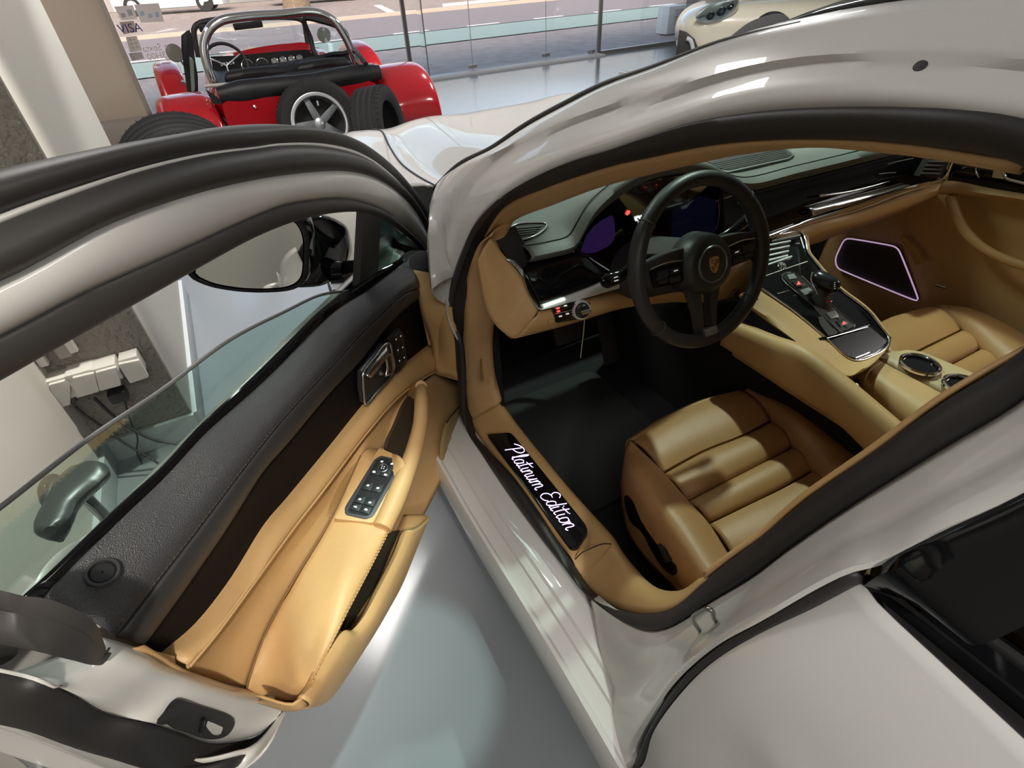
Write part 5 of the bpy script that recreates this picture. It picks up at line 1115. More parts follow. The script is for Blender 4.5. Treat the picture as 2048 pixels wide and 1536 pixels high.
slab('seat_control_panel', spl([X(1254,990,-.588), X(1275,1002,-.592), X(1300,1030,-.60), X(1330,1072,-.612), X(1350,1105,-.62), X(1360,1132,-.625), X(1354,1147,-.625), X(1330,1131,-.618), X(1308,1098,-.612), X(1290,1064,-.605), X(1264,1037,-.595)], 50, True), (-1, -.1, .2), -.004, .010, GLOSSBLK, drv, bevel=.002)
slab('seat_switch', rnd([X(1318,1085,-.624), X(1332,1095,-.626), X(1345,1120,-.632), X(1335,1125,-.63)], .004), (-1, -.1, .2), .0, .008, BTN, drv, bevel=.002)
box('seat_base', (-.35, .36, .31), (.42, .48, .12), SOFTBLK, drv, bevel=.02)
def backrest(cx_, z0, w, parent):
    rows_ = []
    for z_, y_, ww in ((z0 - .04, .10, .50), (z0 + .10, .06, .52), (z0 + .30, .0, .50), (z0 + .48, -.07, .42), (z0 + .58, -.11, .30), (z0 + .72, -.14, .24), (z0 + .77, -.155, .18)):
        rows_.append([(cx_ + ww * w * x_, y_ + .05 * (2 * abs(x_)) ** 2 * 1.0 - .0, z_) for x_ in np.linspace(-.5, .5, 9)])
    loft('backrest', rows_, TANPERF, parent, n=24, m=3, thick=.10, tow=(cx_, 3, 1))
backrest(-.34, .50, 1.0, drv)
pas = part('passenger_seat', car)
PZ = .56
for i, (e0_, e1_) in enumerate([([(1740,664),(1800,632),(1867,613)], [(1790,722),(1838,698),(1921,658)]), ([(1796,726),(1842,702),(1924,661)], [(1850,750),(1902,725),(1960,695)]), ([(1855,754),(1905,729),(1963,698)], [(1900,790),(1950,765),(2000,731)]), ([(1905,794),(1955,769),(2003,734)], [(1980,850),(2040,820),(2090,790)])]):
    band('seat_pad', [Z(*p, PZ - .003 * i) for p in e0_], [Z(*p, PZ - .003 * (i + .8)) for p in e1_], TANPERF, pas, n=30, bulge=.012, to=(.5, .4, 4), thick=.012, m=4, back=1.5)
fe = spl([Z(*p, PZ) for p in [(1740,664),(1800,632),(1867,613)]], 20)
loft('seat_front', [fe, fe + np.array([0, .02, -.014]), fe + np.array([0, .03, -.06]), fe + np.array([0, .0, -.2])], TANPERF, pas, n=20, smooth_rows=False, m=3, thick=.003, tow=(.4, 3, .6))
h0 = spl([Z(*p, PZ - .002) for p in [(1869,613),(1923,658),(1961,696),(2002,732),(2080,800)]], 40)
h1 = spl([Z(1878,610,PZ), Z(1935,632,PZ + .025), Z(1990,668,PZ + .03), Z(2048,715,PZ + .03), Z(2120,780,PZ + .03)], 40)
h2 = spl([Z(1888,609,PZ - .005), Z(1935,615,PZ + .018), Z(1990,636,PZ + .02), Z(2048,668,PZ + .02), Z(2130,720,PZ + .02)], 40)
loft('outer_bolster', [h0 - upv * .012, h0, h0 * .5 + h1 * .5 + upv * .008, h1, h2, h2 + np.array([.012, 0, -.03]), h2 + np.array([.0, 0, -.2])], TANPERF, pas, n=40, smooth_rows=False, m=3, thick=.003, tow=(.4, .3, 3), ang=70)
box('seat_base', (.45, .42, .34), (.40, .42, .14), SOFTBLK, pas, bevel=.02)
backrest(.46, PZ, 1.0, pas)

# --- passenger door from inside
pd = part('passenger_door', car)
XP = .74
def PX_(cx_, cy_, x=XP): return X(1400 + cx_ / 3.0725, 250 + cy_ / 3.0725, x)
loft('door_field', [[(XP, 1.30, .95), (XP, .8, .95), (XP + .01, .3, .97), (XP + .02, -.2, .97)], [(XP + .02, 1.30, .75), (XP + .02, .8, .75), (XP + .02, .3, .75), (XP + .02, -.2, .75)], [(XP, 1.30, .5), (XP, .8, .5), (XP, .3, .5), (XP, -.2, .5)], [(XP, 1.30, .25), (XP, .8, .25), (XP, .3, .25), (XP, -.2, .25)]], TAN, pd, n=30, m=4, thick=.02, tow=(0, .5, .8))
a_ = spl([PX_(1465,365,.70), PX_(1540,338,.715), PX_(1750,388,.72), PX_(1991,428,.72), PX_(2400,500,.72)], 30); b_ = spl([PX_(1462,425,.70), PX_(1580,430,.715), PX_(1750,445,.72), PX_(1991,475,.72), PX_(2400,560,.72)], 30)
loft('door_ledge', [a_ + np.array([.03, 0, 0]), a_, a_ * .5 + b_ * .5 + np.array([-.012, 0, 0]), b_, b_ + np.array([.03, 0, 0])], TAN, pd, n=30, smooth_rows=False, m=3, thick=.003, tow=tuple(CAM))
c_ = spl([PX_(1560,180,.715), PX_(1750,200,.73), PX_(1991,240,.73), PX_(2400,300,.73)], 30)
a2_ = spl([PX_(1520,345,.712), PX_(1750,390,.725), PX_(1991,430,.725), PX_(2400,500,.725)], 30)
loft('door_inlay', [c_, a2_], GLOSSBLK, pd, n=30, smooth_rows=False, thick=.003, tow=tuple(CAM))
tube('door_release_frame', [PX_(1870,265,.71), PX_(1868,290,.71), PX_(1880,325,.71), PX_(1991,358,.71), PX_(2100,390,.71)], .004, CHROME, pd, n=24, k=8)
tube('door_release_frame', [PX_(1705,240,.715), PX_(1695,285,.715), PX_(1715,325,.715)], .0025, SATIN, pd, n=14, k=8)
slab('door_release_cup', [PX_(1810,260,.72), PX_(1868,262,.72), PX_(1868,330,.72), PX_(1800,320,.72)], (-1, 0, 0), -.004, .004, SATIN, pd)
tube('pull_handle', [PX_(1535,452,.715), PX_(1548,475,.69), PX_(1565,525,.68), PX_(1620,640,.675), PX_(1700,725,.672), PX_(1790,785,.67), PX_(1900,835,.67), PX_(1991,865,.67), PX_(2300,950,.67)], [.012, .014, .013, .013, .0125, .012, .012, .012, .012], TAN, pd, n=70, k=14)
slab('door_speaker', rnd([PX_(885,690,.725), PX_(1220,745,.725), PX_(1352,1085,.725), PX_(840,885,.725), PX_(830,820,.725)], .02, 4), (-1, 0, 0), -.006, .006, mat('dark_grille', (.035, .022, .012), .6, bump=('voronoi', 900, .5, .002)), pd, bevel=.002)
tube('speaker_light_ring', spl(rnd([PX_(890,693,.716), PX_(1215,748,.716), PX_(1350,1090,.716), PX_(840,880,.716), PX_(830,820,.716)], .022, 5), 90, True), .0024, AMBI, pd, n=100, k=8, closed=True)
slab('door_light_patch', rnd([PX_(1225,680,.72), PX_(1262,680,.72), PX_(1340,760,.72), PX_(1385,830,.72), PX_(1330,868,.72), PX_(1300,800,.72)], .01), (-1, 0, 0), -.01, .006, TAN, pd, bevel=.003)  # tan slab shaped as the patch of light on the door panel
tube('sill_bright_end', [PX_(1445,980,.70), PX_(1510,1000,.70)], .004, SATIN, pd, n=6, k=8)
slab('passenger_kick', [(.735, 1.12, .25), (.735, 1.40, .25), (.735, 1.40, .62), (.735, 1.12, .62)], (-1, 0, 0), -.02, .0, CARPET, pd)
# headlining under the roof so no lamp shines straight in
loft('headlining', [[(-.58, .50, 1.355), (.05, .56, 1.375), (.68, .50, 1.355)], [(-.57, 0, 1.37), (.05, 0, 1.385), (.67, 0, 1.37)], [(-.60, -1.1, 1.28), (.05, -1.15, 1.30), (.70, -1.1, 1.28)]], TAN, car, n=16, m=4, thick=.004, tow=(0, 0, 0))
box('rear_bench', (.05, -.75, .38), (1.3, .5, .26), TANPERF, car, bevel=.05, seg=3)

# ================================================================== SHOWROOM
FLOOR = mat('grey_resin_floor', (.20, .216, .23), .16, var=(3.0, .05), bump=('noise', 40, .04, .001))
WALL = mat('beige_wall_paint', (.50, .475, .42), .8, bump=('noise', 160, .12, .001))
STUCCO = mat('stucco_plaster', (.30, .282, .245), .9, bump=('noise', 55, 1.0, .035))  # base tone darkened to carry the shade among the bumps
SKIRT = mat('grey_skirting', (.42, .44, .45), .5)
WHITEP = mat('white_plastic', (.62, .60, .55), .45)
STEEL = mat('brushed_steel', (.42, .40, .38), .35, metal=.9)
YS = 8.8
struct(box('floor', (4.0, 2.15, -.05), (13.0, 13.3, .1), FLOOR))
struct(box('ceiling', (4.0, 2.15, CEIL + .05), (13.0, 13.3, .1), mat('white_ceiling', (.75, .74, .72), .9)))
for k_, (lx, ly, ls) in enumerate(LAMP_SPOTS):  # unseen housings, added so that every light has a fixture
    if ls is None: lathe('added_housing', [(.075, -.06), (.085, -.06), (.09, .0)], (lx, ly, CEIL), (0, 0, 1), SOFTBLK, bpy.data.objects['ceiling'], k=24)
    else: box('added_housing', (lx, ly, CEIL - .02), (ls + .06, ls + .06, .04), WHITEP, bpy.data.objects['ceiling'], bevel=.005)
struct(box('wall_left', (-2.02, -1.2, CEIL / 2), (.2, 6.5, CEIL), WALL))
struct(box('wall_back', (4.0, -4.4, CEIL / 2), (12.6, .2, CEIL), WALL))
struct(box('wall_right', (10.4, 2.2, CEIL / 2), (.2, 13.2, CEIL), WALL))
# plastered pier: rough front, smooth side
pier = struct(box('wall_pier', (-2.05, 2.66, CEIL / 2), (.90, 1.28, CEIL), WALL))
bm = bmesh.new()
nx, nz = 60, 300
V = [[bm.verts.new((-1.92 + .314 * i / nx, 2.018 - .004 * random.random(), .10 + (CEIL - .1) * j / nz)) for i in range(nx + 1)] for j in range(nz + 1)]
for j in range(nz):
    for i in range(nx): bm.faces.new((V[j][i], V[j][i + 1], V[j + 1][i + 1], V[j + 1][i]))
finish(bm, 'rough_plaster', STUCCO, pier)
struct(box('wall_recess', (-3.05, 5.6, CEIL / 2), (.2, 4.8, CEIL), WALL))
struct(box('wall_front', (-2.32, 8.1, CEIL / 2), (1.26, .2, CEIL), WALL))
struct(box('baseboard_pier', (-1.76, 2.005, .05), (.33, .02, .10), SKIRT, bevel=.003))
struct(box('baseboard_pier_side', (-1.592, 2.66, .05), (.02, 1.30, .10), SKIRT, bevel=.003))
struct(box('baseboard_left', (-1.91, -.6, .05), (.02, 5.18, .10), SKIRT, bevel=.003))
struct(box('trim_1', (-1.685, 7.99, CEIL / 2), (.05, .05, CEIL), STEEL))

# ---- shop window: frameless panes between posts
def pane(n, x0, x1, y0, y1, h=2.9, z0=.0, m=CLEARGLASS):
    o = struct(slab('window_%d' % n, [(x0, y0, z0), (x1, y1, z0), (x1, y1, h), (x0, y0, h)], (y1 - y0, -(x1 - x0), 0), -.005, .005, m)); return o
xs = [-1.66, .30, 1.78, 2.85, 4.20, 5.27, 6.6, 8.2, 10.3]
def ys_(x): return 8.1 + (YS - 8.1) * min(1, (x + 1.7) / 4.4)
wins = []
for i in range(len(xs) - 1): wins.append(pane(i + 1, xs[i] + .006, xs[i + 1] - .006, ys_(xs[i]), ys_(xs[i + 1])))
for i, x in enumerate((1.78, 5.27, 8.2)):
    struct(box('trim_%d' % (i + 2), (x, ys_(x), CEIL / 2), (.055, .055, CEIL), STEEL, bevel=.006))
for i in (3, 4):
    tube('pane_edge', [(xs[i], ys_(xs[i]), 0), (xs[i], ys_(xs[i]), 2.9)], .006, mat('glass_edge_green', (.20, .26, .25), .3) if 'glass_edge_green' not in MATS else MATS['glass_edge_green'], wins[i], n=2, k=6, raw=True)
def clamp(x, y, z, parent):
    box('pane_clamp', (x, y, z), (.13, .05, .05), STEEL, parent, bevel=.006)
    tube('clamp_bolt', [(x - .03, y - .035, z), (x - .03, y + .035, z)], .014, CHROME, parent, n=2, raw=True)
clamp(2.85, ys_(2.85), .08, wins[2]); clamp(4.20, ys_(4.2), .10, wins[3]); clamp(5.12, ys_(5.2), .06, wins[4])
# glass door leaf standing open into the room
leaf = struct(slab('door_1', [(1.60, 7.43, .01), (1.90, 8.42, .01), (1.90, 8.42, 2.5), (1.60, 7.43, 2.5)], (.95, -.3, 0), -.005, .005, CLEARGLASS))
tube('leaf_edge', [(1.60, 7.43, .01), (1.60, 7.43, 2.5)], .006, mat('dark_glass_edge', (.05, .07, .07), .2), leaf, n=2, k=6, raw=True)
box('leaf_hinge', (1.61, 7.46, .14), (.05, .07, .12), STEEL, leaf, bevel=.006)
slab('leaf_sticker', rnd([(1.76, 7.90, .62), (1.80, 8.04, .62), (1.80, 8.04, 1.05), (1.76, 7.90, 1.05)], .02), (.95, -.3, 0), .006, .008, mat('frosted_sticker', (.70, .70, .72), .6), leaf)
struct(box('trim_9', (7.8, YS, .02), (5.0, .08, .06), STEEL))
struct(box('trim_10', (3.3, 8.70, .012), (3.9, .26, .03), mat('stone_threshold', (.50, .49, .50), .6, var=(9, .15))))
# notices on the pane beside the pier
fl = lambda cx_, cy_: onp(cx_ / 4.876, cy_ / 4.876, (-1.66, 8.085, 0), (-.158, 1, 0))
NG = np.array([.158, -1, 0]); NG /= np.linalg.norm(NG)
PAPER = mat('white_paper', (.80, .81, .82), .7); BEIGE = mat('beige_sticker', (.50, .45, .42), .6); NAVY = mat('navy_print', (.03, .04, .22), .6); GREYP = mat('grey_print', (.42, .46, .48), .7)
def notice(nm, q, m, lab, t=.006):
    o = tag(slab(nm, [fl(*p) for p in q], NG, t, t + .003, m), lab, 'sign'); return o
n1 = notice('paper_notice', [(1110,65),(1295,50),(1340,185),(1190,200)], PAPER, 'white paper notice with a small grey square, nearest the pillar on the shop window')
slab('printed_square', [fl(1170,130), fl(1215,125), fl(1230,165), fl(1190,172)], NG, .009, .0095, GREYP, n1)
slab('printed_block', [fl(1230,95), fl(1280,90), fl(1300,150), fl(1255,155)], NG, .009, .0095, GREYP, n1)
n2 = notice('paper_notice', [(1305,45),(1545,30),(1600,210),(1375,220)], PAPER, 'larger white paper notice with pale blue print on the shop window')
for a_ in ((1360,110,1400,150), (1440,135,1480,170), (1510,120,1545,165)):
    slab('printed_block', [fl(a_[0], a_[1]), fl(a_[2], a_[1] - 3), fl(a_[2] + 8, a_[3]), fl(a_[0] + 8, a_[3] + 3)], NG, .009, .0095, mat('pale_blue_print', (.45, .58, .72), .7) if 'pale_blue_print' not in MATS else MATS['pale_blue_print'], n2)
n3 = notice('card_sticker', [(1165,215),(1300,202),(1340,310),(1205,335)], BEIGE, 'beige card sticker reading VISA on the shop window')
n4 = notice('paper_notice', [(1225,360),(1330,350),(1385,490),(1270,510)], mat('pale_notice', (.62, .61, .58), .7), 'small pale notice with grey dots, below the VISA sticker')
for k_, (a_, b_) in enumerate(((1270,385),(1305,382),(1285,425),(1325,420),(1300,465),(1340,458))):
    lathe('printed_dot', [(.001, .0005), (.012, .0005), (.012, 0)], tuple(fl(a_, b_) + NG * .009), tuple(NG), GREYP, n4, k=12)
n5 = notice('window_sticker', [(1255,520),(1380,505),(1405,570),(1290,592)], mat('lilac_sticker', (.45, .44, .47), .6), 'low lilac sticker at the bottom of the row of notices on the shop window')
def text_mesh(name, s, c, ux, uy, nn, size, m, parent=None, thick=.0004, mirror=False):
    cu = bpy.data.curves.new(name, 'FONT'); cu.body = s; cu.size = 1.0; cu.extrude = 0; cu.align_x = 'CENTER'; cu.align_y = 'CENTER'
    ob = bpy.data.objects.new(name, cu); COL.objects.link(ob)
    dg = bpy.context.evaluated_depsgraph_get(); me = bpy.data.meshes.new_from_object(ob.evaluated_get(dg))
    bpy.data.objects.remove(ob)
    for v in me.vertices:
        x_, y_ = v.co.x * (-1 if mirror else 1), v.co.y
        v.co = Vector((np.asarray(c) + np.asarray(ux) * x_ * size + np.asarray(uy) * y_ * size + np.asarray(nn) * thick).tolist())
    return mkobj(name, me, m, parent)
gx = np.array([1, .158, 0]); gx /= np.linalg.norm(gx)
text_mesh('lettering', 'VISA', fl(1268,278) + NG * .010, gx, np.array([0, 0, 1.]), NG, .115, NAVY, n3)
WLET = mat('white_window_letters', (.62, .56, .56), .6)
tx = text_mesh('window_lettering', 'a Sexta', fl(1510,465) + NG * .006, gx, np.array([0, 0, 1.]), NG, .09, WLET, None, mirror=True)
tag(tx, 'pale mirrored word a Sexta lettered on the shop window', 'lettering')
tx = text_mesh('window_lettering', '13H00', fl(1550,545) + NG * .006, gx, np.array([0, 0, 1.]), NG, .09, WLET, None, mirror=True)
tag(tx, 'pale mirrored hour 13H00 lettered on the shop window', 'lettering')

# ---- street beyond the glass
struct(box('ground_pavement', (6, 10.9, -.09), (60, 3.9, .1), mat('stone_pavement', (.27, .238, .232), .8, var=(4, .40), bump=('noise', 12, .4, .01))))
struct(box('ground_cycle_lane', (6, 14.0, -.09), (60, 2.6, .1), mat('green_asphalt', (.27, .36, .33), .85, var=(2, .06))))
road = struct(box('ground_road', (6, 17.9, -.09), (60, 5.4, .1), mat('grey_asphalt', (.26, .225, .228), .85, var=(3, .08))))
for k_ in range(14): box('lane_dash', (-6 + 2.05 * k_, 15.45, -.036), (.95, .14, .008), mat('road_paint', (.75, .74, .74), .7) if 'road_paint' not in MATS else MATS['road_paint'], road)
struct(box('ground_kerb', (6, 20.7, -.02), (60, .25, .14), mat('pale_kerb', (.62, .52, .42), .8)))
struct(box('ground_far_pavement', (6, 27.8, -.03), (60, 14, .1), mat('sandy_pavement', (.36, .29, .25), .9, var=(3, .4), bump=('noise', 9, .5, .02))))
struct(box('ground_far_wall', (6, 36, 3), (70, .4, 6), mat('far_facade', (.45, .42, .40), .9, var=(.6, .3))))
for x0, x1, y0, y1 in ((4.9, 5.3, 21.3, 23.5), (7.5, 9.6, 21.4, 22.6)):
    pass
pk = struct(slab('ground_parking_mark', [(5.5, 21.2, .025), (5.8, 21.2, .025), (6.5, 25.0, .025), (6.2, 25.0, .025)], (0, 0, 1), 0, .004, MATS['road_paint']))
slab('pale_ground_patch', [(7.6, 21.3, .022), (10.4, 21.5, .022), (11.0, 23.0, .022), (8.2, 22.8, .022)], (0, 0, 1), 0, .004, mat('pale_slab', (.70, .64, .58), .8), pk)  # pale flat patch on the far pavement
tree = tag(tube('tree_trunk', [(3.6, 26.6, 0), (3.65, 26.6, 1.2), (3.5, 26.7, 2.6), (3.7, 26.7, 4.5)], [.55, .42, .38, .36], mat('tree_bark', (.26, .19, .13), .95, bump=('noise', 9, .9, .05)), n=24, k=18), 'brown tree trunk on the far pavement', 'tree')
ub = Z(1350, 80, 0)
ubx = thing('utility_box', 'small white utility cabinet outside the shop window, left of the cream car', 'cabinet', (0, 0, 0))
box('cabinet_body', (8.05, 10.15, .22), (.42, .35, .48), mat('cabinet_white', (.75, .75, .74), .5), ubx, bevel=.02); box('cabinet_door', (8.12, 9.965, .22), (.24, .03, .38), mat('cabinet_grey', (.45, .46, .46), .5), ubx, bevel=.008)
def parked(name, lab, x, y, col, rz):
    P_ = mat(name + '_paint', col, .25, coat=.8); t = thing(name, lab, 'car', (x, y, 0.02)); t.rotation_euler.z = rz
    secs = []
    for yy, w, h in ((-2.15, .62, .55), (-2.05, .78, .75), (-1.5, .86, .92), (-.7, .88, .98), (.9, .88, .98), (1.7, .86, .95), (2.1, .74, .8), (2.18, .6, .6)):
        secs.append([(-w, yy, .22), (-w * 1.02, yy, .5), (-w * .97, yy, h * .93), (-w * .6, yy, h), (w * .6, yy, h), (w * .97, yy, h * .93), (w * 1.02, yy, .5), (w, yy, .22)])
    loft('car_body', secs, P_, t, n=24, m=3, ends=True)
    secs = []
    for yy, w, h in ((-1.0, .80, .96), (-.35, .72, 1.40), (.6, .70, 1.46), (1.5, .66, 1.30), (2.0, .62, .96)):
        secs.append([(-w, yy, .93), (-w * .86, yy, h), (w * .86, yy, h), (w, yy, .93)])
    loft('car_windows', secs, PRIVGLASS if False else GLOSSBLK, t, n=16, m=3, smooth_rows=False)
    for sx in (-.80, .80):
        for yy in (-1.35, 1.35): lathe('car_wheel', [(.001, -.1), (.20, -.1), (.31, -.1), (.33, -.07), (.33, .07), (.31, .1), (.20, .1), (.18, .07), (.001, .08)], (sx, yy, .33), (1 if sx > 0 else -1, 0, 0), TYRE, t, k=28)
    box('car_plate', (0, -2.17, .45), (.5, .02, .11), PAPER, t)
    return t
parked('parked_car', 'white car parked nose-on beyond the road, left of the tree', -.6, 31.0, (.72, .72, .74), math.radians(78))
parked('parked_car', 'dark car parked beyond the road, right of the tree', 5.4, 30.4, (.03, .035, .05), math.radians(85))

# ---- wall sockets with chargers and leads
def Sq(cx_, cy_, y): return Y(cx_ / 4.267, 540 + cy_ / 4.267, y)
sock = thing('wall_sockets', 'row of four beige flip-lid wall sockets on the rough plaster pier', 'socket', (0, 0, 0))
FRT = 1.945
for k_, (q, dy) in enumerate((([(410,985),(600,935),(600,1150),(505,1182)], .0), ([(615,925),(800,880),(848,1038),(655,1095)], -.012), ([(812,878),(992,830),(1035,985),(850,1035)], -.014), ([(1005,808),(1185,770),(1272,915),(1110,970)], .0))):
    y_ = FRT + dy; fr_ = [Sq(*p, y_) for p in q]
    tp = [(fr_[0] + fr_[3]) / 2, (fr_[1] + fr_[2]) / 2]
    x0, x1 = min(p[0] for p in fr_), max(p[0] for p in fr_); z1 = max(p[2] for p in fr_); z0 = min(p[2] for p in fr_)
    box('socket_body', ((x0 + x1) / 2, (2.018 + y_ + .012) / 2, (z0 + z1) / 2 + .012), (x1 - x0 - .004, 2.018 - y_ - .012, z1 - z0 - .01), WHITEP, sock, bevel=.005)
    slab('socket_lid', rnd(fr_, .005), (0, -1, 0), -.014, .0, WHITEP, sock, bevel=.002)
duct = tag(box('cable_duct', (-1.905, 2.0, 1.78), (.025, .03, 2.62), WHITEP, bevel=.003), 'narrow white cable duct in the corner left of the wall sockets', 'duct')
p_ = Sq(640, 830, 2.0); tag(box('cable_duct', (p_[0], 2.0, 1.78), (.035, .03, 2.60), mat('grey_plastic_duct', (.30, .285, .26), .5), bevel=.003), 'wide grey cable duct running down to the wall sockets', 'duct')
p_ = Sq(715, 800, 2.0); tag(box('cable_duct', (p_[0], 2.0, 1.79), (.022, .03, 2.60), WHITEP, bevel=.003), 'slim beige cable duct just right of the grey duct', 'duct')
chg = tag(box('phone_charger', tuple(Sq(1010, 1065, 1.955)), (.055, .05, .04), BTN, bevel=.005), 'small black charger plugged in under the third wall socket', 'charger')
CABLE = mat('black_cable', (.02, .02, .021), .5)
def cable(pts, r, lab): return tag(tube('power_cable', pts, r, CABLE, n=60, k=8), lab, 'cable')
def Sd(px, py, y): return Y(px, py, y)
cable([Sd(150,812,1.97), Sd(165,826,1.955), Sd(200,850,1.93), Sd(240,880,1.90), Sd(280,905,1.87), Sd(318,928,1.84), Sd(380,985,1.80), Z(430,1030,.01), Z(455,1080,.008)], .0045, 'black lead from the leftmost wall socket, sagging towards the floor')
cable([Sd(188,795,1.965), Sd(205,812,1.95), Sd(235,838,1.93), Sd(270,862,1.905), Sd(310,880,1.88), Sd(355,888,1.86), Sd(420,905,1.82), Z(500,960,.008)], .0055, 'thick black lead from the second wall socket, curving right')
cable([Sd(250,800,1.965), Sd(253,815,1.955), Sd(262,845,1.95), Sd(275,875,1.945), Sd(274,905,1.94), Sd(284,930,1.93), Sd(283,950,1.92), Sd(300,985,1.90)], .003, 'thin black lead hanging from the small charger')

# ---- bicycle leaning at the wall, only its saddle showing over the door
bike = thing('bicycle', 'bicycle with a black saddle standing by the left wall behind the open door', 'bicycle', (0, 0, 0))
def Sx(cx_, cy_, x=-1.75): return X(cx_ / 4.267, 840 + cy_ / 4.267, x)
SADM = mat('saddle_vinyl', (.03, .032, .031), .35)
def Sz(cx_, cy_, z=.56): return Z(cx_ / 4.267, 840 + cy_ / 4.267, z)
sp_ = spl([Sz(440,950), Sz(445,880), Sz(470,800), Sz(520,700), Sz(590,600), Sz(680,500), Sz(770,420), Sz(800,385)], 30)
wid = np.interp(np.linspace(0, 1, 30), [0, .05, .2, .4, .55, .75, .92, 1], [.012, .030, .036, .036, .044, .056, .054, .03])
T_, N_, B_ = frames(sp_); rows_ = []
for i in range(30):
    lat = np.cross(T_[i], upv); lat /= np.linalg.norm(lat)
    rows_.append([sp_[i] + lat * wid[i] * math.cos(a) + upv * (.016 if math.sin(a) > 0 else .040) * math.sin(a) for a in np.linspace(0, 2 * math.pi, 18, endpoint=False)])
loft('saddle', rows_, SADM, bike, n=18, closed=True, smooth_rows=False, ends=True)
sw2 = spl([Sz(310,610), Sz(330,540), Sz(380,480), Sz(440,445), Sz(500,455), Sz(520,520), Sz(500,620), Sz(460,700), Sz(400,770), Sz(350,740), Sz(320,680)], 30, True); c_ = sw2.mean(0)
loft('saddle_wing', [sw2 - upv * .035, sw2 - upv * .01, sw2 * .85 + c_ * .15 + upv * .004, sw2 * .5 + c_ * .5 + upv * .010, sw2 * .05 + c_ * .95 + upv * .012], SADM, bike, n=30, closed=True, smooth_rows=False, m=2, thick=.006, tow=(-1.7, 1, 4))
pc = Sx(700, 640)
tube('seat_post', [Sx(690,620), Sx(860,790), Sx(960,890)], .014, mat('alloy_tube', (.30, .30, .29), .25, metal=.9), bike, n=12, k=12)
tube('saddle_rail', [Sx(700,690), Sx(800,770), Sx(850,830)], .004, CHROME, bike, n=10)
b0 = np.array([-1.78, 1.50, .0])
for cy_ in (.62 + .9, ):
    pass
fr_c = mat('bike_frame_paint', (.06, .065, .07), .3, coat=.6)
post_b = Sx(960, 890); bb = np.array([-1.73, post_b[1] - .22, .17])
tube('seat_tube', [post_b, (post_b + bb) / 2, bb], .016, fr_c, bike, n=8)
for nm, c_ in (('rear_wheel', np.array([-1.73, 1.12, .19])), ('front_wheel', np.array([-1.73, .52, .19]))):
    h_ = part(nm, bike)
    an = np.linspace(0, 2 * math.pi, 33)[:-1]
    tube('bike_tyre', [c_ + np.array([0, .17 * math.cos(a), .17 * math.sin(a)]) for a in an], .018, TYRE, h_, n=64, k=10, closed=True)
    tube('bike_rim', [c_ + np.array([0, .148 * math.cos(a), .148 * math.sin(a)]) for a in an], .009, ALLOY, h_, n=64, k=8, closed=True)
    for i in range(16): tube('spoke', [c_, c_ + np.array([0, .145 * math.cos(i * math.pi / 8), .145 * math.sin(i * math.pi / 8)])], .0012, CHROME, h_, n=2, k=4, raw=True)
    tube('stay', [c_, bb], .010, fr_c, bike, n=4)
head = np.array([-1.73, .60, .46]); tube('top_tube', [(post_b + bb) / 2, head], .015, fr_c, bike, n=4); tube('down_tube', [bb, head - upv * .08], .015, fr_c, bike, n=4)
tube('fork', [head + upv * .06, head, np.array([-1.73, .52, .19])], .013, fr_c, bike, n=6)
tube('handlebar', [head + np.array([-.08, .12, .10]), head + np.array([-.06, .08, .12]), head + np.array([0, 0, .07]), head + np.array([.04, -.10, .12]), head + np.array([.05, -.14, .10])], .011, ALLOY, bike, n=24)
# ---- little planter with white flowers at the foot of the front wall
pl = thing('planter', 'low stone planter with white paper-like flowers at the foot of the shop-front wall', 'planter', (0, 0, 0))
pc = Z(247, 285, .06); pc = np.array([-2.0, 7.72, 0])
box('planter_box', (-2.02, 7.72, .09), (.62, .40, .18), mat('grey_stone', (.30, .30, .29), .8), pl, bevel=.02)
random.seed(3)
for k_, (px_, py_) in enumerate(((214,262), (238,264), (246,270), (242,276), (264,272), (272,276))):
    c_ = Y(px_, py_, 7.62); bm = bmesh.new()
    for j in range(9):
        a = j * 2 * math.pi / 9 + random.random(); d_ = np.array([math.cos(a) * .9, math.sin(a) * .5, .5 + .4 * random.random()])
        t_ = np.array([-math.sin(a), math.cos(a), 0]); L_ = .075
        v_ = [bm.verts.new(p) for p in (c_, c_ + d_ * L_ * .6 + t_ * .02, c_ + d_ * L_, c_ + d_ * L_ * .6 - t_ * .02)]; bm.faces.new(v_)
    finish(bm, 'flower', mat('white_petal', (.75, .70, .70), .7) if 'white_petal' not in MATS else MATS['white_petal'], pl, smooth=False)
    tube('stem', [np.array([c_[0], c_[1], .1]), c_], .006, mat('stem_green', (.10, .14, .06), .7) if 'stem_green' not in MATS else MATS['stem_green'], pl, n=2, k=5, raw=True)
# ---- yellow hose at the lower left
tag(tube('yellow_hose', [Z(-2,1440,.012), Z(4,1465,.012), Z(12,1490,.012), Z(20,1515,.012), Z(30,1545,.012), Z(60,1620,.012)], .012, mat('bright_yellow_rubber', (.85, .78, .02), .4), n=30, k=12), 'bright yellow hose on the floor at the lower left corner', 'hose')

# ================================================================== RED OPEN ROADSTER
REDP = mat('red_gloss_paint', (.52, .010, .018), .16, coat=1.0)
VINYL = mat('black_vinyl', (.014, .014, .015), .45, bump=('noise', 200, .3, .003))
rs = thing('roadster', 'small red open roadster seen from behind with chrome roll bar and rear spare wheel', 'car', (0, 0, 0))
def RY(l): return [Y(*a) for a in l]
def q2(cx_, cy_, y): return Y(250 + cx_ / 2.926, cy_ / 2.926, y)
YR = 4.78
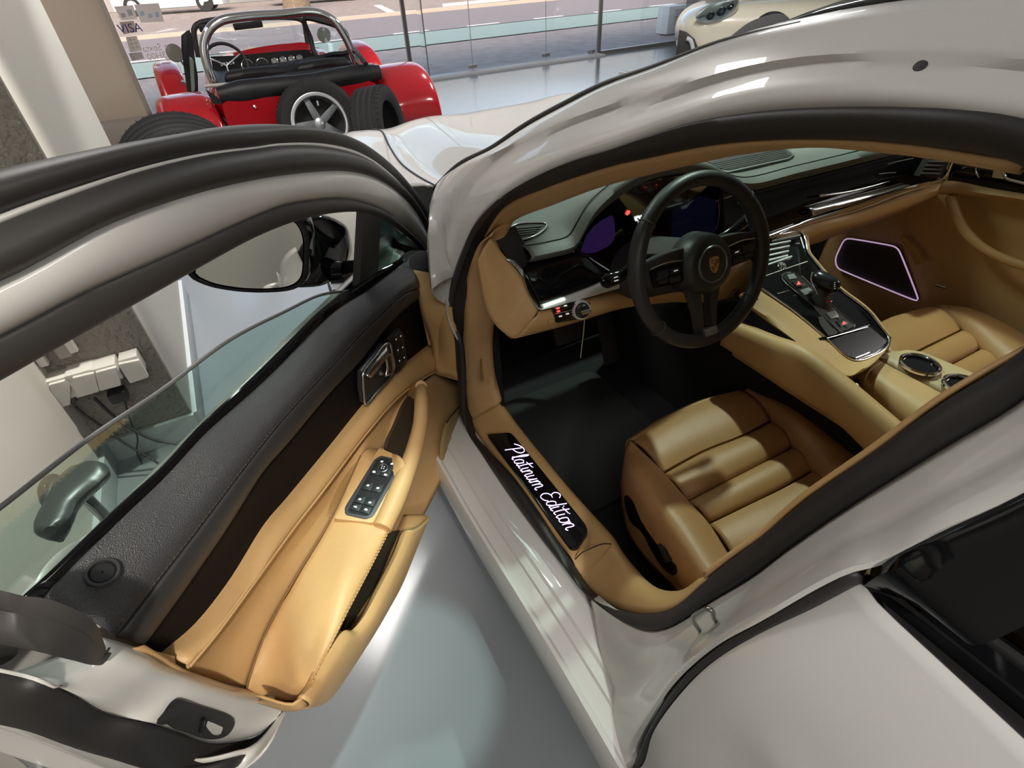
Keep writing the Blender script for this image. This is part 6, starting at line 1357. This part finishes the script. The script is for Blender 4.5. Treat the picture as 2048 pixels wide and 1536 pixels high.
# tub
secs = []
for y_, xl, xr, zt, zb in ((YR, -1.02, .15, .72, .30), (YR + .02, -1.03, .16, .755, .26), (YR + .5, -1.06, .19, .74, .22), (YR + 1.1, -1.05, .18, .72, .20), (YR + 1.35, -1.02, .15, .80, .20), (YR + 2.2, -.90, .03, .76, .20), (YR + 3.1, -.72, -.15, .66, .24), (YR + 3.25, -.68, -.19, .55, .3)):
    xm = (xl + xr) / 2
    secs.append([(xl, y_, zb), (xl, y_, zt - .04), (xl + .04, y_, zt), (xm, y_, zt + (.04 if y_ > YR + 1.3 else 0)), (xr - .04, y_, zt), (xr, y_, zt - .04), (xr, y_, zb)])
loft('tub', secs[:1] + secs[1:], REDP, rs, n=26, m=3, smooth_rows=False, ends=True)
# cockpit well (dark lining standing just proud of the tub top)
slab('cockpit_lining', rnd([(-.98, YR + .28, .70), (.11, YR + .28, .70), (.10, YR + 1.30, .70), (-.97, YR + 1.30, .70)], .06), (0, 0, 1), .0, .075, VINYL, rs, bevel=.01)
for x0, x1 in ((-.92, -.48), (-.38, .06)):
    loft('seat_back', [[(x0, YR + .36, .74), ((x0 + x1) / 2, YR + .34, .74), (x1, YR + .36, .74)], [(x0, YR + .34, .81), ((x0 + x1) / 2, YR + .31, .82), (x1, YR + .34, .81)], [(x0 + .04, YR + .38, .845), ((x0 + x1) / 2, YR + .36, .855), (x1 - .04, YR + .38, .845)], [(x0 + .02, YR + .46, .80), ((x0 + x1) / 2, YR + .46, .81), (x1 - .02, YR + .46, .80)]], VINYL, rs, n=20, m=4, thick=.02)
# jacket thrown over the seats
jk = [q2(820,450,YR+.50), q2(880,405,YR+.55), q2(960,375,YR+.58), q2(1060,358,YR+.6), q2(1160,368,YR+.58), q2(1220,392,YR+.55)]
loft('folded_cover', [jk, [p + np.array([.0, -.12, -.015 - .01 * (i % 2)]) for i, p in enumerate(jk)], [p + np.array([0, -.2, -.09]) for p in jk]], mat('black_cloth', (.012, .012, .016), .8, bump=('noise', 20, .6, .03)), rs, n=30, m=4, thick=.02)
# rear wings
def wing_l(name, x0, x1, yc, zt, L, prof, parent=rs):
    rows_ = []
    for t in np.linspace(0, 1, 14):
        a = math.pi * (1.02 - t * .98)
        y_ = yc + L * math.cos(a) ; z_ = zt - .38 + .38 * max(0., math.sin(a)) ** .8
        rows_.append([(x0, y_ , z_ - .16 * 1), (x0 + .01, y_, z_ - .03), (x0 + .05, y_, z_), ((x0 + x1) / 2, y_, z_ + .012), (x1 - .05, y_, z_), (x1 - .01, y_, z_ - .03), (x1, y_, z_ - .16)])
    return loft(name, rows_, REDP, parent, n=24, m=2, thick=.008, tow=((x0 + x1) / 2, yc, 5), smooth_rows=True)
wing_l('rear_wing', -1.45, -1.05, 5.02, .745, .36, 0)
wing_l('rear_wing', .20, .64, 5.05, .76, .38, 0)
wing_l('front_wing', -1.45, -1.19, 7.25, .735, .60, 0)
wing_l('front_wing', .54, .80, 7.25, .735, .60, 0)
for x_, y_ in ((-1.25, 5.04), (.42, 5.08), (-1.30, 7.35), (.65, 7.35)):
    road_wheel('road_wheel', (x_, y_, .30), rs, r=.30, w=.20, ax=(-1 if x_ < 0 else 1, 0, 0), spokes=5)
# spare wheel on the tail, leaning
sc_ = Y(640, 248, 4.62); sax = np.array([-.10, -1, .30])
sw_ = part('spare_wheel', rs)
R_ = .305
lathe('spare_tyre', [(.205, -.075), (.24, -.088), (.275, -.085), (R_ - .004, -.062), (R_, -.05), (R_, .05), (R_ - .004, .062), (.275, .085), (.24, .088), (.208, .075), (.20, .05), (.20, -.05), (.205, -.075)], tuple(sc_), tuple(sax), TYRE, sw_, k=72)
lathe('spare_rim', [(.200, .074), (.208, .080), (.200, .082), (.184, .078), (.176, .055), (.172, .0), (.172, -.06)], tuple(sc_), tuple(sax), ALLOY, sw_, k=56)
sA = sax / np.linalg.norm(sax); sX = np.cross(upv, sA); sX /= np.linalg.norm(sX); sY = np.cross(sA, sX)
for i in range(5):
    a = math.radians(90 + 72 * i + 18); u_ = sX * math.cos(a) + sY * math.sin(a); t_ = np.cross(sA, u_)
    slab('spare_spoke', [sc_ + u_ * .03 - t_ * .030, sc_ + u_ * .178 - t_ * .022, sc_ + u_ * .178 + t_ * .022, sc_ + u_ * .03 + t_ * .030], sA, .01, .045, mat('dark_alloy', (.20, .21, .22), .35, metal=.8) if 'dark_alloy' not in MATS else MATS['dark_alloy'], sw_, bevel=.008)
lathe('spare_hub', [(.001, .060), (.022, .060), (.040, .052), (.046, .03)], tuple(sc_), tuple(sA), ALLOY, sw_, k=24)
lathe('spare_backing', [(.001, -.06), (.172, -.06)], tuple(sc_), tuple(sA), RUBBER, sw_, k=24)
bm = bmesh.new()
for i in range(60):
    a = i * math.pi / 30; u_ = sX * math.cos(a) + sY * math.sin(a)
    tube('', [sc_ + u_ * (R_ + .0005) + sA * .058, sc_ + u_ * (R_ + .0005) + np.cross(sA, u_) * .012 + sA * .012], .0042, None, bm=bm, n=2, k=5, raw=True)
o = finish(bm, 'tread_blocks', mat('tyre_block', (.035, .034, .034), .8), sw_); o['kind'] = 'stuff'
tube('valve', [sc_ + sX * .02 + sY * .12 + sA * .05, sc_ + sX * .02 + sY * .15 + sA * .06], .006, PAPER, sw_, n=3)
# tonneau roll and its batten
ra, rbk = q2(548, 560, YR + .05), q2(1490, 425, YR + .05)
tube('tonneau_roll', [ra + (rbk - ra) * t + upv * .006 * math.sin(t * 9) for t in np.linspace(0, 1, 9)], [.055, .075, .072, .072, .070, .070, .072, .070, .052], VINYL, rs, n=60, k=18)
tube('tonneau_batten', [q2(465, 505, YR + .15), q2(660, 488, YR + .15)], .012, mat('pale_batten', (.55, .52, .46), .5), rs, n=6)
tube('tonneau_batten', [q2(660, 488, YR + .15), q2(950, 440, YR + .15), q2(1330, 392, YR + .15)], .014, VINYL, rs, n=12)
tube('tonneau_batten', [q2(1330, 392, YR + .15), q2(1450, 376, YR + .15)], .012, MATS['pale_batten'], rs, n=6)
slab('tonneau_flap', [q2(470, 520, YR), q2(560, 585, YR), q2(570, 612, YR), q2(515, 605, YR)], (0, -1, 0), -.02, .0, VINYL, rs)
# roll bar
tube('roll_bar', [q2(525,495,YR+.28), q2(480,380,YR+.28), q2(462,270,YR+.28), q2(490,180,YR+.28), q2(560,122,YR+.28), q2(700,97,YR+.28), q2(900,84,YR+.28), q2(1120,74,YR+.28), q2(1220,120,YR+.28), q2(1290,220,YR+.28), q2(1338,325,YR+.28), q2(1360,380,YR+.28)], .030, CHROME, rs, n=90, k=18)
tube('roll_bar_stay', [q2(1345,290,YR+.28), q2(1375,330,YR+.1), q2(1410,375,YR-.05)], .018, VINYL, rs, n=12)
# windscreen
YW = YR + 1.25
wf = [q2(432,335,YW), q2(408,230,YW), q2(405,170,YW), q2(430,140,YW), q2(520,118,YW), q2(760,105,YW), q2(1010,108,YW), q2(1045,130,YW), q2(1060,200,YW), q2(1072,268,YW)]
tube('windscreen_frame', wf, .022, SOFTBLK, rs, n=80, k=10)
slab('windscreen_pane', spl([q2(438,335,YW), q2(412,200,YW), q2(430,145,YW), q2(760,110,YW), q2(1035,115,YW), q2(1062,220,YW), q2(1070,270,YW)], 40), (0, -1, 0), -.003, .003, CLEARGLASS, rs)
for c_ in ((470,165), (720,150)):
    a_ = q2(c_[0], c_[1], YW - .05); slab('sun_visor', rnd([a_ + np.array([-.12 if c_[0] > 600 else -.05, 0, -.025]), a_ + np.array([.12 if c_[0] > 600 else .06, 0, -.02]), a_ + np.array([.12 if c_[0] > 600 else .06, 0, .03]), a_ + np.array([-.12 if c_[0] > 600 else -.05, 0, .025])], .01), (0, -1, 0), 0, .02, VINYL, rs, bevel=.004)
# side screens
def sidescreen(name, pts, y0, glassy):
    o_ = slab(name, rnd([q2(*p) for p in pts], .03), (0, -1, .0), -.015, .015, VINYL, rs, bevel=.006); return o_
ss = [q2(335,205,YR+.95), q2(370,175,YR+1.0), q2(392,230,YR+1.0), q2(400,330,YR+.98), q2(420,450,YR+.95), q2(422,585,YR+.9), q2(375,570,YR+.9), q2(350,400,YR+.92), q2(335,280,YR+.94)]
slab('side_screen', ss, (-.8, -.6, 0), -.012, .012, VINYL, rs, bevel=.005)
slab('side_screen_pane', [q2(385,330,YR+.93), q2(408,350,YR+.93), q2(418,520,YR+.88), q2(400,560,YR+.88)], (-.8, -.6, 0), .012, .016, mat('green_vinyl_pane', (.12, .16, .13), .2), rs)
tube('side_screen_frame', [q2(1050,112,YR+.9), q2(1150,125,YR+.85), q2(1240,155,YR+.8), q2(1290,190,YR+.75), q2(1310,300,YR+.7), q2(1215,318,YR+.75), q2(1120,330,YR+.85), q2(1085,220,YR+.9)], .020, VINYL, rs, n=70, k=8, closed=True)
slab('side_screen_pane', [q2(1090,150,YR+.85), q2(1230,165,YR+.8), q2(1285,200,YR+.75), q2(1300,300,YR+.72), q2(1110,330,YR+.85)], (.6, -.8, 0), -.002, .002, CLEARGLASS, rs)
slab('side_screen_skirt', [q2(1060,340,YR+.85), q2(1300,305,YR+.7), q2(1330,385,YR+.65), q2(1215,392,YR+.7)], (.3, -.9, 0), -.008, .008, VINYL, rs)
# mirrors
lathe('round_mirror', [(.001, .012), (.060, .012), (.066, .004), (.062, -.012), (.02, -.03)], tuple(q2(290, 310, YR + 1.1)), (.3, -1, .1), mat('dull_mirror', (.34, .34, .30), .25, metal=.4), rs, k=32)
tube('mirror_arm', [q2(320,345,YR+1.1), q2(340,375,YR+1.12), q2(352,390,YR+1.15)], .008, CHROME, rs, n=8)
lathe('round_mirror', [(.001, .012), (.060, .012), (.066, .004), (.062, -.012), (.02, -.03)], tuple(q2(1165, 205, YR + 1.5)), (-.2, -1, .1), CHROME, rs, k=32)
tube('bumper_bracket', [q2(330,480,YR+1.6), q2(352,480,YR+1.6)], .015, CHROME, rs, n=4)
# scuttle, dash and gauges
sc0 = [q2(640,335,YW-.02), q2(800,300,YW-.02), q2(960,280,YW-.02), q2(1075,278,YW-.02), q2(1125,320,YW-.06)]
loft('scuttle', [[p + np.array([0, .02, .02]) for p in sc0], sc0, [p + np.array([0, -.07, -.03]) for p in sc0]], REDP, rs, n=24, m=3, thick=.02)
dp = [q2(500,330,YW-.10), q2(650,325,YW-.10), q2(900,300,YW-.10), q2(1060,290,YW-.10), q2(1115,325,YW-.10), q2(1040,360,YW-.10), q2(800,430,YW-.10), q2(520,430,YW-.10)]
slab('dash_panel', dp, (0, -1, .1), -.01, .01, VINYL, rs)
GFACE = mat('gauge_face', (.025, .027, .027), .4); 
for cx_, cy_, r_ in ((718,385,.052), (806,382,.058), (877,360,.030), (926,354,.031), (975,348,.030), (1021,341,.028)):
    c_ = q2(cx_, cy_, YW - .115); gg = part('gauge', rs)
    lathe('gauge_bezel', [(r_ * .84, .004), (r_ * .90, .012), (r_ * 1.0, .010), (r_ * 1.03, .0)], tuple(c_), (0, -1, .1), CHROME, gg, k=28)
    lathe('gauge_dial', [(.001, .004), (r_ * .86, .004)], tuple(c_), (0, -1, .1), GFACE if r_ > .04 else mat('pale_gauge_face', (.42, .43, .42), .4) if 'pale_gauge_face' not in MATS else MATS['pale_gauge_face'] if r_ < .04 else GFACE, gg, k=28)
    tube('gauge_needle', [c_ + np.array([0, -.006, 0]), c_ + np.array([-r_ * .5, -.006, -r_ * .3])], .0025, PAPER, gg, n=2, k=4, raw=True)
for k_ in range(5): box('toggle_switch', tuple(q2(565 + 17 * k_, 378 - 3 * k_, YW - .13)), (.014, .02, .022), PAPER, rs, bevel=.003)
wc = q2(595, 385, YW - .30); an = np.linspace(0, 2 * math.pi, 25)[:-1]
wn_ = np.array([0, -1, .35]); wn_ /= np.linalg.norm(wn_); wz = np.cross(np.array([1., 0, 0]), wn_); wz = wz if wz[2] > 0 else -wz
tube('steering_rim', [wc + np.array([1., 0, 0]) * .165 * math.cos(a) + wz * .165 * math.sin(a) for a in an], .013, VINYL, rs, n=60, k=10, closed=True)
for a in (0, 2.09, 4.19): tube('steering_spoke', [wc, wc + np.array([1., 0, 0]) * .16 * math.cos(a + .5) + wz * .16 * math.sin(a + .5)], .008, CHROME, rs, n=4)
# tail details
lathe('fuel_cap', [(.001, .02), (.03, .02), (.035, .0)], tuple(q2(1440, 548, YR - .01)), (0, -.6, .8), CHROME, rs, k=24)
for c_ in ((1755,555), (1780,655), (1750,700)): lathe('tail_lamp', [(.001, .02), (.014, .016), (.02, .0)], tuple(q2(c_[0], c_[1], YR - .02)), (.2, -1, .1), mat('clear_lens', (.6, .55, .5), .2) if 'clear_lens' not in MATS else MATS['clear_lens'], rs, k=16)
for c_ in ((245,512), (305,512), (760,625)): lathe('fastener', [(.001, .008), (.010, .006), (.014, .0)], tuple(q2(c_[0], c_[1], (YR if c_[0] > 500 else 7.0) - .01)), (0, -1, .3), CHROME, rs, k=12)
# ---- two loose tyres behind it
def loose_tyre(name, lab, c, ax, r=.315, w=.20, ri=.195):
    t = thing(name, lab, 'tyre', (0, 0, 0), 'loose tyres behind the red roadster')
    lathe('carcass', [(ri, -w*.40), (ri + .02, -w*.46), (r * .82, -w/2), (r * .94, -w*.47), (r, -w*.38), (r, w*.38), (r * .94, w*.47), (r * .82, w/2), (ri + .02, w*.46), (ri, w*.40), (ri + .012, w*.30), (r * .86, w*.32), (r * .9, 0), (r * .86, -w*.32), (ri + .012, -w*.30), (ri, -w*.40)], tuple(c), tuple(ax), TYRE, t, k=72)
    A_ = np.asarray(ax, float); A_ /= np.linalg.norm(A_); x_ = np.cross(upv, A_); x_ /= np.linalg.norm(x_); y_ = np.cross(A_, x_)
    an = np.linspace(0, 2 * math.pi, 49)[:-1]
    for h in (-.045, .0, .045):
        tube('tread_rib', [c + (x_ * math.cos(a) + y_ * math.sin(a)) * (r + .001) + A_ * h for a in an], .012, MATS['tyre_block'], t, n=72, k=8, closed=True, up=A_, flat=.35)
    bm = bmesh.new()
    for i in range(48):
        a = i * math.pi / 24; 
        for s_ in (-1, 1):
            u0 = x_ * math.cos(a) + y_ * math.sin(a); u1 = x_ * math.cos(a + .06) + y_ * math.sin(a + .06)
            tube('', [c + u0 * (r + .001) + A_ * s_ * .055, c + u1 * (r - .006) + A_ * s_ * w * .45], .004, None, bm=bm, n=2, k=5, raw=True)
    o_ = finish(bm, 'shoulder_blocks', MATS['tyre_block'], t); o_['kind'] = 'stuff'
    return t
c_ = Y(762, 262, 4.32); loose_tyre('loose_tyre', 'loose tyre without a wheel leaning against the right of the spare wheel', c_, (.80, -.55, .12), r=.30, w=.24)
c_ = Y(368, 338, 4.25); loose_tyre('loose_tyre', 'loose tyre standing behind the left rear wing of the red roadster', c_, (.12, -.90, -.42), r=.345, w=.24, ri=.21)
# ================================================================== CREAM CAR AT THE RIGHT
cc_ = thing('cream_car', 'cream white car nosing in beyond the grey roof with a clear headlamp', 'car', (0, 0, 0))
CREAM = mat('cream_paint', (.78, .72, .56), .22, coat=1.0)
CU, CV = np.array([.73, -.68, 0]), np.array([.68, .73, 0]); CU /= np.linalg.norm(CU); CV /= np.linalg.norm(CV)
P0c = Y(1356, 60, 7.0); P0c[2] = 0
def rc(cx_, cy_, o=0.): return onp(1300 + cx_ / 2.738, cy_ / 2.738, P0c - CV * o, CV)
def cuv(u_, v_, z_): return P0c + CU * u_ + CV * v_ + np.array([0, 0, z_])
lev_ = []
for z_, dx, fl_ in ((.14, .08, .02), (.26, .03, 0), (.40, .0, 0), (.52, .02, 0), (.60, .08, .03), (.66, .17, .07), (.71, .32, .14), (.76, .60, .28), (.80, 1.0, .5)):
    lev_.append([cuv(dx + .12, 1.75, z_), cuv(dx - .02, 1.3, z_), cuv(dx - .05, .85, z_), cuv(dx - .02, .35, z_), cuv(dx + .08, .10 + fl_, z_), cuv(dx + .30, fl_, z_), cuv(max(1.0, dx + .5), -.02 + fl_, z_), cuv(1.9, -.04 + fl_, z_), cuv(3.4, -.03 + fl_, z_)])
loft('cream_body', lev_, CREAM, cc_, n=60, m=4, thick=.01, tow=(2, 2, 2))
top_ = lev_[-1]; mid_ = cuv(2.2, .9, .9)
loft('cream_bonnet', [top_, [p * .6 + mid_ * .4 + upv * .03 for p in top_], [p * .15 + mid_ * .85 + upv * .03 for p in top_]], CREAM, cc_, n=50, m=4, thick=.01, tow=(6, 7, 9))
LNc = -CV * .8 - CU * .25 + upv * .45; LNc /= np.linalg.norm(LNc)
hl = [rc(*p, .03) for p in ((250,100),(290,60),(340,28),(420,5),(485,-5),(470,50),(430,85),(380,115),(290,126))]
slab('headlamp_bowl', spl(hl, 40, True), LNc, -.06, .02, mat('lamp_chrome', (.45, .46, .47), .15, metal=1.0), cc_, bevel=.01)
for p_, r_ in (((330,85), .05), ((390,60), .055), ((440,35), .04)):
    lathe('lamp_projector', [(.001, .03), (r_ * .6, .025), (r_, .0), (r_ * 1.1, .02), (r_ * 1.2, 0)], tuple(rc(*p_, .05)), tuple(LNc), mat('dark_lamp_glass', (.03, .035, .04), .1) if 'dark_lamp_glass' not in MATS else MATS['dark_lamp_glass'], cc_, k=24)
slab('headlamp_lens', spl(hl, 40, True), LNc, .055, .06, CLEARGLASS, cc_)
slab('lower_grille', [rc(*p, .03) for p in ((140,300),(160,165),(198,176),(245,215),(262,260),(268,300))], -CV, -.05, .03, SOFTBLK, cc_, bevel=.01)
tube('grille_fin', [rc(200,210,.08), rc(222,222,.08), rc(235,268,.08)], .03, mat('lamp_white', (.6, .6, .6), .3), cc_, n=8)
slab('wheel_arch', spl([rc(*p, .06) for p in ((425,225),(480,170),(540,125),(620,92),(700,74),(745,84),(780,130),(820,260),(500,330))], 40, True), -CV, -.02, .01, mat('arch_grey', (.10, .10, .10), .6), cc_, bevel=.008)
wcen = rc(640, 230, -.10); road_wheel('cream_wheel', (wcen[0], wcen[1], .33), cc_, r=.33, w=.22, ax=tuple(-CV))
wcen = wcen + CV * 1.5; road_wheel('cream_wheel', (wcen[0], wcen[1], .33), cc_, r=.33, w=.22, ax=tuple(CV))
